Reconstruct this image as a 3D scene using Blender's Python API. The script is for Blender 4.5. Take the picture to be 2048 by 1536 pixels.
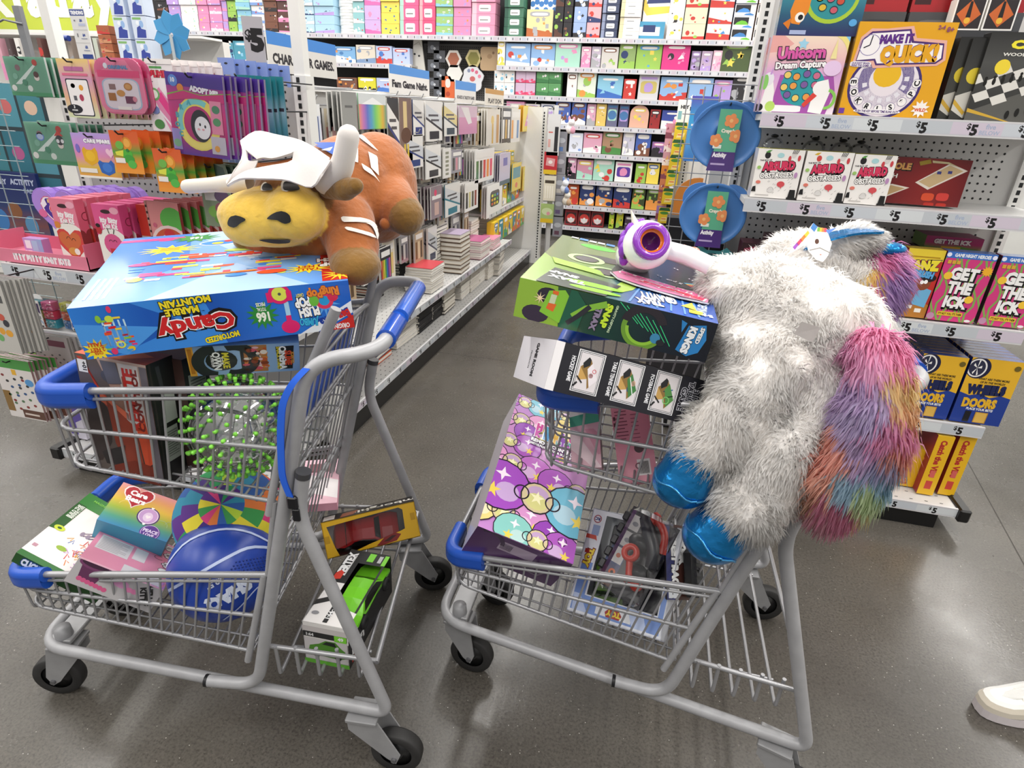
import bpy,bmesh,math,random
import numpy as np
from mathutils import Matrix,Vector,Quaternion
for o_ in list(bpy.data.objects):bpy.data.objects.remove(o_)
SC=bpy.context.scene
COL=SC.collection
PI=math.pi
R=math.radians
# ---------------------------------------------------------------- camera
# world axes follow the store grid: +X along the back wall, +Y down the aisle, metres
CAMR=np.array([[0.968719,0.244809,0.040645],[0.138091,-0.395691,-0.907943],[-0.20619,0.885154,-0.417119]])
FPX,EYE=1185.656,1.352
cd=bpy.data.cameras.new('camera')
cam=bpy.data.objects.new('camera',cd)
COL.objects.link(cam)
cd.sensor_fit='HORIZONTAL';cd.sensor_width=36.0;cd.lens=36.0*FPX/2048
cd.clip_start=0.02;cd.clip_end=60
cm=Matrix.Identity(4)
for i in range(3):
    cm[i][0]=CAMR[0][i];cm[i][1]=-CAMR[1][i];cm[i][2]=-CAMR[2][i]
cm[2][3]=EYE
cam.matrix_world=cm
SC.camera=cam
# ---------------------------------------------------------------- world, lights, exposure
SC.view_settings.view_transform='Standard'
SC.view_settings.look='None'
SC.view_settings.exposure=0.0
SC.view_settings.gamma=1.0
SC.view_settings.use_curve_mapping=False
if hasattr(SC,'cycles'):SC.cycles.max_bounces=16;SC.cycles.diffuse_bounces=10;SC.cycles.transparent_max_bounces=16
wd=bpy.data.worlds.new('store_ambience');SC.world=wd;wd.use_nodes=True
nt_=wd.node_tree;bg_=nt_.nodes['Background'];bg_.inputs[0].default_value=(1.0,0.98,0.95,1)
tc_=nt_.nodes.new('ShaderNodeTexCoord');sx_=nt_.nodes.new('ShaderNodeSeparateXYZ');mr_=nt_.nodes.new('ShaderNodeMapRange')
nt_.links.new(tc_.outputs['Generated'],sx_.inputs[0]);nt_.links.new(sx_.outputs['Z'],mr_.inputs[0])
mr_.inputs[1].default_value=0.0;mr_.inputs[2].default_value=0.7;mr_.inputs[3].default_value=0.36;mr_.inputs[4].default_value=0.72
nt_.links.new(mr_.outputs[0],bg_.inputs[1]) # the lit ceiling overhead is brighter than the aisles around
def area(name,loc,sx,sy,power,rot=(0,0,0),col=(1,0.97,0.92)):
    l=bpy.data.lights.new(name,'AREA');l.shape='RECTANGLE';l.size=sx;l.size_y=sy
    l.energy=power;l.color=col
    o=bpy.data.objects.new(name,l);o.location=loc;o.rotation_euler=rot;COL.objects.link(o);return o
# rows of ceiling light strips of the store, the two leftmost added to brighten the back wall, 3.6 m up
for k,x in enumerate((-8.4,-5.9,-3.4,-1.0,1.4,3.8)):
    for y in(-1.0,1.7,4.4,6.4):
        area('ceiling_strip_light',(x,y,3.6),0.22,2.2,44 if y<4 else 40)
def at(px,py,x=None,y=None,z=None):
    """the point of the place that the photo's pixel shows, at a known distance (one world coordinate given)"""
    d=np.array([(px-1024)/FPX,(py-768)/FPX,1.0])@CAMR
    o=np.array([0,0,EYE])
    t=(x-o[0])/d[0]if x is not None else(y-o[1])/d[1]if y is not None else(z-o[2])/d[2]
    return Vector(o+t*d)
# ---------------------------------------------------------------- colours and materials
def lin(c):
    if isinstance(c,str):
        c=c.lstrip('#')
        if len(c)==3:c=''.join(q*2 for q in c)
        c=[int(c[i:i+2],16)/255 for i in(0,2,4)]
        return tuple((v/12.92 if v<=.04045 else((v+.055)/1.055)**2.4)for v in c)
    return tuple(c)
def mix(a,b,t):
    a,b=lin(a),lin(b);return tuple(x+(y-x)*t for x,y in zip(a,b))
MATS={}
def mat(name,rough=.5,metal=0.,bump=0.,bscale=60.,attr=True,col=None,coat=0.,sheen=0.,spec=.5,tint=0.,tscale=8.,dist=.004):
    if name in MATS:return MATS[name]
    m=bpy.data.materials.new(name);m.use_nodes=True;nt=m.node_tree;b=nt.nodes['Principled BSDF']
    b.inputs['Roughness'].default_value=rough;b.inputs['Metallic'].default_value=metal
    b.inputs['Specular IOR Level'].default_value=spec
    if coat:b.inputs['Coat Weight'].default_value=coat;b.inputs['Coat Roughness'].default_value=.12
    if sheen:b.inputs['Sheen Weight'].default_value=sheen
    src=None
    if attr:
        a=nt.nodes.new('ShaderNodeAttribute');a.attribute_name='Col';src=a.outputs['Color']
    else:
        rgb=nt.nodes.new('ShaderNodeRGB');rgb.outputs[0].default_value=(*lin(col),1);src=rgb.outputs[0]
    tc=nt.nodes.new('ShaderNodeTexCoord')
    if tint:
        n=nt.nodes.new('ShaderNodeTexNoise');n.inputs['Scale'].default_value=tscale;n.inputs['Detail'].default_value=6
        nt.links.new(tc.outputs['Object'],n.inputs['Vector'])
        mr=nt.nodes.new('ShaderNodeMapRange');mr.inputs[1].default_value=.3;mr.inputs[2].default_value=.7
        mr.inputs[3].default_value=1-tint;mr.inputs[4].default_value=1+tint*.6
        nt.links.new(n.outputs['Fac'],mr.inputs[0])
        mx=nt.nodes.new('ShaderNodeVectorMath');mx.operation='SCALE'
        nt.links.new(src,mx.inputs[0]);nt.links.new(mr.outputs[0],mx.inputs['Scale']);src=mx.outputs[0]
    nt.links.new(src,b.inputs['Base Color'])
    if bump:
        n=nt.nodes.new('ShaderNodeTexNoise');n.inputs['Scale'].default_value=bscale;n.inputs['Detail'].default_value=4
        nt.links.new(tc.outputs['Object'],n.inputs['Vector'])
        bp=nt.nodes.new('ShaderNodeBump');bp.inputs['Strength'].default_value=bump;bp.inputs['Distance'].default_value=dist
        nt.links.new(n.outputs['Fac'],bp.inputs['Height']);nt.links.new(bp.outputs[0],b.inputs['Normal'])
    MATS[name]=m;return m
CARD=mat('printed_card',.38,bump=.05,bscale=9,dist=.01)
GLOSS=mat('glossy_card',.24,coat=.25,bump=.04,bscale=14,dist=.008)
PLAIN=mat('matte_paper',.75)
PAINT=mat('painted_steel',.42,metal=.15,tint=.10,tscale=24,bump=.06,bscale=180,dist=.001)
WIRE=mat('silver_wire',.35,metal=.45)
PLAS=mat('moulded_plastic',.33,bump=.03,bscale=200,dist=.001)
SHINY=mat('shiny_plastic',.14,coat=.3)
RUBBER=mat('black_rubber',.62,tint=.25,tscale=30)
FELT=mat('white_felt',.9,sheen=.3,bump=.15,bscale=300,dist=.001)
PLUSH=mat('short_plush',.9,sheen=.35,bump=.55,bscale=75,dist=.006,tint=.22,tscale=16)
def fur_material():
    m=bpy.data.materials.new('fluffy_fur');m.use_nodes=True;nt=m.node_tree;nt.nodes.clear()
    out=nt.nodes.new('ShaderNodeOutputMaterial');a=nt.nodes.new('ShaderNodeAttribute');a.attribute_name='Col'
    d=nt.nodes.new('ShaderNodeBsdfDiffuse');t=nt.nodes.new('ShaderNodeBsdfTranslucent');mx=nt.nodes.new('ShaderNodeMixShader');mx.inputs[0].default_value=.62
    nt.links.new(a.outputs['Color'],d.inputs[0]);nt.links.new(a.outputs['Color'],t.inputs[0])
    nt.links.new(d.outputs[0],mx.inputs[1]);nt.links.new(t.outputs[0],mx.inputs[2]);nt.links.new(mx.outputs[0],out.inputs[0]);return m
FUR=fur_material()
SKIN=mat('plush_backing',.9,sheen=.2,bump=.4,bscale=60,dist=.006)
FOIL=mat('blue_foil_cloth',.22,metal=.75,bump=.35,bscale=26,dist=.012)
SHELF=mat('white_shelf_paint',.4,tint=.04,tscale=6)
def clear(name,tintcol=(1,1,1),gl=.12,rough=.06):
    if name in MATS:return MATS[name]
    m=bpy.data.materials.new(name);m.use_nodes=True;nt=m.node_tree;nt.nodes.clear()
    out=nt.nodes.new('ShaderNodeOutputMaterial');tr=nt.nodes.new('ShaderNodeBsdfTransparent')
    tr.inputs[0].default_value=(*tintcol,1)
    g=nt.nodes.new('ShaderNodeBsdfGlossy');g.inputs['Roughness'].default_value=rough
    fr=nt.nodes.new('ShaderNodeLayerWeight');fr.inputs[0].default_value=.25
    ma=nt.nodes.new('ShaderNodeMath');ma.operation='MULTIPLY_ADD';ma.inputs[1].default_value=.6;ma.inputs[2].default_value=gl*.4
    nt.links.new(fr.outputs['Fresnel'],ma.inputs[0])
    mx=nt.nodes.new('ShaderNodeMixShader')
    nt.links.new(ma.outputs[0],mx.inputs[0]);nt.links.new(tr.outputs[0],mx.inputs[1]);nt.links.new(g.outputs[0],mx.inputs[2])
    nt.links.new(mx.outputs[0],out.inputs[0]);MATS[name]=m;return m
FILM=clear('clear_film')
# ---------------------------------------------------------------- lettering: glyph meshes cached per string
GLY={}
def glyphs(s,bold=0.0):
    k=(s,bold)
    if k not in GLY:
        c=bpy.data.curves.new('lettering','FONT');c.body=s;c.size=1;c.resolution_u=2
        c.fill_mode='FRONT';c.offset=bold
        o=bpy.data.objects.new('lettering',c);COL.objects.link(o)
        dg=bpy.context.evaluated_depsgraph_get();dg.update()
        me=bpy.data.meshes.new_from_object(o.evaluated_get(dg))
        v=np.array([(q.co.x,q.co.y)for q in me.vertices])if len(me.vertices)else np.zeros((0,2))
        f=[tuple(p.vertices)for p in me.polygons]
        bpy.data.objects.remove(o);bpy.data.curves.remove(c);bpy.data.meshes.remove(me)
        if len(v):
            v=v-[(v[:,0].min()+v[:,0].max())/2,.36]
        w=v[:,0].max()-v[:,0].min()if len(v)else 1
        GLY[k]=(v,f,w)
    return GLY[k]
# ---------------------------------------------------------------- mesh collector
class MB:
    def __init__(s):s.v=[];s.f=[];s.c=[];s.m=[];s.s=[];s.mats=[]
    def mi(s,m):
        if m not in s.mats:s.mats.append(m)
        return s.mats.index(m)
    def add(s,vs,fs,col,m,smooth=False,M=None,percol=None):
        n=len(s.v)
        if M is not None:vs=[M@Vector(v)for v in vs]
        s.v.extend([tuple(v)for v in vs]);k=s.mi(m);c=lin(col)if col is not None else None
        for i,f in enumerate(fs):
            s.f.append(tuple(j+n for j in f));s.m.append(k);s.s.append(smooth)
            s.c.append(c if percol is None else[percol[j]for j in f])
    def box(s,x0,x1,y0,y1,z0,z1,col,m=None,M=None,bev=0):
        m=m or CARD
        if bev:
            b=bev;vs=[];idx={}
            for sx in(0,1):
                for sy in(0,1):
                    for sz in(0,1):
                        for ax in range(3):
                            p=[(x0,x1)[sx],(y0,y1)[sy],(z0,z1)[sz]]
                            for a2 in range(3):
                                if a2!=ax:p[a2]+=b*(1,-1)[(sx,sy,sz)[a2]]
                            idx[(sx,sy,sz,ax)]=len(vs);vs.append(p)
            fs=[]
            order=[(0,0),(1,0),(1,1),(0,1)]
            for ax in range(3):
                o=[a for a in range(3)if a!=ax]
                for side in(0,1):
                    q=[]
                    for(a,b2)in order:
                        t=[0,0,0];t[ax]=side;t[o[0]]=a;t[o[1]]=b2;q.append(idx[(*t,ax)])
                    fl=(side==1)!=(ax==1)
                    fs.append(q if fl else q[::-1])
            for ax in range(3):
                o=[a for a in range(3)if a!=ax]
                for a in(0,1):
                    for b2 in(0,1):
                        t0=[0,0,0];t1=[0,0,0];t0[ax]=0;t1[ax]=1
                        t0[o[0]]=t1[o[0]]=a;t0[o[1]]=t1[o[1]]=b2
                        fs.append([idx[(*t0,o[0])],idx[(*t1,o[0])],idx[(*t1,o[1])],idx[(*t0,o[1])]])
            for sx in(0,1):
                for sy in(0,1):
                    for sz in(0,1):fs.append([idx[(sx,sy,sz,a)]for a in range(3)])
            s.add(vs,fs,col,m,False,M);return s
        vs=[(x,y,z)for z in(z0,z1)for y in(y0,y1)for x in(x0,x1)]
        s.add(vs,[(0,2,3,1),(4,5,7,6),(0,1,5,4),(2,6,7,3),(0,4,6,2),(1,3,7,5)],col,m,False,M);return s
    def tube(s,pts,r,col,m=None,n=10,caps=True,M=None,r1=None):
        m=m or PAINT
        P=[Vector(p)for p in pts];N=len(P);vs=[];fs=[]
        T=[(P[min(i+1,N-1)]-P[max(i-1,0)]).normalized()for i in range(N)]
        u=T[0].orthogonal().normalized()
        for i in range(N):
            if i:
                q=T[i-1].rotation_difference(T[i]);u=q@u
            w=T[i].cross(u);rr=r if r1 is None else r+(r1-r)*i/(N-1)
            vs+=[P[i]+(u*math.cos(2*PI*k/n)+w*math.sin(2*PI*k/n))*rr for k in range(n)]
        for i in range(N-1):
            for k in range(n):
                a=i*n+k;b=i*n+(k+1)%n;fs.append((a,b,b+n,a+n))
        s.add(vs,fs,col,m,True,M)
        if caps:
            s.add(vs[:n],[tuple(range(n))[::-1]],col,m,False,M);s.add(vs[-n:],[tuple(range(n))],col,m,False,M)
        return s
    def lathe(s,prof,col,m=None,n=24,M=None,smooth=True,cols=None):
        m=m or PLAS;vs=[];fs=[]
        for(r,z)in prof:vs+=[(r*math.cos(2*PI*k/n),r*math.sin(2*PI*k/n),z)for k in range(n)]
        for i in range(len(prof)-1):
            f=[(i*n+k,i*n+(k+1)%n,(i+1)*n+(k+1)%n,(i+1)*n+k)for k in range(n)]
            if cols:s.add(vs,f,cols[i],m,smooth,M)
            else:fs+=f
        if fs:s.add(vs,fs,col,m,smooth,M)
        return s
    def ell(s,c,r,col,m=None,M=None,n=16,rot=None):
        m=m or PLAS;r=(r,r,r)if not hasattr(r,'__len__')else r
        vs=[];fs=[];h=n//2
        for i in range(h+1):
            t=PI*i/h
            for k in range(n):
                p=Vector((r[0]*math.sin(t)*math.cos(2*PI*k/n),r[1]*math.sin(t)*math.sin(2*PI*k/n),r[2]*math.cos(t)))
                if rot:p=rot@p
                vs.append(Vector(c)+p)
        for i in range(h):
            for k in range(n):
                a=i*n+k;b=i*n+(k+1)%n;fs.append((a,a+n,b+n,b))
        s.add(vs,fs,col,m,True,M);return s
    def prism(s,pts,z0,z1,col,m=None,M=None,side=None,both=True):
        """outline in the XY plane pushed from z0 to z1"""
        m=m or CARD;n=len(pts)
        s.add([(x,y,z1)for x,y in pts],[tuple(range(n))],col,m,False,M)
        if both:s.add([(x,y,z0)for x,y in pts],[tuple(range(n))[::-1]],col,m,False,M)
        vs=[(x,y,z0)for x,y in pts]+[(x,y,z1)for x,y in pts]
        s.add(vs,[(i,(i+1)%n,n+(i+1)%n,n+i)for i in range(n)],side or col,m,False,M);return s
    def build(s,name,parent=None,link=True):
        me=bpy.data.meshes.new(name);me.from_pydata(s.v,[],s.f)
        for m in s.mats:me.materials.append(m)
        me.polygons.foreach_set('material_index',s.m);me.polygons.foreach_set('use_smooth',s.s)
        at_=me.color_attributes.new('Col','FLOAT_COLOR','CORNER');buf=[]
        for f,c in zip(s.f,s.c):
            if c and not isinstance(c[0],(int,float)):
                for q in c:buf.extend((*q,1))
            else:buf.extend((*c,1)*len(f))
        at_.data.foreach_set('color',buf);me.update()
        o=bpy.data.objects.new(name,me);COL.objects.link(o)
        if parent is not None:o.parent=parent
        return o
# ---------------------------------------------------------------- flat artwork on one face of a thing
LAY=0.00012
def art(mb,O,U,V,ops,m=None,lay=LAY):
    """O lower-left corner, U and V the face's edge vectors; positions 0..1, sizes in parts of the height"""
    m=m or CARD;O,U,V=Vector(O),Vector(U),Vector(V);W,H=U.length,V.length
    u,v=U/W,V/H;nrm=u.cross(v);L=[1]
    def put(P,fs,col,percol=None):
        if percol is None and any(x<-1e-6 or y<-1e-6 or x>W+1e-6 or y>H+1e-6 for x,y in P): # trim at the face's edges
            NP=[];NF=[]
            for f in fs:
                q=[tuple(P[i])for i in f]
                for ax,lim,sg in((0,0,1),(0,W,-1),(1,0,1),(1,H,-1)):
                    o_=[]
                    for i in range(len(q)):
                        a,b=q[i-1],q[i];da,db=(a[ax]-lim)*sg,(b[ax]-lim)*sg
                        if(da<0)!=(db<0):
                            t=da/(da-db);o_.append((a[0]+(b[0]-a[0])*t,a[1]+(b[1]-a[1])*t))
                        if db>=0:o_.append(b)
                    q=o_
                    if len(q)<3:break
                if len(q)>=3:NF.append(tuple(range(len(NP),len(NP)+len(q))));NP+=q
            P,fs=NP,NF
            if not fs:return
        mb.add([O+u*x+v*y+nrm*(lay*L[0])for x,y in P],fs,col,m,False,None,percol)
    for op in ops:
        k=op[0]
        if k=='r': # x y w h col
            x,y,w,h=op[1]*W,op[2]*H,op[3]*W,op[4]*H
            put([(x,y),(x+w,y),(x+w,y+h),(x,y+h)],[(0,1,2,3)],op[5])
        elif k=='g': # gradient: list of colours left-right (dir 0) or bottom-top (dir 1)
            x,y,w,h=op[1]*W,op[2]*H,op[3]*W,op[4]*H;cs=[lin(c)for c in op[5]];n=len(cs);d=op[6]if len(op)>6 else 1
            P=[];pc=[]
            for i,c in enumerate(cs):
                t=i/(n-1)
                P+=[(x,y+h*t),(x+w,y+h*t)]if d else[(x+w*t,y+h),(x+w*t,y)]
                pc+=[c,c]
            put(P,[(2*i,2*i+1,2*i+3,2*i+2)for i in range(n-1)],None,pc)
        elif k=='p': # pts col
            put([(x*W,y*H)for x,y in op[1]],[tuple(range(len(op[1])))],op[2])
        elif k=='e': # cx cy rx ry col (radii in heights)
            n=op[6]if len(op)>6 else 16;cx,cy=op[1]*W,op[2]*H
            put([(cx+op[3]*H*math.cos(2*PI*i/n),cy+op[4]*H*math.sin(2*PI*i/n))for i in range(n)],[tuple(range(n))],op[5])
        elif k=='o': # ring cx cy r0 r1 col [a0 a1 deg]
            n=24;a0,a1=(R(op[6]),R(op[7]))if len(op)>7 else(0,2*PI);cx,cy=op[1]*W,op[2]*H
            P=[]
            for i in range(n+1):
                a=a0+(a1-a0)*i/n
                P+=[(cx+op[3]*H*math.cos(a),cy+op[3]*H*math.sin(a)),(cx+op[4]*H*math.cos(a),cy+op[4]*H*math.sin(a))]
            put(P,[(2*i,2*i+1,2*i+3,2*i+2)for i in range(n)],op[5])
        elif k=='s': # star burst cx cy rin rout n col [sx]
            n=op[5];cx,cy=op[1]*W,op[2]*H;sx=op[7]if len(op)>7 else 1
            P=[(cx,cy)]
            for i in range(2*n):
                r=(op[4]if i%2==0 else op[3])*H;a=PI/2+PI*i/n
                P.append((cx+sx*r*math.cos(a),cy+r*math.sin(a)))
            put(P,[(0,1+i,1+(i+1)%(2*n))for i in range(2*n)],op[6])
        elif k=='l': # polyline pts width col
            P=[Vector((x*W,y*H))for x,y in op[1]];w=op[2]*H/2;vs=[]
            for i,p in enumerate(P):
                t=(P[min(i+1,len(P)-1)]-P[max(i-1,0)]).normalized();nn=Vector((-t.y,t.x))*w
                vs+=[p+nn,p-nn]
            put([tuple(q)for q in vs],[(2*i,2*i+1,2*i+3,2*i+2)for i in range(len(P)-1)],op[3])
        elif k=='h': # heart cx cy r col
            cx,cy,r=op[1]*W,op[2]*H,op[3]*H;P=[(cx,cy-.1*r)]
            for i in range(24):
                t=2*PI*i/24
                P.append((cx+r*math.sin(t)**3,cy+r*(13*math.cos(t)-5*math.cos(2*t)-2*math.cos(3*t)-math.cos(4*t))/16))
            put(P,[(0,1+(i+1)%24,1+i)for i in range(24)],op[4])
        elif k=='t': # text cx cy capheight col [rot bold fitwidth outline outlinecol shear]
            d=dict(zip(('rot','bold','fw','ow','oc','sh'),op[6:]));t=op[1]
            rot=R(d.get('rot',0));bold=d.get('bold',.02)
            def word(b,col):
                g,fs,w=glyphs(t,b);w0=glyphs(t,bold)[2]
                sy=op[4]*H/.72;sx=(d['fw']*W/w0)if d.get('fw')else sy
                if d.get('fw')and abs(math.sin(rot))>.7:sx=d['fw']*H/w0
                cx,cy=op[2]*W,op[3]*H;c,s_=math.cos(rot),math.sin(rot);sh=d.get('sh',0)
                put([(cx+c*(x+sh*y)*sx-s_*y*sy,cy+s_*(x+sh*y)*sx+c*y*sy)for x,y in g],fs,col)
            if d.get('ow'):word(bold+d['ow'],d.get('oc','#111111'));L[0]+=1
            word(bold,op[5])
        elif k=='x': # reset layer
            L[0]=op[1];continue
        L[0]+=1
def rr(x,y,w,h,col,r=.2): # rounded rectangle op helper, r in parts of each side
    P=[]
    for cx,cy,a0 in((x+w-r*w,y+h-r*h,0),(x+r*w,y+h-r*h,90),(x+r*w,y+r*h,180),(x+w-r*w,y+r*h,270)):
        for i in range(4):
            a=R(a0+30*i);P.append((cx+r*w*math.cos(a),cy+r*h*math.sin(a)))
    return('p',P,col)
FACES={'F':((-1,-1,-1),(2,0,0),(0,0,2)),'K':((1,1,-1),(-2,0,0),(0,0,2)),'L':((-1,1,-1),(0,-2,0),(0,0,2)),
         'R':((1,-1,-1),(0,2,0),(0,0,2)),'T':((-1,-1,1),(2,0,0),(0,2,0)),'B':((-1,1,-1),(2,0,0),(0,-2,0))}
def face_art(mb,d,face,ops,rot=0,m=None,c=(0,0,0),lay=LAY):
    O,U,V=[Vector(q)for q in FACES[face]];h=Vector(d)/2
    sc=lambda q:Vector((q.x*h.x,q.y*h.y,q.z*h.z))
    O,U,V=sc(O)+Vector(c),sc(U),sc(V)
    for _ in range(rot//90):O,U,V=O+U,V,-U
    art(mb,O,U,V,ops,m,lay)
def carton(d,col,arts,m=None,faces=None,bev=.0012):
    """closed box centred on the origin with artwork on its faces"""
    mb=MB();x,y,z=d[0]/2,d[1]/2,d[2]/2;m=m or CARD
    mb.box(-x,x,-y,y,-z,z,col,m,bev=min(bev,min(d)*.2))
    for fc,c in(faces or{}).items():face_art(mb,d,fc,[('r',.004,.004,.992,.992,c)],0,m)
    for a in arts:face_art(mb,d,a[0],a[1],a[2]if len(a)>2 else 0,m,(0,0,0),a[3]if len(a)>3 else LAY)
    return mb
# ---------------------------------------------------------------- scene bookkeeping
def tag(o,label,cat,group=None,kind=None):
    if kind:o['kind']=kind
    if label:o['label']=label
    if cat:o['category']=cat
    if group:o['group']=group
    return o
def empty(name,label,cat,M=None,group=None,kind=None):
    o=bpy.data.objects.new(name,None);COL.objects.link(o);o.empty_display_size=.05
    if M is not None:o.matrix_world=M
    return tag(o,label,cat,group,kind)
def pose(x,y,z,yaw=0,pitch=0,roll=0):
    return Matrix.Translation((x,y,z))@Matrix.Rotation(yaw,4,'Z')@Matrix.Rotation(pitch,4,'X')@Matrix.Rotation(roll,4,'Y')
def dup(o,M,label,group=None):
    c=o.copy();COL.objects.link(c);c.matrix_world=M;c['label']=label
    if group:c['group']=group
    for ch in o.children:
        k=ch.copy();COL.objects.link(k);k.parent=c;k.matrix_parent_inverse=ch.matrix_parent_inverse.copy()
        for g in ch.children:
            q=g.copy();COL.objects.link(q);q.parent=k
    return c
ORD=['front','second','third','fourth','fifth','sixth','seventh','eighth','ninth','tenth','eleventh','twelfth','thirteenth','fourteenth']
NTH=['bottom','second','third','fourth','fifth','sixth','seventh','eighth','ninth','tenth','eleventh','twelfth','thirteenth','fourteenth','fifteenth']
def fillet(pts,rad,n=5):
    P=[Vector(p)for p in pts];out=[P[0]]
    for i in range(1,len(P)-1):
        r=rad[i]if hasattr(rad,'__len__')else rad
        a=(P[i-1]-P[i]);b=(P[i+1]-P[i]);r=min(r,a.length*.49,b.length*.49)
        p0=P[i]+a.normalized()*r;p1=P[i]+b.normalized()*r
        for k in range(n+1):
            t=k/n;out.append(p0*(1-t)**2+P[i]*2*t*(1-t)+p1*t**2)
    out.append(P[-1]);return out
# ================================================================ the store: floor, walls, shelving
def floor_mat():
    m=bpy.data.materials.new('polished_concrete');m.use_nodes=True;nt=m.node_tree;b=nt.nodes['Principled BSDF']
    tc=nt.nodes.new('ShaderNodeTexCoord')
    def noise(s,d=6,r=.6):
        n=nt.nodes.new('ShaderNodeTexNoise');n.inputs['Scale'].default_value=s;n.inputs['Detail'].default_value=d
        n.inputs['Roughness'].default_value=r;nt.links.new(tc.outputs['Object'],n.inputs['Vector']);return n.outputs['Fac']
    def ramp(src,stops):
        r=nt.nodes.new('ShaderNodeValToRGB');nt.links.new(src,r.inputs[0]);e=r.color_ramp.elements
        while len(e)<len(stops):e.new(.5)
        for q,(p,c)in zip(e,stops):q.position=p;q.color=(*lin(c),1)
        return r.outputs[0]
    big=ramp(noise(1.3,8),[(.3,'#58534d'),(.52,'#6a655e'),(.72,'#777168')])
    fine=ramp(noise(150,3,.7),[(.34,'#7d7d7d'),(.5,'#bcbcbc'),(.68,'#d6d6d6'),(.76,'#ffffff')])
    mx=nt.nodes.new('ShaderNodeMix');mx.data_type='RGBA';mx.blend_type='MULTIPLY';mx.inputs[0].default_value=.8
    nt.links.new(big,mx.inputs[6]);nt.links.new(fine,mx.inputs[7])
    vo=nt.nodes.new('ShaderNodeTexVoronoi');vo.inputs['Scale'].default_value=95;nt.links.new(tc.outputs['Object'],vo.inputs['Vector'])
    fl=ramp(vo.outputs['Distance'],[(.0,'#d8d4cc'),(.09,'#b0aca4'),(.14,'#000000')])
    vc=nt.nodes.new('ShaderNodeSeparateColor');nt.links.new(vo.outputs['Color'],vc.inputs[0])
    gt=nt.nodes.new('ShaderNodeMath');gt.operation='GREATER_THAN';gt.inputs[1].default_value=.86;nt.links.new(vc.outputs[0],gt.inputs[0])
    ad=nt.nodes.new('ShaderNodeMix');ad.data_type='RGBA';ad.blend_type='LIGHTEN'
    nt.links.new(gt.outputs[0],ad.inputs[0]);nt.links.new(mx.outputs[2],ad.inputs[6]);nt.links.new(fl,ad.inputs[7])
    nt.links.new(ad.outputs[2],b.inputs['Base Color'])
    rr_=nt.nodes.new('ShaderNodeMapRange');nt.links.new(noise(2.2,7,.65),rr_.inputs[0])
    rr_.inputs[1].default_value=.3;rr_.inputs[2].default_value=.7;rr_.inputs[3].default_value=.16;rr_.inputs[4].default_value=.36
    nt.links.new(rr_.outputs[0],b.inputs['Roughness'])
    bp=nt.nodes.new('ShaderNodeBump');bp.inputs['Strength'].default_value=.12;bp.inputs['Distance'].default_value=.002
    nt.links.new(noise(110,3),bp.inputs['Height']);nt.links.new(bp.outputs[0],b.inputs['Normal'])
    return m
FLOORM=floor_mat()
mb=MB()
mb.add([(-11,-2.5,0),(5,-2.5,0),(5,7.8,0),(-11,7.8,0)],[(0,1,2,3)],'#777',FLOORM)
for x0,y0,x1,y1 in((1.53,3.0,1.26,1.2),(-1.2,3.17,.2,3.2)): # sawn joints in the slab
    d=Vector((x1-x0,y1-y0,0)).normalized();nn=Vector((-d.y,d.x,0))*.002
    a,b=Vector((x0,y0,.0004)),Vector((x1,y1,.0004))
    mb.add([a-nn,b-nn,b+nn,a+nn],[(0,1,2,3)],'#3a3733',PLAIN)
tag(mb.build('floor'),None,None,None,'structure')
mb=MB()
mb.box(-11,5,7.7,7.8,0,3.9,'#d9d9d6',SHELF)
mb.box(-11,-6.95,7.66,7.7,2.06,3.9,'#c9d64e',PLAIN)
art(mb,(-11,7.66,2.06),(4.05,0,0),(0,0,1.2),[('r',0,0,1,.05,'#f2f2ea')],PLAIN)
# the painted slogan, only its lower half is in the photo
for s,px,sz in(('k',8,.62),('i',40,.62),('a',77,.62),('d',118,.62),('a',168,.62),('y',212,.62),('!',238,.62)):
    p=at(px,29,y=7.655)
    g,fs,w=glyphs(s,.05);sc=.68
    mb.add([(p.x+x*sc,7.655,p.z+(y+.36)*sc)for x,y in g],fs,'#fbfbf4',PLAIN)
wb=mb.build('wall_back');tag(wb,None,None,None,'structure')
mb=MB();mb.box(-11.1,-11,-2.5,7.8,0,3.9,'#d5d5d2',SHELF);tag(mb.build('wall_left'),None,None,None,'structure')
mb=MB();mb.box(5,5.1,-2.5,7.8,0,3.9,'#d5d5d2',SHELF);tag(mb.build('wall_right'),None,None,None,'structure')

def price_art(n,seed,w):
    """price rail paper: pale lilac and grey cards, $5 tags, pale shop name between some of them"""
    rd=random.Random(seed);ops=[('r',0,0,1,1,'#c4c3ca')]
    for i in range(n):
        x0=i/n;ops.append(('r',x0,.06,1/n,.88,['#c6cbd2','#cdc2d0','#bec3c9','#d2d6d9'][(i*7+seed)%4]));ops.append(('x',1+1))
    for i in range(n):
        xc=(i+.45)/n
        ops+=[('t','$',xc-.0155/w,.68,.42,'#1c1a1c',0,.03),('x',3),('t','5',xc,.44,.74,'#171517',0,.05),('x',3)]
        if i%3==1:ops+=[('t','five',xc+.042/w,.70,.36,'#a3aec6',0,.02),('x',3),('t','BELOW',xc+.042/w,.26,.3,'#a6b1c8',0,.02),('x',3)]
    return ops
def peg_holes(mb,x0,x1,z0,z1,y,sgn=-1,r=.0043,step=.0254,col='#19181a'):
    nx=int((x1-x0)/step+.5);nz=int((z1-z0)/step);vs=[];fs=[]
    for i in range(nx+1):
        for j in range(nz+1):
            cx,cz=x0+i*step,z1-j*step;n=len(vs)
            vs+=[(cx+r*math.cos(PI*k/3),y,cz+r*math.sin(PI*k/3))for k in range(6)];fs.append(tuple(range(n,n+6)))
    mb.add(vs,fs,col,PLAIN)
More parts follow.
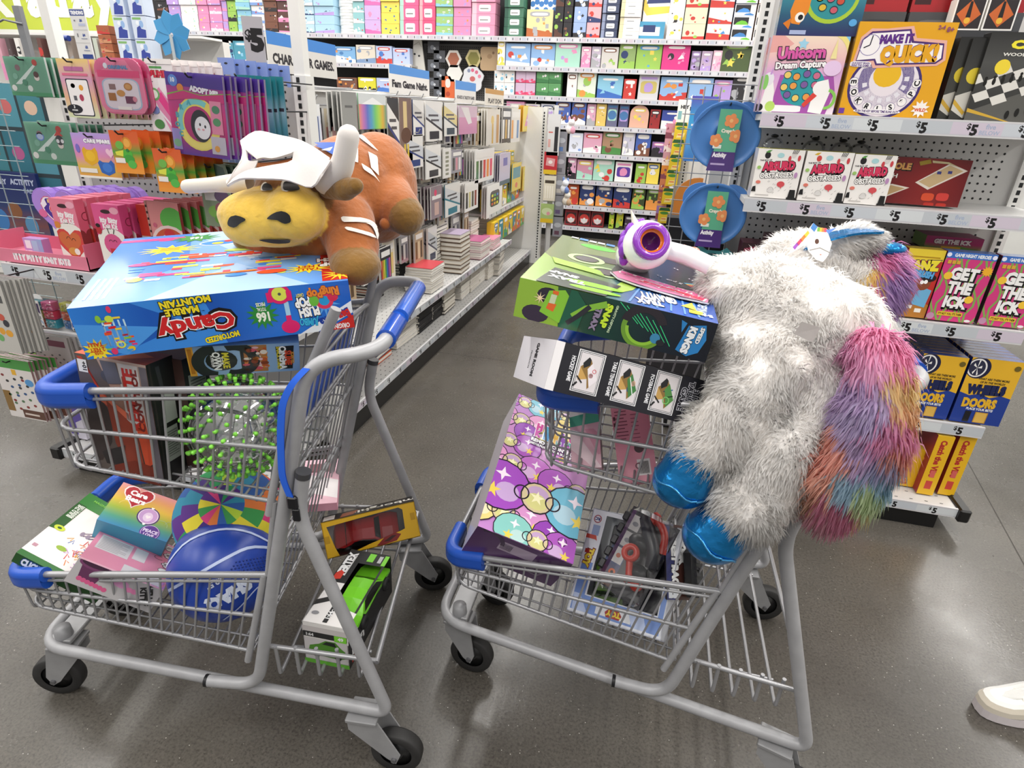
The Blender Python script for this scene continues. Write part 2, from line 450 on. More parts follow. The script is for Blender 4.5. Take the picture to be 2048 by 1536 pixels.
def slots(mb,x,y,z0,z1,w=.006,h=.016,col='#17181a',axis='x'):
    z=z0
    while z<z1:
        if axis=='x':vs=[(x-w,y,z),(x+w,y,z),(x+w,y,z+h),(x-w,y,z+h)]
        else:vs=[(x,y-w,z),(x,y+w,z),(x,y+w,z+h),(x,y-w,z+h)]
        mb.add(vs,[(0,1,2,3)],col,PLAIN);z+=.0254
def shelf_mb(x0,x1,yl,yb,z,lip=.042,seed=1,holes=False,col='#c9c8c7',n=None,ticks=False):
    mb=MB();mb.box(x0,x1,yl+.006,yb,z-.022,z-.004,col,SHELF)
    mb.box(x0,x1,yl,yl+.008,z-lip,z+.002,'#cfced0',SHELF)
    w=x1-x0
    if ticks:
        k=int(w/.082);ops=[('r',0,.1,1,.8,'#cfced6')]
        for i in range(k):ops+=[('r',(i+.1)/k,.15,.55/k,.7,['#bfc3d0','#d9d8dd','#cabfca'][i%3]),('x',2)]
        ops.append(('x',3))
        for i in range(k):ops+=[('r',(i+.8)/k,.25,.1/k,.5,'#3c3c44'),('x',3)]
    else:ops=price_art(n or max(1,int(w/.133)),seed,w)
    art(mb,(x0,yl,z-lip+.004),(w,0,0),(0,0,lip-.006),ops,GLOSS)
    if holes:
        vs=[];fs=[]
        y=yl+.03
        while y<yb-.02:
            x=x0+.02
            while x<x1-.01:
                q=len(vs);vs+=[(x,y,z-.0035),(x+.011,y,z-.0035),(x+.011,y+.004,z-.0035),(x,y+.004,z-.0035)];fs.append((q,q+1,q+2,q+3));x+=.0508
            y+=.0508
        mb.add(vs,fs,'#3b3b3d',PLAIN)
    return mb
# ---- right end display (the bay behind the unicorn)
RG=empty('shelving_bay','white pegboard shelving bay with game boxes behind the unicorn cart','shelving',pose(.73,2.568,0))
inv=Matrix.Translation((-.73,-2.568,0))
def kid(mbx,name,par,M=None):
    o=mbx.build(name,par);o.matrix_parent_inverse=par.matrix_world.inverted()if M is None else M;return o
mb=MB();mb.box(.27,1.2,2.568,2.60,.06,1.95,'#d4d3d1',SHELF);peg_holes(mb,.340,1.127,.45,1.313,2.5675);kid(mb,'pegboard',RG)
for x in(.255,1.205):
    mb=MB();mb.box(x-.02,x+.02,2.555,2.62,0,2.3,'#e4e3e0',SHELF);slots(mb,x,2.5545,.42,1.8);kid(mb,'upright',RG)
for k,(z,yl,lip)in enumerate(((1.382,2.2,.044),(1.121,2.2,.044),(.762,2.2,.044),(.404,2.2,.042))):
    s=shelf_mb(.262,1.21,yl,2.567,z,lip,k+1);kid(s,'shelf',RG)
mb=shelf_mb(.262,1.195,2.13,2.567,.1,.036,9,True);kid(mb,'base_deck',RG)
mb=MB();mb.box(1.196,1.235,2.115,2.6,.055,.108,'#131213',PLAS,bev=.006);kid(mb,'corner_guard',RG)
mb=MB();mb.box(.27,1.145,2.14,2.16,0,.07,'#0d0d0e',PLAS);mb.box(1.13,1.145,2.16,2.6,0,.07,'#0d0d0e',PLAS);kid(mb,'kick_plate',RG)
# ---- the run of shelving behind that bay
RR=empty('shelving_run','white back of the shelving run behind the right end bay','shelving',pose(.6,4.2,0))
mb=MB();mb.box(.16,1.15,2.62,5.75,.02,1.36,'#cfcecb',SHELF);kid(mb,'side_panel',RR)
mb=MB();mb.box(.145,.16,2.63,5.75,0,.62,'#141416',PLAIN);kid(mb,'dark_lower_panel',RR)
mb=MB();mb.box(.10,.16,5.74,5.80,0,1.42,'#e2e1dd',SHELF);slots(mb,.13,5.739,.1,1.38);kid(mb,'upright',RR)
# ---- left end display and the aisle run
LG=empty('shelving_end_bay','white end bay with hanging toys and a pink counter tray, left of the carts','shelving',pose(-1.68,1.93,0))
mb=MB();mb.box(-2.14,-1.22,1.93,1.96,.05,1.43,'#a5a4a3',SHELF);peg_holes(mb,-2.1,-1.26,.86,1.38,1.9295);kid(mb,'pegboard',LG)  # board greyer than the other shelving: its shade is put into the colour
for x in(-2.165,-1.2):
    mb=MB();mb.box(x-.024,x+.024,1.92,1.97,0,1.43,'#e2e1dd',SHELF);slots(mb,x-.004,1.919,.85,1.41)
    mb.box(x-.019,x+.019,1.925,1.96,1.43,2.2,'#e8e7e3',SHELF);kid(mb,'upright',LG)
for k,(z,yl)in enumerate(((.815,1.52),(.585,1.52))):kid(shelf_mb(-2.155,-1.215,yl,1.93,z,.044,k+4),'shelf',LG)
kid(shelf_mb(-2.12,-1.24,1.5,1.93,.1,.036,3,True),'base_deck',LG)
mb=MB();mb.box(-2.165,-2.121,1.485,1.95,.055,.108,'#131213',PLAS,bev=.006);kid(mb,'corner_guard',LG)
mb=MB();mb.box(-2.09,-1.25,1.52,1.54,0,.07,'#0d0d0e',PLAS);kid(mb,'kick_plate',LG)
AG=empty('aisle_shelving','white aisle shelving with books and art packs left of the aisle','shelving',pose(-1.5,3.9,0))
mb=MB();mb.box(-1.70,-1.66,1.97,5.75,.05,1.40,'#c6c5c3',SHELF)
for j in range(8):mb.box(-1.66,-1.655,2.0,5.7,.55+j*.11,.556+j*.11,'#8e8d8d',SHELF)
kid(mb,'pegboard',AG)
mb=MB();mb.box(-1.71,-1.63,1.97,5.75,1.40,1.425,'#ebeae8',SHELF);kid(mb,'top_cap',AG)
def aisle_shelf(z,xl,y0,y1,seed,lip=.036):
    mb=MB();mb.box(-1.66,xl-.006,y0,y1,z-.022,z-.004,'#c9c8c6',SHELF)
    mb.box(xl-.008,xl,y0,y1,z-lip,z+.002,'#cfced0',SHELF)
    n=int((y1-y0)/.133)
    art(mb,(xl,y0,z-lip+.004),(0,y1-y0,0),(0,0,lip-.006),price_art(n,seed,y1-y0),GLOSS)
    vs=[];fs=[]
    y=y0+.03
    while y<y1:
        x=xl-.03
        while x>xl-.36:
            q=len(vs);vs+=[(x,y,z-.0035),(x+.004,y,z-.0035),(x+.004,y+.011,z-.0035),(x,y+.011,z-.0035)];fs.append((q,q+1,q+2,q+3));x-=.0254
        y+=.0508
    mb.add(vs,fs,'#4a4a4c',PLAIN);return mb
kid(aisle_shelf(.135,-1.2,1.99,5.7,2),'base_deck',AG)
kid(aisle_shelf(.375,-1.2,1.99,4.9,5),'shelf',AG)
kid(aisle_shelf(.62,-1.3,4.55,5.72,8),'shelf',AG)
kid(aisle_shelf(.86,-1.36,4.55,5.72,11),'shelf',AG)
mb=MB();mb.box(-1.66,-1.215,2.0,5.75,.0,.1,'#0e0e0f',PLAS);kid(mb,'kick_plate',AG)
mb=MB();mb.box(-1.70,-1.16,5.72,5.76,0,1.40,'#dddcd9',SHELF);slots(mb,-1.15,5.739,.05,1.36);mb.box(-1.175,-1.125,5.74,5.8,0,1.4,'#e2e1dd',SHELF);kid(mb,'end_panel',AG)
# ---- long shelving along the back wall
BW=empty('wall_shelving','tall white shelving with black gaps along the back wall','shelving',pose(-2,7.3,0))
BZ=[2.10,1.818,1.527,1.243,.953,.663,.375,.13]
mb=MB();mb.box(-7.2,2.2,7.64,7.69,0,2.9,'#2a292c',PLAIN);peg_holes(mb,-2.95,-2.05,1.35,2.02,7.639,r=.005,col='#0d0d0e');kid(mb,'back_panel',BW)
mb=MB();mb.box(-3.05,-2.03,7.635,7.64,1.3,2.05,'#6d6c6c',SHELF);peg_holes(mb,-3.0,-2.05,1.35,2.02,7.634,r=.006,col='#242426');kid(mb,'grey_pegboard',BW)
for k,z in enumerate(BZ):
    x0=-7.2 if k==0 else-2.03
    kid(shelf_mb(x0,2.2,7.25,7.64,z,.05,k,ticks=True),'shelf',BW)
kid(shelf_mb(-7.2,-3.05,7.25,7.64,1.80,.05,3,ticks=True),'shelf',BW)
kid(shelf_mb(-7.2,-3.05,7.25,7.64,1.50,.05,4,ticks=True),'shelf',BW)
mb=MB();mb.box(-2.03,2.2,7.28,7.3,0,.09,'#0d0d0e',PLAS);kid(mb,'kick_plate',BW)
# ================================================================ shopping carts
CS={'FB':[.848,.15,.177],'RB':[0,.282,.185],'PB':[.29,.245,.202],'SE':[.403,.242,.204],'LRF':[.807,.186,.425],'LRR':[.229,.245,.514],'LMF':[.799,.185,.386],'LBF':[.798,.184,.341],'LMR':[.263,.243,.402],'LBR':[.289,.243,.302],'URF':[.615,.196,.866],'URR':[.127,.252,.923],'UMF':[.607,.195,.792],'UBF':[.604,.195,.716],'UMR':[.164,.252,.806],'UBR':[.19,.252,.694],'PT':[.104,.253,.972],'HC':[-.007,.222,.984],'LC':[.129,.258,.759],'LB':[.148,.257,.671]}
GREY,WG='#a3a3a6','#a0a0a3'
SA=(-.4785,1.0476,3.3647);SB=(.437,1.2164,3.1578)
MA=Matrix.Translation((SA[0],SA[1],0))@Matrix.Rotation(SA[2],4,'Z')
MBm=Matrix.Translation((SB[0],SB[1],0))@Matrix.Rotation(SB[2],4,'Z')
BLUE='#1c50b4'
def cs(k,s=1,du=0,dv=0,dz=0):u,v,z=CS[k];return Vector((u+du,s*(v+dv),z+dz))
def lerp(a,b,t):return a+(b-a)*t
def basket(rim_f,rim_r,mid_f,mid_r,bot_f,bot_r,n,nf):
    mb=MB()
    for(f,r,rad)in((rim_f,rim_r,.0068),(mid_f,mid_r,.0042),(bot_f,bot_r,.0042)):
        pts=fillet([cs(r,1),cs(f,1),cs(f,-1),cs(r,-1)],[0,.045,.045,0],5);mb.tube(pts,rad,WG,WIRE,8)
    pts=[cs(rim_r,1),cs(rim_f,1),cs(rim_f,-1),cs(rim_r,-1)]
    mb.tube(fillet([p-Vector((0,0,.016))for p in pts],[0,.045,.045,0],5),.0035,WG,WIRE,6)
    for i in range(n): # side wires running on under the floor
        t=(i+.6)/n
        q=[]
        for s in(1,-1):
            top=lerp(cs(rim_f,s),cs(rim_r,s),t);bt=lerp(cs(bot_f,s),cs(bot_r,s),t)
            q+=[(top,bt)]
        # leaning as in the photo: the wires follow the slope of the basket's front
        a,b=q[0];c,d=q[1];dn=Vector((0,0,-.012))
        mb.tube(fillet([a,b+dn,d+dn,c],[0,.016,.016,0],3),.0024,WG,WIRE,6,False)
    for i in range(nf): # front wires bending back along the floor
        s=-1+2*(i+.7)/(nf+.4)
        a=cs(rim_f,s);b=cs(bot_f,s,0,0,-.008);c=cs(bot_r,s,0,0,-.008)
        mb.tube(fillet([a,b,c],[0,.02,0],3),.0024,WG,WIRE,6,False)
    return mb
def bumper(f,r,inset,side_len,front_len,s):
    c=cs(f,s);d=(cs(r,s)-c).normalized()
    mb=MB();P=fillet([c+d*side_len,c,c+Vector((0,-s*front_len,0))],[0,.05,0],6)
    P=[p+Vector((.004,0,-.008))for p in P]
    for dz,r_ in((.007,.0155),(-.01,.0155)):mb.tube([p+Vector((0,0,dz))for p in P],r_,BLUE,PLAS,12)
    vs=[];n=len(P)
    for p in P:vs+=[p+Vector((0,0,.008)),p+Vector((0,0,-.011))]
    for off in(1,-1):
        W=[]
        for i,p in enumerate(P):
            t=(P[min(i+1,n-1)]-P[max(i-1,0)]).normalized();w=t.cross(Vector((0,0,1)))*.0155*off
            W+=[p+w+Vector((0,0,.007)),p+w-Vector((0,0,.01))]
        mb.add(W,[(2*i,2*i+1,2*i+3,2*i+2)for i in range(n-1)],BLUE,PLAS,True)
    return mb
def cart(name,label,Mw,casters,extras):
    e=empty(name,label,'shopping cart',Mw)
    def P(mb,nm,par=None):return mb.build(nm,par or e)
    mb=MB()
    A=[cs('LC'),cs('LB'),cs('RB'),cs('FB'),cs('FB',-1),cs('RB',-1),cs('LB',-1),cs('LC',-1)]
    mb.tube(fillet(A,[0,.05,.03,.07,.07,.03,.05,0],7),.0128,GREY,PAINT,14)
    fr=P(mb,'base_frame')
    for s in(1,-1):
        mb=MB();c=cs('LC',s);d=(c-cs('LB',s)).normalized();mb.tube([c-d*.004,c+d*.008],.0138,'#3d3d40',PLAS,14);P(mb,'tube_cap',fr)
    mb=MB()
    A=[cs('SE'),cs('PB'),cs('PT'),cs('HC'),cs('HC',-1),cs('PT',-1),cs('PB',-1),cs('SE',-1)]
    mb.tube(fillet(A,[0,.05,.07,.05,.05,.07,.05,0],7),.0128,GREY,PAINT,14)
    po=P(mb,'handle_frame')
    for s in(1,-1):
        mb=MB();c=cs('SE',s);mb.tube([c-Vector((.004,0,0)),c+Vector((.003,0,0))],.0134,'#17171a',PLAS,12);P(mb,'tube_cap',po)
    mb=MB();h=cs('HC');mb.tube([Vector((h.x,y,h.z))for y in(.165,.05,-.08,-.165)],.0178,BLUE,SHINY,16);mb.tube([Vector((h.x-.004,y,h.z+.006))for y in(.06,-.13)],.0165,'#2a63c9',SHINY,16);P(mb,'handle_grip',po)
    lb=P(basket('LRF','LRR','LMF','LMR','LBF','LBR',21,8),'lower_basket')
    ub=P(basket('URF','URR','UMF','UMR','UBF','UBR',15,8),'upper_basket')
    for s in(1,-1):
        P(bumper('LRF','LRR',0,.09,.10,s),'corner_bumper',lb);P(bumper('URF','URR',0,.115,.12,s),'corner_bumper',ub)
    for s in(1,-1): # stiles that carry the baskets
        mb=MB()
        for a,b,da in(('LBR','LRR',-.03),('UBR','URR',-.03)):
            p,q=cs(a,s),cs(b,s);d=(q-p).normalized();off=Vector((.006,0,0))
            mb.tube([p+d*da+off,q+off],.0075,GREY,PAINT,8)
        mb.tube([cs('LRR',s),lerp(cs('UBR',s),cs('LRR',s),.6),cs('UBR',s)],.0055,GREY,PAINT,8)
        P(mb,'basket_stile')
    mb=MB() # hinged rear gate of wires
    for i in range(13):
        v=-.225+.45*i/12;mb.tube([(.285,v,.31),(.12,v,.93)],.0022,WG,WIRE,6,False)
    for z in(.31,.33,.52,.545,.70,.80,.815,.93):mb.tube([(.285-(z-.31)*.266,-.245,z),(.285-(z-.31)*.266,.245,z)],.0038,WG,WIRE,6)
    g=P(mb,'rear_gate')
    mb=MB();q=[(.178,.775),(.137,.93),(.131,.928),(.172,.773)]
    mb.add([(a,s_*.15,b)for s_ in(-1,1)for a,b in q],[(0,1,2,3),(7,6,5,4),(0,4,5,1),(1,5,6,2),(2,6,7,3),(3,7,4,0)],BLUE,PLAS);P(mb,'seat_flap',g)
    for s,q in((1,(.064,.2,1.047)),(-1,(.096,-.2,1.012))):
        mb=MB();mb.tube(fillet([(.135,s*.215,.90),(.113,s*.2,.945),q],.03,4),.0092,'#8d8d90',PAINT,10)
        mb.tube([(.118,s*.2,.93),(.128,s*.05,.94),(.128,0,.94)],.0055,WG,WIRE,8);P(mb,'seat_arm',g)
    mb=MB() # low rear rack
    for s in(1,-1):
        mb.tube(fillet([(.27,s*.24,.318),(.05,s*.258,.312),(.026,s*.25,.30)],.02,4),.0052,WG,WIRE,8)
    mb.tube([(.026,.255,.30),(.026,-.255,.30)],.0055,WG,WIRE,8);mb.tube([(.24,.17,.236),(.06,.17,.232)],.004,WG,WIRE,6);mb.tube([(.24,-.17,.236),(.06,-.17,.232)],.004,WG,WIRE,6)
    for u in(.238,.196,.153,.110,.068):mb.tube(fillet([(u,.2455,.322),(u,.243,.236),(u,-.243,.236),(u,-.2455,.322)],[0,.012,.012,0],3),.0042,WG,WIRE,8)
    P(mb,'rear_rack')
    mb=MB();mb.box(.775,.828,-.145,.145,.176,.188,'#a2a2a4',PAINT,bev=.002)
    for s in(1,-1):mb.lathe([(.0,.212),(.017,.212),(.019,.186),(.019,.17)],'#8d8d90',PAINT,16,Matrix.Translation((.80,s*.128,0)))
    P(mb,'cross_brace')
    for(mu,mv,mz,hu,hv)in casters:
        mt=Vector((mu,mv,mz));hb=Vector((hu,hv,.0575));d=(hb-mt);d.z=0;d=d.normalized()if d.length>.008 else Vector((-1,0,0));ax=Vector((-d.y,d.x,0))
        mb=MB()
        mb.box(-.034,.034,-.03,.03,-.004,.006,'#8f8f91',PAINT,Matrix.Translation(mt)@Matrix.Rotation(math.atan2(d.y,d.x),4,'Z'),.002)
        for s in(1,-1):
            o=ax*s*.021;t2=ax*s*.0235
            q=[mt-d*.032+o,mt+d*.036+o,hb+Vector((0,0,.014))+d*.014+o,hb-Vector((0,0,.014))+d*.004+o,hb-d*.016+o,mt-d*.03-Vector((0,0,.03))+o]
            w=[p+ax*s*.0035 for p in q];n=6
            mb.add(q+w,[tuple(range(n)),tuple(range(n,2*n))]+[(i,(i+1)%n,n+(i+1)%n,n+i)for i in range(n)],'#9a9a9c',PAINT)
        mb.tube([hb-ax*.03,hb+ax*.03],.006,'#6d6d70',WIRE,8)
        fk=P(mb,'caster_fork')
        Mw_=Matrix.Translation(hb)@ax.to_track_quat('Z','Y').to_matrix().to_4x4()
        mb=MB();mb.lathe([(.036,-.0135),(.0545,-.0145),(.0572,-.010),(.0575,0),(.0572,.010),(.0545,.0145),(.036,.0135)],'#2b2a2a',RUBBER,32,Mw_);wl=P(mb,'wheel_tyre',fk)
        mb=MB();mb.lathe([(.005,-.016),(.014,-.016),(.016,-.009),(.037,-.0105),(.037,.0105),(.016,.009),(.014,.016),(.005,.016)],'#1d1d1e',PLAS,24,Mw_);P(mb,'wheel_hub',fk)
    extras(e,P,po)
    return e
def extrasA(e,P,po):
    mb=MB();pts=[(.12,.27,.945),(.142,.272,.908),(.153,.272,.842),(.16,.272,.76),(.15,.273,.722)]
    pts=fillet([(.10,.262,.965)]+pts,.03,4);vs=[]
    for p in pts:vs+=[p+Vector((.007,0,.0)),p+Vector((-.006,.003,0))]
    mb.add(vs,[(2*i,2*i+1,2*i+3,2*i+2)for i in range(len(pts)-1)],'#1f5fd6',PLAIN,True)
    mb.add([v+Vector((0,-.0025,0))for v in vs],[(2*i,2*i+2,2*i+3,2*i+1)for i in range(len(pts)-1)],'#1f5fd6',PLAIN,True)
    st=P(mb,'seat_strap',po)
    mb=MB();mb.box(.139,.158,.266,.276,.695,.722,'#15151a',PLAS,bev=.003);mb.box(.138,.152,.268,.274,.668,.695,'#15151a',PLAS,bev=.002);P(mb,'buckle',st)
cart('shopping_cart','grey two-tier shopping cart with the bull and marble run box on top',MA,
     [(.80,.125,.165,.846,.128),(.80,-.125,.165,.85,-.12),(.055,.268,.165,-.012,.275),(.055,-.268,.165,-.012,-.277)],extrasA)
cart('shopping_cart','grey two-tier shopping cart with the white unicorn on top',MBm,
     [(.80,.125,.165,.765,.128),(.80,-.125,.165,.765,-.116),(.055,.268,.165,-.0,.284),(.055,-.268,.165,-.017,-.272)],lambda e,P,po:None)
# ================================================================ goods in the carts
FIT={
'marble':([-0.8049,0.9821,1.0273],[[0.8547,-0.519,-0.0096],[0.5144,0.8494,-0.1176],[0.0692,0.0956,0.993]],[0.4346,0.3764,0.0913]),
'slime':([-0.7456,0.9219,0.9473],[[0.8179,-0.513,0.2606],[0.573,0.7671,-0.2885],[-0.0519,0.3853,0.9213]],[0.1881,0.152,0.073]),
'rc':([-0.9014,0.7831,0.8101],[[0.9996,-0.0009,0.0264],[-0.0004,0.9988,0.049],[-0.0265,-0.049,0.9984]],[0.1489,0.0597,0.2426]),
'threegame':([-0.0638,1.0612,0.8909],[[0.8786,-0.4618,0.1213],[0.3816,0.8319,0.4029],[-0.287,-0.3077,0.9071]],[0.2998,0.2014,0.0856]),
'speed':([-0.0594,1.181,1.0411],[[0.9916,-0.0095,0.1288],[0.0076,0.9999,0.0152],[-0.129,-0.0141,0.9916]],[0.3306,0.449,0.0688]),
'care':([-1.1007,0.9061,0.433],[[0.8188,-0.244,0.5197],[0.3185,0.9462,-0.0575],[-0.4777,0.2126,0.8524]],[0.1512,0.1136,0.0691]),
'pink':([-1.0197,0.7811,0.4283],[[0.7371,-0.5725,0.359],[0.3147,0.7609,0.5674],[-0.598,-0.3052,0.7411]],[0.1653,0.2389,0.0502]),
'click':([-1.1695,0.8267,0.4039],[[0.797,-0.2436,0.5527],[0.1641,0.968,0.1901],[-0.5813,-0.0608,0.8114]],[0.1849,0.232,0.0285]),
'hk':([-0.2138,1.2032,0.525],[[0.921,-0.0228,0.3888],[0.147,0.9448,-0.2929],[-0.3606,0.3269,0.8735]],[0.2225,0.4089,0.1222]),
'lambo':([-0.6366,1.1571,0.3323],[[0.849,-0.4273,-0.3108],[0.5173,0.792,0.3243],[0.1075,-0.4361,0.8935]],[0.2402,0.0797,0.0953]),
'vertex':([-0.5805,0.9317,0.2875],[[0.9984,-0.057,-0.0007],[0.057,0.9976,0.0387],[-0.0015,-0.0387,0.9993]],[0.1037,0.2464,0.1123]),
'rcbox':([0.0385,1.1364,0.3699],[[0.9622,0.1043,-0.2515],[-0.2476,0.7194,-0.649],[0.1133,0.6867,0.718]],[0.2222,0.2492,0.0699]),
'fixer':([0.143,1.116,0.4456],[[0.6917,-0.1448,0.7075],[0.598,0.6641,-0.4488],[-0.4048,0.7335,0.546]],[0.0914,0.1618,0.0305]),
'pinkbar':([-0.0069,1.0187,0.7763],[[0.3412,-0.4415,0.8299],[0.8656,0.4918,-0.0942],[-0.3665,0.7505,0.5499]],[0.1943,0.1497,0.0401]),
'pinkteal':([-0.1061,1.0394,0.7599],[[0.4247,-0.453,0.7838],[0.8415,0.5168,-0.1573],[-0.3339,0.7264,0.6007]],[0.1133,0.1269,0.0495]),
}
def quad_pose(px,c,n):
    """pose and size of a flat box face through its four corners tl tr br bl, on a plane at a known place"""
    c,n=Vector(c),Vector(n).normalized();Q=[]
    for x,y in px:
        d_=Vector(np.array([(x-1024)/FPX,(y-768)/FPX,1.0])@CAMR);o_=Vector((0,0,EYE));Q.append(o_+d_*((c-o_).dot(n)/d_.dot(n)))
    u=((Q[1]-Q[0])+(Q[2]-Q[3])).normalized();v=n.cross(u);w=((Q[1]-Q[0]).length+(Q[2]-Q[3]).length)/2;h=((Q[0]-Q[3]).length+(Q[1]-Q[2]).length)/2;ce=sum(Q,Vector())/4
    return lambda th:(Matrix(((u.x,v.x,n.x,ce.x-n.x*th/2),(u.y,v.y,n.y,ce.y-n.y*th/2),(u.z,v.z,n.z,ce.z-n.z*th/2),(0,0,0,1))),(w,h,th))
PUSH={'pink':1.045,'pinkbar':1.045,'pinkteal':1.03,'threegame':.965,'rcbox':.985,'rc':1.01}
def fitM(k):
    c,r,d=FIT[k];q=PUSH.get(k,1);d=[v*q for v in d];c=[c[0]*q,c[1]*q,EYE+(c[2]-EYE)*q];m=Matrix([[*r[i],c[i]]for i in range(3)]+[[0,0,0,1]]);return m,d
def put(mb,name,k,label,cat,group=None):
    m=fitM(k)[0]if isinstance(k,str)else k
    o=mb.build(name);o.matrix_world=m;tag(o,label,cat,group);return o
rnd=random.Random(7)
def lines(x,y,w,h,n,col,wd=.5):
    return[('r',x,y+h*i/n,w*(1-.25*((i*5)%3==0)),h/n*wd,col)for i in range(n)]
# ---- marble run box (lying upside down in the photo: its front is drawn turned over)
m,d=fitM('marble')
def run_toy(cx,cy,h,seed,flip=1):
    """little picture of the marble run: coloured tubes, funnels and wheels"""
    rd=random.Random(seed);ops=[]
    cols=['#d8222c','#f2d13a','#e63a7a','#3a9be0','#e9552b','#8bc53f','#f4f1f0']
    for i in range(5):
        x=cx+(i-2)*.018;ops+=[('r',x-.003,cy-.34*h,.006,.68*h,'#bfe0f2'),('x',3)]
    for i in range(26):
        x=cx+rd.uniform(-.045,.045);y=cy+rd.uniform(-.5,.5)*h*.9
        ops+=[('r',x-.010,y,.016+rd.random()*.01,.05*h,cols[i%7]),('x',4+i%3)]
    ops+=[('e',cx-.03,cy+.44*h,.08*h,.07*h,'#e8c522'),('e',cx+.03,cy+.46*h,.07*h,.09*h,'#e23a6b'),('o',cx,cy+.3*h,.06*h,.1*h,'#d9e05a'),('x',6),('e',cx+.01,cy-.38*h,.09*h,.09*h,'#cfe04a'),('e',cx+.045,cy-.4*h,.06*h,.1*h,'#8bc53f'),('e',cx,cy-.62*h,.05*h,.09*h,'#e23a6b'),('x',3)]
    return ops
rays=[('p',[(.0,.02+i*.2),(.0,.1+i*.2),(.42,.5)],'#2f7fd8')for i in range(5)]
front=[('g',0,0,1,1,['#1d5fc4','#2b78dc','#1a57b8','#1858ba','#2f80dd'],0),('p',[(.55,0),(.8,0),(.62,.5),(.9,1),(.5,1)],'#3a8ae2'),('p',[(.86,1),(1,.7),(1,.3),(.72,.52)],'#4b9aea')]
front+=[('p',[(0,.67),(.15,1),(.22,1),(0,.42)],'#e9eef5'),('p',[(0,1),(.13,1),(0,.72)],'#cf2a26'),('t','ORIGINAL',.062,.93,.1,'#ffffff',0,.03,.085),('t','Bazooka',.075,.73,.17,'#1b3c9b',18,.05,.13),('t','Baz',.035,.70,.17,'#d42a2a',18,.05,.05),('x',4)]
front+=[('s',.105,.40,.14,.30,14,'#5aa3ee'),('e',.105,.36,.14,.13,'#2a9ad8'),('o',.105,.36,.10,.17,'#e23a5d'),('e',.07,.30,.1,.09,'#d62a52'),('e',.145,.34,.09,.11,'#6cbb3c'),('t','RingPop',.105,.2,.17,'#e8862e',4,.05,.125,.035,'#8c1c28'),('x',4)]
front+=[('t','JUMBO',.178,.77,.15,'#3cb6e6',-6,.05,.075,.04,'#10336e'),('x',4),('t','PUSH',.17,.55,.2,'#ffffff',4,.06,.08,.07,'#0d0d12'),('t','POP',.19,.35,.19,'#ffffff',4,.06,.06,.07,'#0d0d12'),('t','CANDY',.195,.2,.07,'#f4e24a',4,.03,.03),('x',4)]
front+=[('r',.243,.30,.018,.5,'#a9d6f2'),('e',.252,.82,.17,.14,'#e3246f'),('r',.243,.58,.02,.2,'#e3246f'),('o',.27,.13,.13,.2,'#e3246f'),('e',.27,.13,.14,.14,'#dfe65a'),('e',.27,.13,.03,.03,'#555'),('r',.3,.08,.02,.2,'#e3246f'),('r',.225,.08,.02,.2,'#e3246f'),('x',4)]
front+=[('s',.348,.52,.17,.30,13,'#2f8a3c'),('t','166',.348,.56,.18,'#f2f6e8',0,.05,.05),('t','TOTAL',.348,.40,.07,'#f2f6e8',0,.03,.035),('t','PIECES',.348,.30,.07,'#f2f6e8',0,.03,.035),('x',3)]
front+=[('t','MOTORIZED',.515,.87,.11,'#f4df2f',8,.05,.13,.05,'#15130c'),('x',4),('t','Candy',.595,.57,.36,'#14100f',5,.15,.31),('t','Candy',.595,.58,.33,'#ffffff',5,.08,.29),('t','Candy',.595,.58,.32,'#cf2328',5,.045,.285),('x',9),('t','MARBLE',.63,.26,.13,'#f4df2f',3,.05,.12,.07,'#15130c'),('t','MOUNTAIN',.61,.09,.13,'#f4df2f',4,.05,.18,.07,'#15130c'),('x',3)]
front+=run_toy(.87,.55,.75,3)+[('s',.955,.84,.13,.24,12,'#f7df35'),('t','OVER',.955,.9,.06,'#c62f1e',0,.03,.03),('t','2 FEET',.955,.83,.08,'#c62f1e',0,.03,.05),('t','TALL!',.955,.73,.08,'#c62f1e',0,.03,.05)]
top=[('g',0,0,1,1,['#2f6fd0','#5f9be4','#8dbcf0','#79aee9','#4a86d8'],0),('p',[(0,.1),(.35,.45),(.3,1),(0,1)],'#3f7fd8'),('p',[(.3,1),(.62,.42),(.75,1)],'#b6d4f5'),('p',[(.25,0),(.55,.4),(.85,0)],'#a5c8f2')]  # pale middle of the gradient paints the lid's glare into the print
for i in range(4):top+=[('r',.03+.022*i,.08,.01,.26,'#d5e6f8'),('x',4)]
top+=[('e',.2,.9,.04,.012,'#e2468b'),('e',.12,.93,.28,.022,'#e2468b',18),('s',.33,.9,.04,.075,11,'#3e9347',1.8),('t','166',.33,.9,.035,'#fff',180,.04),('x',4),('s',.24,.72,.04,.085,12,'#f7df35',1.9),('r',.2,.71,.08,.012,'#e2892f'),('r',.2,.735,.08,.012,'#e2892f'),('x',4)]
top+=[('e',.46,.78,.12,.05,'#eef4fb'),('e',.45,.78,.1,.04,'#3f8ee0'),('e',.49,.80,.03,.018,'#d8322c'),('e',.44,.77,.03,.018,'#f2d13a'),('o',.62,.72,.075,.09,'#c8302c'),('e',.62,.72,.05,.02,'#e9c93a'),('e',.55,.9,.08,.03,'#3a70c8'),('e',.56,.9,.02,.015,'#fff'),('x',4)]
rd=random.Random(5);tc=['#e2468b','#e9552b','#f2e23a','#d8e65a','#f6f2f2','#3a8fdc','#e83a4d']
for i in range(60):
    x=.12+.62*rd.random();y=.18+.42*rd.random()*(1-abs(x-.42));w=.03+.09*rd.random()
    top+=[('r',x,y+.05,w,.018+.012*rd.random(),tc[i%7]),('x',4+i%4)]
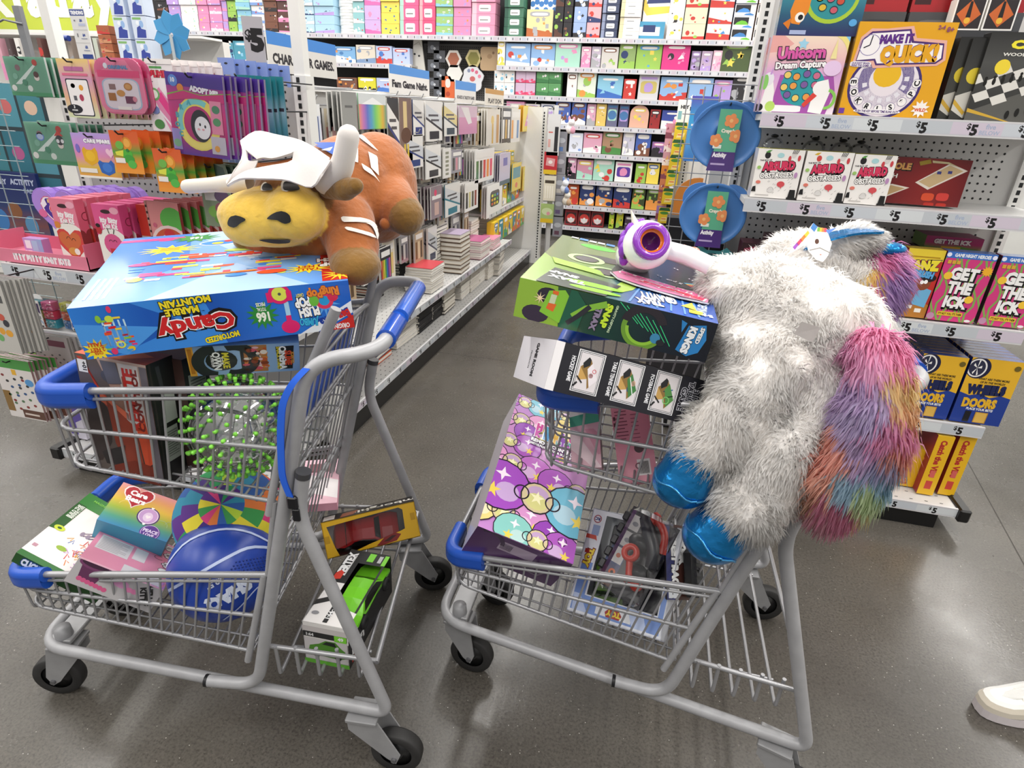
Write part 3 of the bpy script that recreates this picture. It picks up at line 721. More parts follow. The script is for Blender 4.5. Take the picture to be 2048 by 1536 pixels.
top+=[('e',.17,.28,.035,.03,'#f2d13a'),('e',.16,.5,.06,.022,'#e2468b'),('r',.18,.49,.2,.02,'#e83a4d'),('e',.6,.62,.14,.028,'#cfe26a'),('r',.62,.45,.22,.022,'#7fb7ea'),('e',.82,.47,.06,.03,'#e2326c'),('e',.7,.22,.07,.028,'#ee4d2a'),('e',.56,.22,.05,.02,'#3a8fdc'),('r',.38,.25,.26,.02,'#f07a2a'),('x',4),('e',.66,.35,.025,.02,'#2f7fd8'),('e',.74,.2,.02,.015,'#cfe26a'),
        ('s',.85,.22,.035,.075,12,'#f7df35',1.7),('t','2 FEET',.85,.24,.03,'#c0391e',180,.04),('t','TALL!',.85,.2,.03,'#c0391e',180,.04),('x',4),('p',[(.9,.02),(1,.02),(1,.62),(.9,.62)],'#c42722'),('s',.97,.1,.03,.09,12,'#f7df35',1),('t','6+',.97,.1,.04,'#c0391e',180,.05),('x',5),('t','PUSH',.955,.32,.05,'#fff',180,.06,None,.06,'#111'),('t','POP',.95,.25,.05,'#fff',180,.06,None,.06,'#111'),('r',.872,.47,.03,.05,'#f0d23a')]
mb=carton(d,'#2a6fd2',[('F',front,180),('T',top),('R',[('g',0,0,1,1,['#2a64c4','#3f86de'],0),('r',.0,.0,.2,1,'#c42722')])],GLOSS)
put(mb,'toy_box','marble','big blue marble run box lying upside down under the bull plush','toy box')
# ---- slime cinema box
m,d=fitM('slime')
f=[('g',0,0,1,1,['#86a9d8','#9dbde4','#8db2e0'],0),('p',[(0,0),(.06,0),(.06,1),(0,1)],'#e2a63a'),('r',.012,.08,.035,.84,'#b9771f'),('o',.27,.46,.34,.62,'#23252d',100,260),('o',.40,.5,.34,.6,'#23252d',250,470),('e',.29,.5,.36,.34,'#16171c'),('t','MAKE',.33,.5,.15,'#e9dc3a',-90,.04),('t','YOUR',.29,.5,.07,'#fff',-90,.03),('t','OWN',.25,.5,.17,'#fff',-90,.04),('t','A FIVE-OFF',.21,.5,.06,'#fff',-90,.03),('x',3)]
f+=[('r',.46,.06,.24,.92,'#b77a46'),('r',.46,.06,.03,.92,'#2a2327')]
rd=random.Random(2)
for i in range(34):f+=[('e',.5+.19*rd.random(),.12+.78*rd.random(),.04+.06*rd.random(),.03+.05*rd.random(),['#c85a30','#e9b9c6','#f0e3d8','#8c3d24','#e58a3a','#5a2c20','#d8546a'][i%7]),('x',4+i%3)]
f+=[('x',4),('p',[(.80,.1),(.93,.1),(.95,.92),(.78,.9)],'#15151a'),('t','SNACK STAND',.805,.5,.085,'#ecd93a',-90,.04),('t','CINEMA',.845,.5,.16,'#ffffff',-90,.05),('t','SLIME',.895,.5,.15,'#d9482a',-90,.05),('t','SCENTED',.935,.5,.07,'#e9a23a',-90,.04)]
mb=carton(d,'#8fb2df',[('F',f),('R',[('g',0,0,1,1,['#3a68ac','#5b8dcb'],0)]),('T',[('r',0,0,1,1,'#6f9ad2')])],CARD)
put(mb,'slime_kit_box','slime','pale blue slime cinema kit box wedged under the big blue box','toy box')
# ---- remote control robot box (red-brown) and the black one behind it
m,d=fitM('rc')
f=[('g',0,0,1,1,['#3c2f2c','#6a4a40','#8e6a5c','#b29a90'],1),('p',[(0,1),(.3,1),(.48,.7),(.4,.45),(.62,.2),(.9,0),(0,0)],'#5d534f'),('p',[(.02,.98),(.1,.98),(.3,.62),(.58,.5),(.5,.58),(.28,.75)],'#b6402c'),('p',[(0,.5),(.25,.7),(.38,.52),(.3,.3),(.1,.12),(0,.1)],'#3b302f'),('p',[(.2,.74),(.64,.58),(.64,.52),(.2,.66)],'#d2674a'),('p',[(.34,.66),(.7,.48),(.74,.1),(.5,.1),(.36,.3)],'#8d3a28'),('p',[(.72,.45),(.86,.6),(.9,.2),(.76,.12)],'#c84a2a'),('p',[(.12,.2),(.5,.3),(.42,.1),(.16,.1)],'#2b2728'),('p',[(.28,.1),(.6,.18),(.86,.16),(.95,0),(.2,0)],'#7a2f20'),('e',.45,.86,.07,.05,'#4a4a52'),('p',[(.36,.98),(.58,.98),(.62,.82),(.42,.8)],'#5b5b66'),('x',5)]
f+=[('r',.60,.42,.28,.56,'#b9b3b2'),('r',.63,.6,.06,.28,'#8f4a3c'),('t','REMOTE',.72,.70,.085,'#b02a22',90,.05,.50),('t','CONTROL',.81,.70,.05,'#6d1f1b',90,.05,.50),('r',.9,.02,.1,.96,'#5f5a62'),('r',.03,.86,.13,.1,'#e6e4e2'),('t','10+',.12,.91,.035,'#222',90,.04),('x',6)]
for i,x in enumerate((.28,.52,.76)):f+=[('r',x,.03,.17,.12,'#a9a5a4'),('x',7),('p',[(x+.05,.05),(x+.1,.09),(x+.04,.13),(x+.13,.12),(x+.12,.05)],'#191919'),('x',6)]
rs=[('r',0,0,1,1,'#141516'),('r',.08,.0,.06,1,'#2b2625'),('p',[(.3,.96),(.45,.96),(.55,.7),(.42,.7)],'#2f3134'),('r',.3,.18,.5,.28,'#9da39c'),('r',.36,.5,.5,.26,'#a4aaa3'),('x',3)]+lines(.33,.2,.42,.24,12,'#5d625d',.4)
mb=carton(d,'#6b4038',[('F',f),('R',rs),('T',[('g',0,0,1,1,['#d6552c','#7a2f1f'],0),('p',[(.2,.2),(.6,.1),(.9,.6),(.5,.9)],'#e9743a')])],CARD)
put(mb,'robot_toy_box','rc','tall red and brown remote control toy box in the upper basket','toy box')
mb=carton((.15,.06,.225),'#1b1c1d',[('R',[('r',0,0,1,1,'#1d1e1f'),('r',.15,.55,.7,.3,'#8d938c'),('r',.15,.2,.7,.3,'#878d86'),('x',3)]+lines(.2,.58,.6,.24,9,'#4d524d',.4)),('F',[('r',0,0,1,1,'#4a3430')])],CARD)
put(mb,'robot_toy_box',pose(-.885,.851,.803,R(-2),R(-3)),'black box with grey text panels right behind the red brown box','toy box')
# ---- care bears box, pink box, click box in the lower basket
def rainbow(n):return['#c9879d','#d7a79a','#dcb44a','#c2b83c','#7fa94a','#3f8f86','#3a7fb0'][:n]
m,d=fitM('care')
f=[('g',0,0,1,1,['#3a86b4','#4f9c82','#9bb43e','#dcbc3e','#dfa05e','#d78f94'],1),('o',.2,.5,.1,.108,'#e9d98a',0,180),('o',.8,.3,.12,.128,'#9fc4a0',0,180),('o',.92,.36,.09,.098,'#9fc4a0',0,180),('x',3),('h',.3,.78,.30,'#f3e6e4'),('h',.3,.78,.27,'#b3222e'),('t','Care',.30,.84,.12,'#fff',0,.05),('t','Bears',.30,.69,.12,'#fff',0,.05),('x',4),('e',.58,.42,.21,.21,'#4b2a6e',28),('e',.58,.42,.185,.185,'#efe6f2',28),('e',.58,.42,.17,.17,'#c9a2d6',28),('e',.58,.40,.09,.11,'#e7d3ee'),('h',.58,.40,.05,'#f7f0f8'),('h',.58,.62,.03,'#fff'),('h',.58,.22,.03,'#fff'),('x',4),('e',.72,.08,.19,.17,'#5a3590',28),('o',.72,.08,.16,.17,'#d9c6ec'),('t','PEACE',.72,.11,.07,'#e9def5',0,.04),('t','LOVE',.72,.02,.06,'#e9def5',0,.04)]
mb=carton(d,'#b58a80',[('T',f),('K',[('r',0,0,1,1,'#a08a86')]),('R',[('g',0,0,1,1,['#2c6f96','#d5a94a'],0)]),('F',[('r',0,0,1,1,'#3f8fae')])],CARD)
put(mb,'care_toy_box','care','rainbow coloured toy box with a red heart badge in the lower basket','toy box')
m,d=fitM('pink')
f=[('r',0,0,1,1,'#e391ad'),('p',[(.0,.0),(1,.0),(1,.03),(0,.03)],'#e9b3c4'),('x',2)]
for x,y,w,h in((.13,.76,.36,.19),(.06,.30,.40,.32),(.50,.36,.16,.26),(.46,.03,.48,.17)):f+=[('r',x,y,w,h,'#d9d6d8')]
f+=[('x',4)]+lines(.08,.33,.34,.26,9,'#a9a5a9',.35)+[('x',4)]+lines(.15,.78,.3,.14,6,'#a9a5a9',.35)+[('x',4)]+lines(.53,.62,.3,.3,11,'#b4607c',.3)+[('x',4),('e',.66,.12,.03,.03,'#222'),('x',4)]
# bow and flower clouds printed at the right end
f+=[('e',.80,.60,.045,.04,'#2b2327'),('e',.80,.60,.039,.034,'#e9829f'),('e',.91,.36,.05,.045,'#fff'),('o',.91,.36,.045,.05,'#2b2327'),('e',.86,.60,.02,.03,'#e9829f'),('x',4)]
for cx,cy in((.93,.72),(.95,.5),(.9,.9)):
    for k in range(6):f+=[('e',cx+.055*math.cos(k*1.05),cy+.045*math.sin(k*1.05),.032,.03,'#2a2528'),('x',5)]
    for k in range(6):f+=[('e',cx+.05*math.cos(k*1.05),cy+.04*math.sin(k*1.05),.028,.026,'#f1eef0'),('x',6)]
    f+=[('e',cx,cy,.05,.045,'#f1eef0'),('r',cx-.05,cy-.005,.1,.006,'#333'),('r',cx-.05,cy+.012,.1,.006,'#333'),('x',4)]
for i in range(4):f+=[('p',[(.78+i*.06,.02),(.81+i*.06,.02),(.87+i*.06,.14),(.84+i*.06,.14)],'#c98fd0'),('x',4)]
g=[('r',0,0,1,1,'#a9a6a8'),('p',[(.1,.3),(.3,.3),(.36,1),(.06,1)],'#5b2a4e'),('e',.2,.95,.6,.2,'#6d365e'),('e',.2,.97,.5,.13,'#3b1c34'),('x',3)]
for i in range(7):g+=[('e',.12+i*.05,.30-.015*i,.10,.09,'#c2527f'),('x',4+i%2)]
g+=[('e',.55,.66,.3,.16,'#c58bb2'),('e',.66,.55,.13,.1,'#d27aa6'),('e',.72,.55,.13,.1,'#d27aa6'),('t','HELLO',.9,.62,.2,'#151515',-62,.06),('t','KITTY',.84,.5,.2,'#151515',-62,.06)]
mb=carton(d,'#b9b4b6',[('T',f),('F',g),('R',[('r',0,0,1,1,'#a3808f')])],CARD)
put(mb,'pink_toy_box','pink','pink and glittery grey toy box lying against the lower basket side','toy box')
m,d=fitM('click')
f=[('r',0,0,1,1,'#ece5e4'),('r',0,.0,1,.06,'#2e6a2e'),('r',0,.8,1,.2,'#2f7a2f'),('p',[(0,.4),(.12,.42),(.12,.82),(0,.82)],'#22551f'),('t','BUILD THE',.05,.7,.035,'#e9efe6',90,.03,.2),('t','MANHATTAN',.09,.7,.035,'#e9efe6',90,.03,.2),('e',.1,.44,.05,.035,'#c3d43a'),('e',.1,.44,.02,.014,'#22551f'),('x',4),('e',.3,.25,.05,.028,'#8fae3a'),('e',.72,.66,.055,.032,'#343a8a'),('r',.04,.14,.05,.035,'#b98a9a'),('x',4)]
rd=random.Random(4)
for i in range(46):
    x=.55+rd.gauss(0,.1);y=.27+rd.gauss(0,.06);a=rd.random()*3;L_=.05
    f+=[('l',[(x,y),(x+L_*math.cos(a),y+L_*math.sin(a)),(x+L_*math.cos(a+1.5),y+L_*math.sin(a+1.5))],.009,['#d57a3a','#b98ac0','#c8463c','#5a78b4','#d9a23a'][i%5]),('x',4+i%3)]
for x in(.33,.40):f+=[('l',[(x,.5),(x+.26,.66)],.012,'#6b5f78'),('l',[(x+.03,.48),(x+.29,.64)],.012,'#6b5f78'),('e',x+.01,.5,.02,.03,'#8a7f94'),('x',5)]
f+=[('e',.75,.5,.1,.04,'#b5925a'),('p',[(.6,.4),(.9,.56),(.88,.6),(.58,.43)],'#d09a64'),('p',[(.62,.84),(.7,.88),(.8,.9),(.72,.95),(.64,.9)],'#e9e34a'),('t','MAGNETIC SET',.3,.93,.03,'#7ac04a',0,.03)]
mb=carton(d,'#2f6a2d',[('T',f),('L',[('r',0,0,1,1,'#2a602a')]),('F',[('r',0,0,1,1,'#235022'),('t','CLICK',.2,.5,.6,'#e9eef0',0,.07,.22,.08,'#1b3a7a')])],CARD)
put(mb,'building_set_box','click','white and green building set box at the front of the lower basket','toy box')
# ---- balls
def ball_center(px,py,zc):return at(px,py,z=zc)
c=ball_center(449,1136,.404);r=.1135
mb=MB();base='#1d3f9e';mb.ell(c,r,base,PLAS,n=48)
def on_ball(c,r,pts,wd,col,mb,e=.0012):
    """a painted band following 3D directions on a ball"""
    P=[Vector(p).normalized()for p in pts];vs=[]
    for i,p in enumerate(P):
        t=(P[min(i+1,len(P)-1)]-P[max(i-1,0)]).normalized();w=p.cross(t)
        vs+=[c+(p+w*wd/2).normalized()*(r+e),c+(p-w*wd/2).normalized()*(r+e)]
    mb.add(vs,[(2*i,2*i+1,2*i+3,2*i+2)for i in range(len(P)-1)],col,PLAS,True)
vd=(Vector((0,0,EYE))-c).normalized();rt=Vector(tuple(CAMR[0]));rt=(rt-vd*rt.dot(vd)).normalized();upv=vd.cross(rt)
def bdir(x,y): # point of the ball's facing half, in ball radii as seen from the aisle
    z=math.sqrt(max(0,1-x*x-y*y));return rt*x+upv*y+vd*z
def curve2(pts,n=14):
    out=[]
    for i in range(n+1):
        t=i/n*(len(pts)-1);k=min(int(t),len(pts)-2);u=t-k
        p0=pts[max(k-1,0)];p1=pts[k];p2=pts[k+1];p3=pts[min(k+2,len(pts)-1)]
        out.append(tuple(.5*((2*p1[j])+(-p0[j]+p2[j])*u+(2*p0[j]-5*p1[j]+4*p2[j]-p3[j])*u*u+(-p0[j]+3*p1[j]-3*p2[j]+p3[j])*u**3)for j in range(2)))
    return out
for pts,wd in(([(-.99,.02),(-.7,.45),(-.2,.68),(.3,.66),(.8,.45)],.055),([(-.88,-.40),(-.5,-.16),(.0,.17),(.4,.37),(.9,.36)],.055),([(.92,-.1),(.6,-.35),(.35,-.68),(.1,-.92)],.03),([(-.5,.84),(-.1,.93),(.3,.9)],.02)):
    on_ball(c,r,[bdir(*q)for q in curve2(pts)],wd,'#b9c6e8',mb)
for i in range(14):
    for j in range(9):
        x,y=.12+i*.06+(j%2)*.03,.20-j*.055+i*.012
        if x*x+y*y<.93 and y<.05+.3*x and y>-.28+.35*x-.1:
            dd=bdir(x,y);mb.ell(c+dd*r*1.0,(.0022,)*3,'#152f7d',PLAS,n=6)
g,fs,w=glyphs('SHAQ',.08)
def ball_text(s,x0,y0,size,rot,col,bold=.08):
    g,fs,w=glyphs(s,bold);k=size/.72;ca,sa=math.cos(rot),math.sin(rot)
    mb.add([c+bdir(x0+(ca*x-sa*y)*k,y0+(sa*x+ca*y)*k)*(r+.0013)for x,y in g],fs,col,PLAS)
ball_text('SHAQ',.14,-.47,.21,R(35+180),'#d5ddf0');ball_text('29.5"',-.12,-.26,.1,R(33+180),'#d5ddf0',.04)
tag(mb.build('basketball'),'blue basketball with white lettering in the lower basket','ball')
c=ball_center(462,1036,.455);r=.122;mb=MB()
cols=['#2c5fa8','#e8d83a','#2f9a5a','#e07a3a','#5b2c8a','#b9d83c','#d8407f','#2f8fae','#3d9a50','#452a7d']
NL,NM=8,14;q=Matrix.Rotation(R(35),3,'X')@Matrix.Rotation(R(20),3,'Y')
pos=lambda i,k:c+q@(Vector((math.sin(PI*i/NL)*math.cos(2*PI*k/NM),math.sin(PI*i/NL)*math.sin(2*PI*k/NM),math.cos(PI*i/NL))))*r
S_=4
for i in range(NL):
    for k in range(NM):
        vs=[];fs=[]
        for a in range(S_+1):
            for b in range(S_+1):vs.append(pos(i+a/S_,k+b/S_+(i%2)*.5))
        for a in range(S_):
            for b in range(S_):fs.append((a*(S_+1)+b,(a+1)*(S_+1)+b,(a+1)*(S_+1)+b+1,a*(S_+1)+b+1))
        mb.add(vs,fs,cols[(i*3+k*7+(k//3))%10],PLAIN,True)
tag(mb.build('patchwork_ball'),'multicoloured patchwork cloth ball behind the blue basketball','ball')
c=ball_center(478,850,.787);r=.094
mb=MB();mb.ell(c,r,'#ffffff',clear('clear_ball',(.86,.88,.86),.9,.05),n=40);e=mb.build('spiky_ball');tag(e,'clear ball covered in lime green soft spikes, upper basket','ball')
mb=MB();N_=250
for i in range(N_):
    zz=1-2*(i+.5)/N_;a=i*2.399963;s_=math.sqrt(1-zz*zz);dd=Vector((s_*math.cos(a),s_*math.sin(a),zz))
    mq=Matrix.Translation(c+dd*(r-.001))@dd.to_track_quat('Z','Y').to_matrix().to_4x4()
    mb.lathe([(.0034,0),(.003,.003),(.0044,.006),(.0036,.009),(0,.010)],'#86dd4a',PLAS,7,mq)
k=mb.build('soft_spikes',e);k['kind']='stuff'
# ---- small things behind in the lower basket
mb=carton((.10,.16,.03),'#e9a8be',[('T',[('r',0,0,1,1,'#efc3cf'),('p',[(0,.3),(1,.1),(1,.5),(0,.7)],'#f6f0f0'),('r',.2,.7,.6,.2,'#7b4a52')])])
put(mb,'craft_box',Matrix(pose(-.80,1.19,.41,R(25),R(14))),'pink and white craft box behind the patchwork ball','toy box')
mb=MB();M4=Matrix(pose(-.915,1.045,.44,R(20),R(24)))
mb.prism([(.042*math.cos(k*PI/12),.042*math.sin(k*PI/12))for k in range(24)],-.008,.008,'#e6e1ea',PLAS)
art(mb,(-.042,-.042,.008),(.084,0,0),(0,.084,0),[('e',.5,.5,.4,.4,'#4a3a96',24),('e',.4,.6,.18,.2,'#c25a8c'),('e',.6,.4,.16,.18,'#5f9ad2'),('s',.55,.62,.05,.12,5,'#e9d84a')],PLAS)
put(mb,'plastic_disc_toy',M4,'round purple patterned toy disc behind the rainbow box','toy')
# ---- toy cars on the low rear rack
def car_body(L,W,H,col,dark,stripes=False):
    """a low sports car along +X, wheels on z=0"""
    prof=[(-.50,.30),(-.49,.52),(-.40,.60),(-.24,.66),(-.12,.93),(.06,1.0),(.20,.92),(.34,.62),(.47,.45),(.5,.30),(.49,.16),(-.49,.16)]
    lev=[1.0,1,1,1,.74,.68,.72,1,.96,.9,.95,1]
    mb=MB();n=len(prof);vs=[]
    for s in(-1,1):
        for(x,z),w in zip(prof,lev):vs.append((x*L,s*W/2*w*(1 if abs(x)<.42 else.9),z*H))
    for x,z in prof:vs.append((x*L,0,z*H*(1.04 if z>.4 else 1)))
    fs=[(i,(i+1)%n,2*n+(i+1)%n,2*n+i)for i in range(n)]+[(2*n+i,2*n+(i+1)%n,n+(i+1)%n,n+i)for i in range(n)]
    mb.add(vs,fs,col,SHINY,False);mb.add(vs[:n],[tuple(range(n))],col,SHINY);mb.add(vs[n:2*n],[tuple(range(n))[::-1]],col,SHINY)
    top=lambda i,t:Vector(vs[i]).lerp(Vector(vs[n+i]),t)if t!=.5 else Vector(vs[2*n+i])
    def pane(i,j,t0,t1,a=.1,b=.9):
        P=[]
        for k,t in((a,t0),(b,t0),(b,t1),(a,t1)):
            p=Vector(vs[i]).lerp(Vector(vs[j]),k);q_=Vector(vs[n+i]).lerp(Vector(vs[n+j]),k);c_=Vector(vs[2*n+i]).lerp(Vector(vs[2*n+j]),k)
            P.append((p.lerp(c_,t*2)if t<.5 else c_.lerp(q_,t*2-1))+Vector((0,0,.0012)))
        mb.add(P,[(0,1,2,3)],dark,SHINY)
    pane(5,7,.06,.5,.32,.92);pane(5,7,.5,.94,.32,.92);pane(3,4,.08,.5,.25,.9);pane(3,4,.5,.92,.25,.9)
    pane(4,6,.2,.40,.2,.8)if stripes else None;pane(4,6,.6,.80,.2,.8)if stripes else None
    for s in(-1,1):
        P=[(x*L,s*(W/2*w+.0012),z*H)for x,z,w in((-.22,.66,.98),(-.12,.88,.78),(.06,.94,.72),(.19,.87,.76),(.28,.66,.98))]
        mb.add(P,[tuple(range(5))if s<0 else tuple(range(5))[::-1]],dark,SHINY)
        mb.add([(x*L,s*(W/2*.9),z*H)for x,z in((.49,.32),(.42,.5),(.34,.55),(.40,.36))],[(0,1,2,3)if s<0 else(3,2,1,0)],'#e9eef0',SHINY)
    return mb
def car_toy(par,Mx,L,W,H,col,dark,stripes=False,nm='toy_car'):
    b=car_body(L,W,H,col,dark,stripes).build(nm,par);b.matrix_local=Mx
    for x in(-.31,.31):
        for s in(-1,1):
            w=MB();w.lathe([(0,-.008),(H*.24,-.008),(H*.27,-.004),(H*.27,.004),(H*.24,.008),(H*.14,.0085),(H*.13,.006),(0,.006)],'#19191a',RUBBER,18,Matrix.Translation((x*L,s*W*.46,H*.26))@Matrix.Rotation(-s*PI/2,4,'X'));w.build('car_wheel',b)
    return b
m,d=fitM('lambo');x,y,z=(q/2 for q in d);YE,BK='#d9a916','#17130f'
e=empty('car_toy_box','yellow and black window box with a red sports car, rear rack','toy box',m)
mb=MB();mb.box(-x,x,y-.002,y,-z,z,'#7c7a80',CARD);mb.box(-x,x,-y,y,-z,-z+.002,BK,CARD);mb.box(-x,x,-y,y,z-.002,z,BK,CARD);mb.box(-x,-x+.002,-y,y,-z,z,YE,CARD);mb.box(x-.002,x,-y,y,-z,z,YE,CARD)
W0=[(-.90,.70),(.64,.86),(.72,.70),(.70,-.36),(.62,-.42),(-.1,-.74),(-.52,-.98),(-.74,-.98),(-.80,-.5)]
W0=[(a*x,b*z)for a,b in W0];O_=[(-x,z),(x,z),(x,-z),(-x,-z)]
bm=bmesh.new()
ov=[bm.verts.new((a,-y,b))for a,b in O_];wv=[bm.verts.new((a,-y,b))for a,b in W0]
eds=[bm.edges.new((ov[i],ov[(i+1)%4]))for i in range(4)]+[bm.edges.new((wv[i],wv[(i+1)%len(wv)]))for i in range(len(wv))]
bmesh.ops.triangle_fill(bm,edges=eds,use_beauty=True,use_dissolve=False,normal=(0,-1,0));bm.verts.index_update()
mb.add([v.co.copy()for v in bm.verts],[tuple(v.index for v in f_.verts)for f_ in bm.faces],YE,CARD);bm.free()
face_art(mb,d,'T',[('r',0,0,1,1,BK),('t','Lamborghini',.72,.45,.42,'#e8e4da',180,.02),('r',.02,.1,.12,.7,'#c9c6c0'),('p',[(.2,.1),(.34,.2),(.4,.8),(.22,.7)],'#8a4a2a'),('r',.45,.38,.14,.14,'#8f8a7a')])
face_art(mb,d,'F',[('e',.62,.06,.02,.02,'#222'),('p',[(.52,.03),(.62,.22),(.74,.27),(.8,.2),(.74,.05),(.6,.02)],'#7d1f1d'),('p',[(.6,.1),(.7,.22),(.75,.2),(.66,.08)],'#3a1412'),('r',.93,.5,.05,.2,'#b98d10'),('r',.01,.4,.05,.2,'#b98d10')])
mb.build('carton',e)
mb=MB();mb.add([(a,-y+.001,b)for a,b in W0],[tuple(range(len(W0)))[::-1]],'#fff',FILM);mb.build('window_film',e)
car_toy(e,Matrix.Translation((-.015,.022,-.012))@Matrix.Rotation(R(62),4,'X')@Matrix.Rotation(R(176),4,'Z')@Matrix.Translation((0,0,-.02)),.172,.078,.044,'#a01d22','#101012')
m,d=fitM('vertex');x,y,z=(q/2 for q in d)
e=empty('car_toy_box','white and black open front box with a lime green car','toy box',m)
mb=MB();mb.box(-x,x,-y,y,-z,-z+.002,'#2a2a2a',CARD);mb.box(-x,-x+.002,-y,y,-z,z,'#202021',CARD);mb.box(x-.002,x,-y,y,-z,z*.2,'#232324',CARD);mb.box(-x,x,y-.002,y,-z,z,'#18181a',CARD);mb.box(-x,x,-y,-y+.002,-z,z,'#e4e1de',CARD)
def tp(P,col):mb.add([(a*x,b*y,z)for a,b in P],[tuple(range(len(P)))],col,CARD)
tp([(-1,-1),(1,-1),(1,-.62),(-.25,-.5),(-.3,1),(-1,1)],'#e6e3e1');tp([(-.3,.64),(1,.64),(1,1),(-.3,1)],'#1b1b1c');tp([(.9,-.62),(1,-.62),(1,.64),(.9,.64)],'#232324')
face_art(mb,d,'T',[('p',[(0,.52),(.37,.52),(.36,1),(0,1)],'#19191a'),('t','VERTEX',.13,.78,.085,'#f1f1f1',90,.06,.36),('p',[(.02,.55),(.2,.57),(.2,.66),(.1,.69),(.02,.64)],'#cf3a2a'),('r',.22,.62,.03,.3,'#cfcfcf'),('r',.52,.86,.16,.12,'#7ccf3a'),('r',.9,.83,.1,.15,'#7ccf3a'),('r',.78,.86,.09,.1,'#b9b9b9'),('x',3),('p',[(.0,.2),(.3,.28),(.3,.35),(0,.27)],'#262626'),('r',.42,.03,.1,.26,'#262626'),('t','1:64',.47,.12,.04,'#eee',90,.04),('t','SCALE',.5,.2,.03,'#eee',90,.04),('e',.16,.12,.035,.022,'#8a8a8e')])
face_art(mb,d,'F',[('r',0,.78,1,.14,'#c9c3c2'),('r',.02,.66,.96,.13,'#262627'),('t','1:64',.16,.72,.07,'#ddd',0,.04),('r',.7,.64,.27,.15,'#7ccf3a'),('t','49',.84,.72,.08,'#f4f4f4',0,.04),('r',.02,.1,.96,.54,'#cdc9ca'),('p',[(.1,.3),(.14,.45),(.35,.52),(.5,.62),(.72,.62),(.85,.48),(.93,.42),(.93,.25),(.8,.2),(.3,.22)],'#4f8a2a'),('p',[(.42,.52),(.52,.6),(.7,.6),(.74,.5)],'#17201a'),('e',.28,.25,.07,.08,'#141514'),('e',.76,.25,.07,.09,'#141514'),('r',0,0,1,.1,'#5fae2e')])
face_art(mb,(d[0],d[1],d[2]),'R',[('r',0,0,1,.6,'#232325'),('t','DRIFT',.2,.3,.16,'#e9e9e9',0,.06),('r',.05,.05,.2,.12,'#cf3a2a')])
mb.build('carton',e)
car_toy(e,Matrix.Translation((.018,.018,-.012))@Matrix.Rotation(R(-90),4,'Z')@Matrix.Rotation(R(0),4,'Y'),.205,.072,.062,'#78d02c','#0e120e',True)
# ================================================================ cart B
m,d=fitM('threegame')
FR=[('r',0,0,1,1,'#15151f'),('r',0,0,.055,1,'#e9e6e8'),('x',2)]
for i,(x0,nm)in enumerate(((.15,'HOCKEY GAME'),(.41,'TABLE TENNIS GAME'),(.665,'FOOSBALL GAME'))):
    w_=.17;gcol=('#e4dde2','#3d7a3f','#4c8a45')[i]
    FR+=[('r',x0,.10,w_,.86,'#f1f0f2'),('r',x0+.006,.115,w_-.012,.83,'#15151f'),('r',x0+.011,.13,w_-.022,.80,'#f1f0f2'),('r',x0+.015,.145,w_-.03,.77,'#15151f'),('r',x0+.018,.155,w_-.036,.75,'#d9d3d6'),('p',[(x0+.03,.34),(x0+.03,.62),(x0+.085,.78),(x0+.085,.40)],'#c39a55'),('p',[(x0+.03,.62),(x0+.085,.80),(x0+.15,.42),(x0+.1,.2),(x0+.085,.40)],'#8a6a35'),('p',[(x0+.075,.60),(x0+.1,.74),(x0+.15,.42),(x0+.11,.24)],gcol),('p',[(x0+.04,.70),(x0+.07,.84),(x0+.085,.80),(x0+.085,.68),(x0+.05,.6)],'#16161a'),('l',[(x0+.03,.3),(x0+.01,.2)],.04,'#16161a'),('l',[(x0+.06,.3),(x0+.02,.42)],.03,'#16161a'),('x',9)]
    FR+=([('e',x0+.105,.48,.05,.05,'#cf2e34'),('o',x0+.12,.58,.03,.045,'#cf6a72')],[('e',x0+.1,.42,.05,.07,'#3a8ad0'),('e',x0+.12,.55,.05,.06,'#e0b8a0'),('l',[(x0+.09,.66),(x0+.13,.32)],.015,'#fff')],[('l',[(x0+.07,.55),(x0+.13,.63)],.025,'#2d6aa0'),('l',[(x0+.08,.42),(x0+.14,.5)],.025,'#1d1d22'),('o',x0+.1,.38,.06,.08,'#7ac46a')])[i]
    FR+=[('x',3),('t',nm,x0-.022,.53,.085,'#ececf0',-90,.03,(.52,.72,.62)[i]),('x',3)]
FR+=[('t','3 IN 1',.955,.55,.13,'#15151f',-90,.04,.42,.05,'#d9d9e2'),('t','TABLETOP',.915,.5,.13,'#15151f',-90,.04,.82,.05,'#d9d9e2'),('t','GAME',.875,.5,.13,'#15151f',-90,.04,.5,.05,'#d9d9e2')]
TP=[('g',0,0,1,1,['#3a2a24','#4a382e','#2b2423'],0),('r',0,0,.12,1,'#ececec'),('p',[(.04,.0),(.10,.0),(.14,.12),(.05,.5),(.02,.5)],'#d8a55a'),('p',[(.06,.1),(.1,.02),(.13,.1),(.1,.3)],'#6fc08a'),('r',.15,.03,.16,.2,'#e4e2e2'),('p',[(.33,0),(.7,.0),(.62,.3),(.36,.2)],'#a05a38'),('p',[(.46,.0),(.62,.0),(.66,.18),(.52,.2)],'#e8cf6a'),('r',.86,.05,.1,.1,'#e9d23a'),('t','8+',.9,.1,.05,'#eee',180,.04)]
TL=[('r',0,0,1,1,'#dedbe0'),('t','GAME ROOM',.55,.52,.17,'#1b1b22',-90,.07,.74),('t','PRODUCTS',.40,.5,.08,'#33333a',-90,.02,.4)]
mb=carton(d,'#dedbe0',[('F',FR),('T',TP),('L',TL)],CARD)
put(mb,'table_game_box','threegame','white and navy three in one tabletop game box on right cart','game box')
m,d=fitM('speed')
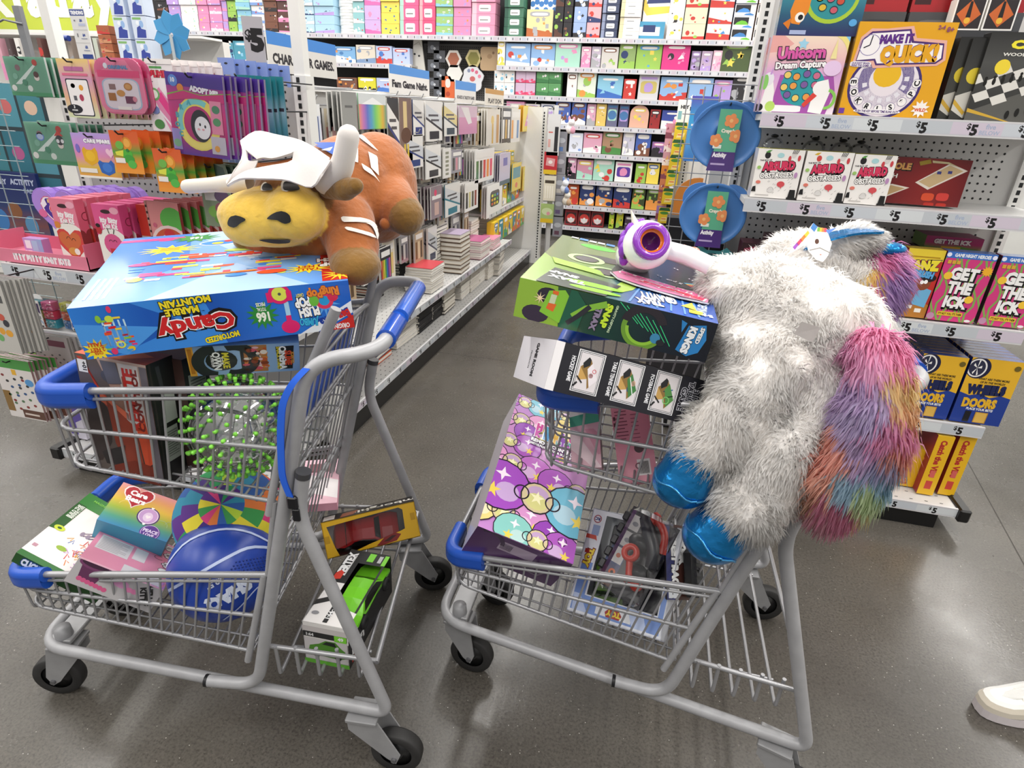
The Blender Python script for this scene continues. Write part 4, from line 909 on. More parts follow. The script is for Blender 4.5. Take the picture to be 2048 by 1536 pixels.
FS=[('g',0,0,1,1,['#5d7a34','#274a36','#153a33','#14202c','#101420'],0),('p',[(0,0),(.24,0),(.2,1),(0,1)],'#8fb53e'),('e',.11,.2,.34,.22,'#372c40'),('e',.16,.72,.28,.2,'#2c2535'),('p',[(.13,.28),(.24,.1),(.31,.6),(.24,.95),(.16,.85)],'#86c23a'),('p',[(.16,.4),(.2,.35),(.21,.55),(.17,.58)],'#e2682e'),('p',[(.18,.8),(.21,.78),(.21,.88),(.18,.88)],'#e2682e'),('p',[(.17,.55),(.2,.55),(.205,.78),(.175,.78)],'#c9d4b0'),('p',[(.25,.1),(.30,.15),(.31,.5),(.27,.4)],'#2b3a2a'),('s',.12,.62,.04,.16,8,'#f3d9b0'),('p',[(.24,0),(.34,0),(.36,.7),(.3,1),(.27,1)],'#1f5a44'),('l',[(.30,.35),(.36,.62),(.46,.85)],.16,'#83b93e'),('l',[(.28,.15),(.33,.4),(.38,.7)],.12,'#2b2b33'),('x',5)]
for i in range(7):FS+=[('l',[(.52+.035*i,.98-.05*i),(.63+.03*i,.55-.06*i)],.018,'#3ccf86'),('x',6)]
FS+=[('o',.66,.46,.40,.52,'#6d9a35',150,330),('o',.66,.5,.36,.56,'#2a252c',20,170),('o',.66,.46,.34,.42,'#8fc23e',180,350),('e',.73,.3,.12,.13,'#3d86b0'),('e',.76,.22,.1,.08,'#23262c'),('x',8),('t','GRAVITY-DEFYING',.505,.52,.055,'#cfe6c0',-97,.03,.72),('t','SNAP',.47,.56,.15,'#c8e83a',-97,.07,.62,.06,'#132016'),('t','TRAX',.42,.42,.14,'#8c7f9a',-97,.07,.6,.05,'#16161c'),('x',8),('p',[(.84,.15),(.87,.8),(.95,.9),(.97,.55),(.95,.2),(.9,.05)],'#2a7fc2'),('p',[(.845,.6),(.83,.9),(.86,.85)],'#2a7fc2'),('t','KINGS',.89,.45,.16,'#eef2f6',-97,.07,.7,.05,'#0e1a2c'),('t','SPEED',.935,.62,.09,'#eef2f6',-97,.05,.42,.05,'#0e1a2c')]
TS=[('g',0,0,1,1,['#8fae52','#7d9a4a','#5f7c46','#3a6aa8','#2a62c0','#2450a8'],0),('p',[(0,1),(.5,1),(.42,.55),(.1,.4),(0,.5)],'#6c7a4a'),('e',.30,.86,.06,.045,'#57c238'),('e',.28,.86,.09,.05,'#57c238'),('p',[(.5,.62),(.52,.9),(.68,.9),(.66,.5),(.56,.4)],'#46503f'),('e',.36,.62,.11,.06,'#37313c'),('o',.25,.55,.06,.085,'#b6cf9a'),('e',.25,.55,.05,.05,'#50484f'),('o',.4,.38,.06,.085,'#b6cf9a'),('e',.4,.38,.05,.05,'#50484f'),('p',[(.44,.62),(.52,.74),(.64,.62),(.68,.44),(.6,.36),(.5,.44)],'#a9d63a'),('p',[(.56,.62),(.64,.6),(.66,.5),(.6,.5)],'#29312c'),('r',.5,.7,.05,.03,'#e2682e'),('p',[(.06,.44),(.36,.38),(.4,.3),(.1,.34)],'#9fc44a'),('p',[(.08,.0),(.44,.0),(.5,.2),(.12,.26)],'#3d443c'),('e',.36,.12,.12,.03,'#8fcf3a'),('e',.38,.05,.1,.025,'#8fcf3a'),('t','SNAP',.19,.18,.035,'#f0f0f0',172,.06),('t','TRAX',.22,.11,.04,'#f0f0f0',172,.06),('x',6)]
TS+=[('l',[(.46,.12),(.52,.2),(.55,.3),(.54,.4)],.07,'#a9c95a')]
for i in range(6):TS+=[('l',[(.56+.07*i,.02),(.62+.05*i,.36)],.008,'#6fa2e8'),('x',7)]
TS+=[('t','GRAVITY',.70,.16,.085,'#f2f4f8',190,.07,.2,.05,'#12285a'),('t','TRAX',.66,.07,.06,'#f2f4f8',190,.07,.14,.05,'#12285a'),('p',[(.82,.12),(.9,.1),(.88,.2)],'#e9d44a'),('t','GRAVITY-DEFYING',.94,.22,.035,'#cfe0f6',265,.04,.3),('r',.86,.05,.07,.045,'#eed23a'),('t','5+',.95,.06,.03,'#e9eef6',190,.04),('r',.07,.965,.05,.03,'#eee'),('r',.13,.955,.06,.045,'#3f86e0'),('r',.2,.955,.05,.04,'#e6e6e6'),('r',.26,.955,.05,.04,'#e6e6e6'),('r',.32,.955,.06,.045,'#3f86e0')]
mb=carton(d,'#4a6a3a',[('F',FS),('T',TS),('R',[('r',0,0,1,1,'#101725')]),('L',[('r',0,0,1,1,'#7d9a3c')])],GLOSS)
put(mb,'track_set_box','speed','green and blue snap track car set box on top of right cart','toy box')
# ---- purple bow-print box standing in the lower basket
m,d=fitM('hk');rd=random.Random(11);BL=[0]
F_=[('g',0,0,1,1,['#c98fd0','#b57ac8','#d495cc','#b98ad0'],1)]
def bow(x,y,s,cols):
    BL[0]+=9;o=[('x',BL[0])]
    for dx,cc in((-.13,cols[0]),(.13,cols[1])):
        o+=[('e',x+dx*s*1.8,y,.105*s,.095*s,'#2e2733'),('e',x+dx*s*1.8,y,.100*s,.090*s,cc),('e',x+dx*s*1.4,y-.02*s,.04*s,.035*s,mix(cc,'#ffffff',.35)),('s',x+dx*s*2.1,y-.03*s,.012*s,.03*s,5,'#f2d860'),('s',x+dx*s*1.8,y+.04*s,.01*s,.028*s,4,'#fbeefa')]
    o+=[('e',x,y,.058*s,.058*s,'#2e2733'),('e',x,y,.053*s,.053*s,'#d9c7a0'),('e',x,y+.014*s,.038*s,.03*s,'#c9a9d0'),('e',x,y-.014*s,.038*s,.03*s,'#dcd890'),('s',x,y,.01*s,.026*s,5,'#fbf6c8'),('o',x-.1*s,y,.022*s,.027*s,'#2e2733'),('o',x+.1*s,y,.022*s,.027*s,'#2e2733')]
    return o
pal=['#b05fc0','#7fc3d8','#dd9ad0','#efd98a','#9a4db8','#8fd0c8','#c878cc','#e7a2cf']
for i,(x,y,s_)in enumerate(((.1,.95,.8),(.62,.97,.7),(.12,.8,1.0),(.85,.86,.9),(.4,.72,.8),(.05,.62,.9),(.95,.66,1.),(.15,.47,1.1),(.92,.44,1.1),(.08,.3,1.0),(.86,.26,1.1),(.2,.14,1.2),(.95,.1,1.),(.6,.05,1.1))):F_+=bow(x,y,s_,(pal[i%8],pal[(i*3+1)%8]))
F_+=bow(.5,.30,1.75,('#a955c4','#74bcd6'))
F_+=[('x',175)]+[('t',s,.34+.10*i,.80,.045,c_,0,.1,.075,.05,'#fff')for i,(s,c_)in enumerate(zip('HELLO',('#d0459a','#4aa0c8','#e0b23a','#8a4ab0','#d0459a')))]+[('x',175)]+[('t',s,.34+.10*i,.745,.045,c_,0,.1,.075,.05,'#fff')for i,(s,c_)in enumerate(zip('KITTY',('#c84aa8','#4a9ad0','#d8a63a','#8a4ab0','#49b0a8')))]
F_+=[('x',175),('t','REMOTE CONTROL',.55,.69,.024,'#f6f2f6',0,.05,.55,.08,'#3b2350'),('t','WITH POP CORN & BUBBLE GUM',.57,.66,.017,'#f6f2f6',0,.04,.6,.08,'#3b2350')]
B_=[('g',0,0,1,1,['#5d3a6a','#4c2a5a'],1),('r',.28,.55,.38,.3,'#a795ac'),('x',3)]+[('r',.30+.012*i,.6,.005,.2,'#3a2444')for i in range(10)]+[('x',3),('p',[(.6,.2),(.8,.15),(.86,.4),(.66,.45)],'#8a7590'),('p',[(.62,.23),(.78,.19),(.83,.37),(.68,.41)],'#4f3059'),('o',.15,.7,.25,.33,'#3a2444',0,120)]
mb=carton(d,'#5a3668',[('T',F_,0,.00002),('F',B_),('L',[('r',0,0,1,1,'#c9c2cc')]),('R',[('r',0,0,1,1,'#8a5a9a')])],GLOSS)
put(mb,'bow_print_box','hk','purple pastel box printed with bows in right cart lower basket','toy box')
# ---- pink boxes in the upper basket
M4,d=quad_pose(((1202,808),(1284,814),(1324,949),(1262,974)),at(1265,890,y=1.10),(-.1,-.75,.62))(.035)
mb=carton(d,'#c9788c',[('T',[('r',0,0,1,1,'#e08ba0'),('x',2)]+lines(.08,.55,.32,.4,9,'#7d3a4c',.25)+[('x',3)]+lines(.5,.5,.2,.4,8,'#9a5266',.2)+[('x',3),('e',.62,.42,.06,.06,'#43202a'),('r',.52,.08,.34,.2,'#eae2e2'),('x',3)]+[('r',.55+.015*i,.1,.006+.004*(i%2),.15,'#222')for i in range(18)]+[('x',3),('r',.03,.8,.06,.05,'#5a2a36'),('r',.03,.72,.06,.05,'#5a2a36'),('r',.03,.64,.06,.05,'#5a2a36'),('o',.55,.2,.025,.04,'#7d3a4c')])],CARD)
put(mb,'pink_kit_box',M4,'pink box with a barcode leaning in the right upper basket','toy box')
M4,d=quad_pose(((1117,811),(1184,812),(1215,928),(1166,938)),at(1170,870,y=1.10),(-.1,-.75,.62))(.035)
mb=carton(d,'#d9a5b4',[('T',[('r',0,0,1,1,'#e2b0bf'),('p',[(0,.3),(.5,.1),(.7,0),(1,0),(.3,.5),(0,.6)],'#efd3da'),('p',[(.5,.6),(.9,.2),(1,.2),(1,.5),(.8,.6)],'#d795a9'),('r',0,.8,1,.2,'#eae5e4'),('p',[(0,.64),(1,.7),(1,.88),(0,.8)],'#4fa58c'),('t','S',.75,.92,.12,'#b8323c',-70,.06)]),('R',[('r',0,0,1,1,'#6a2a3c')]),('K',[('r',0,0,1,1,'#4a2230')])],CARD)
put(mb,'pink_kit_box',M4,'pink, teal and white box at the left of right upper basket','toy box')
# ---- white and blue window box, engine toy pack, racer pack
m,d=fitM('rcbox');x,y,z=(q/2 for q in d)
e=empty('vehicle_toy_box','white and blue window box lying in the right lower basket','toy box',m)
mb=MB();mb.box(-x,x,-y,y,-z,-z+.003,'#dfe2ea',CARD)
for(a0,a1,b0,b1)in((-1,-.98,-1,1),(.98,1,-1,1),(-1,1,-1,-.98),(-1,1,.98,1)):mb.box(a0*x,a1*x,b0*y,b1*y,-z,z,'#dcdfe8',CARD)
def tq(a0,a1,b0,b1,col):mb.add([(a0*x,b0*y,z),(a1*x,b0*y,z),(a1*x,b1*y,z),(a0*x,b1*y,z)],[(0,1,2,3)],col,CARD)
tq(-1,1,-1,-.62,'#dfe2ea');tq(-1,-.66,-.62,1,'#dfe2ea');tq(.84,1,-.62,1,'#dfe2ea');tq(-.66,.84,.9,1,'#dfe2ea')
face_art(mb,d,'T',[('r',.03,.03,.94,.15,'#6f8fd0'),('r',.03,.18,.12,.3,'#6f8fd0'),('r',.93,.18,.05,.3,'#6f8fd0'),('p',[(.05,.03),(.22,.03),(.1,.18),(.03,.18)],'#b9c8ea'),('p',[(.7,.03),(.85,.03),(.78,.18),(.62,.18)],'#b9c8ea'),('x',3),('r',.3,.05,.38,.1,'#e6e8ee'),('p',[(.42,.05),(.56,.05),(.58,.09),(.54,.13),(.44,.13),(.40,.09)],'#a8281e'),('t','TOY',.49,.09,.045,'#efd23a',180,.07),('x',3),('t','TOY',.085,.52,.06,'#efd23a',262,.08,None,.08,'#7a1c18'),('r',.03,.56,.05,.04,'#a8281e'),('r',.05,.74,.08,.1,'#8ea0c6'),('p',[(.0,.74),(.11,.74),(.13,.69),(.11,.7),(.0,.7)],'#c44a3a'),('e',.08,.9,.045,.03,'#e8e8ee'),('o',.08,.9,.03,.04,'#a04a56'),('t','RC',.08,.9,.028,'#2a3a7a',180,.06)])
mb.build('carton',e)
mb=MB();mb.box(-.60*x,.8*x,-.58*y,.85*y,-z+.004,-z*.5,'#23262f',PLAS,bev=.004);mb.build('inner_tray',e)
mb=MB();mb.add([(-.66*x,-.62*y,z-.001),(.84*x,-.62*y,z-.001),(.84*x,.9*y,z-.001),(-.66*x,.9*y,z-.001)],[(0,1,2,3)],'#fff',FILM);mb.build('window_film',e)
mb=car_body(.13,.07,.06,'#5f8a2a','#20301a');b_=mb.build('toy_car',e);b_.matrix_local=Matrix.Translation((-.035,-.04,-.03))@Matrix.Rotation(R(100),4,'Z')
# the blister pack of the red and black engine toy lies on the window box
M4=fitM('rcbox')[0]@Matrix.Translation((.03,.03,.058))@Matrix.Rotation(R(-14),4,'Z')
e=empty('engine_toy_pack','clear blister pack with a red and black engine toy','toy pack',M4)
mb=MB();mb.prism([(-.068,-.09),(.05,-.1),(.052,.1),(-.066,.102)],-.004,-.001,'#2a2a31',CARD)
art(mb,(-.068,-.088,-.001),(.04,0,0),(0,.18,0),[('g',0,0,1,1,['#7a5a4a','#23407a','#34343c','#2a2a30'],1),('r',.35,.3,.6,.2,'#d9d6d6'),('r',.35,.53,.6,.2,'#d9d6d6'),('r',.35,.76,.6,.2,'#d9d6d6'),('x',3),('e',.6,.4,.03,.03,'#c8643c'),('e',.65,.62,.04,.03,'#8b8b94'),('e',.65,.85,.04,.03,'#8b8b94'),('e',.7,.18,.045,.045,'#e06a2a'),('e',.7,.18,.02,.02,'#2a2a30')],CARD);mb.build('backing_card',e)
mb=MB()
for k in range(6):mb.box(-.072,-.056,-.09+.03*k,-.068+.03*k,0,.02,'#26262a',PLAS,bev=.003)
mb.tube(fillet([(-.02,.085,.02),(.0,.06,.03),(.03,.03,.03),(.04,-.005,.02)],.02,4),.016,'#1b1d26',PLAS,12)
mb.tube(fillet([(.0,.095,.03),(.035,.075,.032),(.048,.03,.028)],.02,4),.0085,'#a3271d',PLAS,10)
mb.box(-.03,-.012,.05,.105,.01,.034,'#a5281d',PLAS,Matrix.Rotation(R(-12),4,'Z'),.004)
mb.ell((-.005,.03,.02),(.03,.022,.02),'#17181d',PLAS,n=14);mb.ell((.018,-.03,.018),(.022,.02,.018),'#1b1c20',PLAS,n=14)
mb.build('engine_body',e)
mb=MB();mb.lathe([(.008,.018),(.019,.018),(.021,.026),(.019,.034),(.008,.034),(.008,.018)],'#b8301f',PLAS,18,Matrix.Translation((-.012,.0,.01)))
mb.tube([(-.008,-.014,.032),(.006,-.045,.03)],.008,'#b8301f',PLAS,10);mb.ell((.028,-.055,.026),.014,'#c2321f',PLAS,n=14);mb.ell((.006,-.052,.026),.011,'#c2321f',PLAS,n=12);mb.build('red_lever',e)
mb=MB();mb.box(-.05,.052,-.098,.1,0,.052,'#fff',FILM,bev=.012);mb.build('clear_blister',e)
m,d=fitM('fixer');x,y,z=(q/2 for q in d)
e=empty('racer_toy_pack','dark racer toy card with white slanted lettering, right lower basket','toy pack',m)
mb=carton((d[0],d[1],.006),'#26212a',[('T',[('g',0,0,1,1,['#231d2a','#4a2a24','#5a4038'],0),('p',[(0,0),(.3,0),(.3,1),(0,1)],'#2a2f6a'),('t','STREET RACER',.33,.48,.13,'#f1f1f1',90+180,.08,.92,.05,'#14141c'),('t','FIXER',.62,.7,.14,'#f1f1f1',270,.08,.5,.05,'#14141c'),('r',.05,.02,.14,.14,'#dfe3ea'),('r',.22,.02,.14,.14,'#dfe3ea'),('r',.2,.18,.12,.05,'#e9d23a'),('x',4),('p',[(.7,.1),(1,.1),(1,.5),(.75,.6)],'#7a5548')])],CARD);mb.build('backing_card',e)
mb=MB();mb.box(.12*x,.98*x,-.92*y,.35*y,.003,.038,'#141416',PLAS,bev=.008)
mb.ell((.62*x,.15*y,.034),(.016,.016,.012),'#8c8680',SHINY,n=12)
for k in range(5):mb.box(.2*x,.5*x,(-.7+k*.17)*y,(-.62+k*.17)*y,.036,.042,'#2c2c30',PLAS)
mb.build('black_car_toy',e)
# ---- unicorn blaster pack lying on the track box
m,d=fitM('speed');Mtop=m@Matrix.Translation((0,0,d[2]/2))
M4=Mtop@Matrix.Translation((.055,.03,.004))@Matrix.Rotation(R(-4),4,'Z')
e=empty('blaster_toy_pack','unicorn blaster card with a white and purple toy gun','toy pack',M4)
P=[(-.075,-.10),(-.055,-.135),(-.02,-.15),(.06,-.163),(.11,-.155),(.115,-.12),(.085,.13),(.07,.15),(-.04,.16),(-.07,.14)]
mb=MB();mb.prism(P,0,.003,'#2a2130',GLOSS,side='#d9d4dc')
art(mb,(-.075,-.165,.003),(.19,0,0),(0,.325,0),[('p',[(.02,.2),(.1,.1),(.5,.03),(.96,.03),(.98,.22),(.5,.18),(.1,.3)],'#e58ab2'),('p',[(.05,.3),(.5,.22),(.97,.25),(.9,.9),(.04,.86)],'#332838'),('o',.93,.2,.13,.16,'#e0525a',60,130),('o',.93,.2,.16,.18,'#eac04a',60,130),('o',.93,.2,.18,.2,'#5ab4d8',60,130),('t','Unicorn',.48,.185,.06,'#e05a9a',168,.07,.8,.07,'#f6eef4'),('t','Blaster',.6,.10,.055,'#d8325a',168,.07,.66,.07,'#f6eef4'),('x',8),('t','5 pcs',.62,.32,.035,'#e9e4ee',168,.03)]+[('s',.1+.8*((i*37)%23)/23,.3+.5*((i*53)%19)/19,.004,.012,4,'#f0e6f2')for i in range(10)],GLOSS)
for k in range(6):art(mb,(-.06+.009*k,.06,.0034),(.004,0,0),(0,.06,0),[('r',0,0,1,1,'#b9b4bd')],GLOSS)
mb.build('backing_card',e)
WHT,PUR='#f1eff2','#8a35b4'
ax=Matrix.Translation((-.034,-.052,.043))@Matrix.Rotation(R(14),4,'Z')@Matrix.Rotation(R(66),4,'X') # barrel towards the aisle front
mb=MB();mb.lathe([(.0,-.075),(.03,-.072),(.038,-.05),(.04,-.02),(.034,.0),(.03,.006),(.036,.02),(.043,.045),(.044,.062),(.036,.078),(.03,.082)],WHT,SHINY,28,ax);g_=mb.build('blaster_body',e)
mb=MB();mb.lathe([(.030,.078),(.033,.083),(.032,.093),(.026,.096),(.021,.094)],PUR,SHINY,28,ax);mb.lathe([(.021,.094),(.020,.088),(.0165,.086)],'#d9702a',SHINY,28,ax);mb.lathe([(.0165,.086),(.015,.07),(0,.065)],'#5a1f66',SHINY,28,ax);mb.build('muzzle_ring',g_)
mb=MB()
for k in range(7):
    a=R(40+18*k);mb.ell(ax@Vector((.040*math.cos(a+1.2),.040*math.sin(a+1.2),.03+.006*(k%3))),(.010,.010,.016),'#8a3ac0',PLAS,n=10)
mb.tube([ax@Vector((-.026,.036,.045)),ax@Vector((-.040,.056,.056))],.007,'#f0e9dc',PLAS,10,r1=.001)
mb.ell(ax@Vector((.006,.0425,.052)),(.005,.003,.005),'#1c1420',SHINY,n=8);mb.ell(ax@Vector((-.034,-.026,.05)),(.004,.004,.006),'#1c1420',SHINY,n=8);mb.build('purple_mane',g_)
mb=MB();h0=ax@Vector((.03,-.0,.05));mb.tube([h0,h0+Vector((.045,-.006,.0)),h0+Vector((.09,-.014,-.008))],.0165,WHT,SHINY,14);mb.tube([h0+Vector((.002,.06,-.01)),h0+Vector((.07,.05,-.018))],.016,WHT,SHINY,14)
for s in(0,1):mb.ell(h0+Vector((.036+.02*s,.032,.004)),(.011,.009,.007),'#e8866a',SHINY,n=12)
mb.build('grip',g_)
# ================================================================ plush toys
from mathutils.bvhtree import BVHTree
def camdir(px,py):return Vector(np.array([(px-1024)/FPX,(py-768)/FPX,1.0])@CAMR).normalized()
EYEV=Vector((0,0,EYE))
def blob(parts,voxel=.007,smooth=6):
    """one continuous skin grown around overlapping rounded volumes; returns vertices, faces, colours"""
    mb=MB()
    S_=[]
    for p in parts:
        if p[0]=='e':mb.ell(p[1],p[2],'#fff',PLAS,n=24,rot=p[4]if len(p)>4 else None);S_.append((Vector(p[1]),p[2],p[4]if len(p)>4 else None,lin(p[3])))
        else:
            P=[Vector(q)for q in p[1]];rs=p[2]
            for i in range(len(P)-1):
                n=max(2,int((P[i+1]-P[i]).length/(min(rs[i],rs[i+1])*.35)))
                for k in range(n+1):
                    t=k/n;c=P[i].lerp(P[i+1],t);r=rs[i]+(rs[i+1]-rs[i])*t
                    mb.ell(c,r,'#fff',PLAS,n=16);S_.append((c,(r,r,r),None,lin(p[3])))
    o=mb.build('temp_skin')
    r_=o.modifiers.new('r','REMESH');r_.mode='VOXEL';r_.voxel_size=voxel
    s_=o.modifiers.new('s','SMOOTH');s_.iterations=smooth;s_.factor=.5
    dg=bpy.context.evaluated_depsgraph_get();dg.update()
    me=bpy.data.meshes.new_from_object(o.evaluated_get(dg))
    V=[v.co.copy()for v in me.vertices];F=[tuple(p.vertices)for p in me.polygons];N=[v.normal.copy()for v in me.vertices]
    bpy.data.objects.remove(o);bpy.data.meshes.remove(me)
    cols=[]
    A=np.array([v[:]for v in V]);best=np.full(len(V),1e9);idx=np.zeros(len(V),int)
    for k,(c,r,rot,col)in enumerate(S_):
        D=A-np.array(c[:]);r=(r,r,r)if not hasattr(r,'__len__')else r
        if rot is not None:D=D@np.array(rot)
        d=(np.sqrt(((D/np.array(r))**2).sum(1))-1)*min(r)
        m=d<best;best[m]=d[m];idx[m]=k
    return V,F,N,[S_[k][3]for k in idx]
def decal(mb,bvh,poly,col,m=PLUSH,off=.0012,rows=14,colsn=8):
    """a sewn-on patch: its outline (as seen from the aisle) laid onto the plush skin"""
    ys=[p[1]for p in poly];y0,y1=min(ys),max(ys);grid=[]
    for i in range(rows+1):
        y=y0+(y1-y0)*(i+.02)/(rows+.04);xs=[]
        for k in range(len(poly)):
            a,b=poly[k-1],poly[k]
            if(a[1]<=y)!=(b[1]<=y):xs.append(a[0]+(b[0]-a[0])*(y-a[1])/(b[1]-a[1]))
        if len(xs)<2:continue
        xs.sort();grid.append([(xs[0]+(xs[-1]-xs[0])*j/colsn,y)for j in range(colsn+1)])
    pts={}
    for i,row in enumerate(grid):
        for j,(x,y)in enumerate(row):
            h=bvh.ray_cast(EYEV,camdir(x,y))
            if h[0]is not None:pts[(i,j)]=h[0]+h[1]*off-camdir(x,y)*off*.5
    vs=[];ix={}
    for k,p in pts.items():ix[k]=len(vs);vs.append(p)
    fs=[]
    for i in range(len(grid)-1):
        for j in range(colsn):
            q=[(i,j),(i+1,j),(i+1,j+1),(i,j+1)]
            if all(k in ix for k in q):
                P=[vs[ix[k]]for k in q]
                if max((P[a]-P[a-1]).length for a in range(4))<.03:fs.append(tuple(ix[k]for k in q))
    if fs:mb.add(vs,fs,col,m,True)
def closed(pts,n=36):
    P=pts+pts[:3];out=[]
    for i in range(n):
        t=i/n*len(pts);k=int(t);u=t-k;p0,p1,p2,p3=(pts[(k+j-1)%len(pts)]for j in range(4))
        out.append(tuple(.5*(2*p1[j]+(p2[j]-p0[j])*u+(2*p0[j]-5*p1[j]+4*p2[j]-p3[j])*u*u+(3*p1[j]-p0[j]-3*p2[j]+p3[j])*u**3)for j in range(2)))
    return out
def sheet(mb,rows,th,col,m,nu=16,nv=12):
    """soft cloth sheet through a grid of points"""
    def cat(P,t):
        t*=len(P)-1;k=min(int(t),len(P)-2);u=t-k;p0,p1,p2,p3=P[max(k-1,0)],P[k],P[k+1],P[min(k+2,len(P)-1)]
        return.5*((2*p1)+(p2-p0)*u+(2*p0-5*p1+4*p2-p3)*u*u+(3*p1-p0-3*p2+p3)*u**3)
    G=[[cat([cat([Vector(p)for p in r],i/nu)for r in rows],j/nv)for i in range(nu+1)]for j in range(nv+1)]
    vs=[p for r in G for p in r];n=nu+1;N=[]
    for j in range(nv+1):
        for i in range(nu+1):
            a=G[j][min(i+1,nu)]-G[j][max(i-1,0)];b=G[min(j+1,nv)][i]-G[max(j-1,0)][i];N.append(a.cross(b).normalized()*th/2)
    A=[v+q for v,q in zip(vs,N)];B=[v-q for v,q in zip(vs,N)]
    fs=[(j*n+i,j*n+i+1,(j+1)*n+i+1,(j+1)*n+i)for j in range(nv)for i in range(nu)]
    mb.add(A,fs,col,m,True);mb.add(B,[f[::-1]for f in fs],col,m,True)
    rim=[j*n for j in range(nv+1)]+[nv*n+i for i in range(1,n)]+[j*n+nu for j in range(nv-1,-1,-1)]+[i for i in range(nu-1,-1,-1)]
    mb.add(A+B,[(rim[k],rim[k+1],rim[k+1]+len(A),rim[k]+len(A))for k in range(len(rim)-1)],col,m,True)
def fur_mesh(name,parent,V,F,N,count,length,width,colf,flow,seed=1,curl=.35,m=None,mask=None):
    rs=np.random.RandomState(seed);A=np.array([v[:]for v in V]);NN=np.array([v[:]for v in N]);T=[]
    for f in F:
        for k in range(1,len(f)-1):T.append((f[0],f[k],f[k+1]))
    T=np.array(T);a,b,c=A[T[:,0]],A[T[:,1]],A[T[:,2]]
    ar=np.linalg.norm(np.cross(b-a,c-a),axis=1);pick=rs.choice(len(T),count,p=ar/ar.sum())
    u,v=rs.rand(count),rs.rand(count);w=u+v>1;u[w],v[w]=1-u[w],1-v[w]
    P=a[pick]+(b-a)[pick]*u[:,None]+(c-a)[pick]*v[:,None];n=NN[T[pick,0]]
    if mask is not None:k=mask(P);P,n=P[k],n[k];count=len(P)
    fl=flow(P,n)
    cl=np.stack([np.sin(P@q*55+s)+.6*np.sin(P@q[::-1]*120+s*2)for q,s in((np.array([1,.7,.3]),0),(np.array([-.4,1,.6]),2),(np.array([.5,-.3,1]),4))],1)
    d=n*.55+fl+cl*curl+rs.randn(count,3)*.22;d/=np.linalg.norm(d,axis=1)[:,None]
    L=length*(.6+.7*rs.rand(count))[:,None];side=np.cross(d,n+rs.randn(count,3)*.22);side/=np.linalg.norm(side,axis=1)[:,None]+1e-9
    W=width*(.6+.8*rs.rand(count))[:,None];mid=P+d*L*.55+n*L*.06;d2=d+fl*.7+np.array([0,0,-.25]);d2/=np.linalg.norm(d2,axis=1)[:,None];tip=mid+d2*L*.5
    vs=np.stack([P-side*W,P+side*W,mid+side*W*.8,mid-side*W*.8,tip],1).reshape(-1,3)
    me=bpy.data.meshes.new(name);k=np.arange(count)[:,None]*5
    me.vertices.add(len(vs));me.vertices.foreach_set('co',vs.ravel())
    li=np.concatenate([k+0,k+1,k+2,k+3,k+3,k+2,k+4],1).ravel();me.loops.add(len(li));me.loops.foreach_set('vertex_index',li.astype(np.int32))
    st=(np.arange(count)[:,None]*7+np.array([0,4])).ravel();me.polygons.add(count*2);me.polygons.foreach_set('loop_start',st.astype(np.int32))
    me.update(calc_edges=True);me.validate()
    me.polygons.foreach_set('use_smooth',np.ones(count*2,bool))
    C=colf(P,rs);at_=me.color_attributes.new('Col','FLOAT_COLOR','POINT')
    C=np.repeat(np.c_[C,np.ones(count)],5,0);at_.data.foreach_set('color',C.ravel().astype(np.float32))
    nv=n*.8+d*.2+rs.randn(count,3)*.12;nv/=np.linalg.norm(nv,axis=1)[:,None]
    me.normals_split_custom_set_from_vertices(np.repeat(nv,5,0).tolist())
    me.materials.append(m or FUR);o=bpy.data.objects.new(name,me);COL.objects.link(o)
    if parent is not None:o.parent=parent
    o['kind']='stuff';return o
# ---------------------------------------------------------------- the longhorn bull
OR,BR,TAN,YEL='#a55e2a','#7d4f1d','#7f5a1e','#e4bb4a'
yaw=Matrix.Rotation(R(14),3,'Z')
B=lambda px,py,y:at(px,py,y=y)
bull=empty('bull_plush','orange and brown longhorn bull plush with a white hat','plush toy',Matrix.Translation(B(640,470,1.08)))
binv=bull.matrix_world.inverted()
def bk(mb,name,par=None):
    o=mb.build(name,par or bull);o.matrix_parent_inverse=binv if par is None else Matrix.Identity(4)
    if par is not None:o.matrix_parent_inverse=(par.matrix_parent_inverse).inverted()@par.matrix_parent_inverse@Matrix.Identity(4)
    return o
V,F,N,Cc=blob([
    ('e',B(700,385,1.20),(.105,.13,.115),OR,yaw),('e',B(755,378,1.26),(.088,.11,.118),OR,yaw),('e',B(668,425,1.12),(.075,.09,.085),OR,yaw),('e',B(640,470,1.12),(.08,.08,.045),OR,yaw),
    ('e',B(605,402,1.055),(.078,.07,.074),BR,yaw),('e',B(575,378,1.04),(.06,.05,.045),BR,yaw),
    ('e',B(545,433,1.00),(.102,.062,.052),YEL,yaw),('e',B(505,447,.99),(.058,.05,.044),YEL,yaw),('e',B(590,428,.99),(.056,.05,.050),YEL,yaw),('e',B(550,462,1.0),(.075,.05,.03),YEL,yaw),
    ('c',[B(692,445,1.08),B(705,490,1.04),B(706,522,1.02)],[.058,.052,.045],OR),('e',B(712,532,1.0),(.048,.05,.036),TAN,yaw),
    ('c',[B(640,488,1.06),B(560,492,1.05),B(515,485,1.05)],[.034,.03,.026],OR),('e',B(492,482,1.05),(.026,.026,.02),TAN,yaw),
    ('c',[B(775,405,1.2),B(798,420,1.17)],[.06,.046],OR),('e',B(812,432,1.16),(.038,.045,.04),TAN,yaw)],.0058,5)
mb=MB();mb.add(V,F,None,PLUSH,True,None,Cc);body=bk(mb,'body')
bvh=BVHTree.FromPolygons(V,F)
zp=lambda P:[(360+.2539*x,220+.2539*y)for x,y in P]
mb=MB()
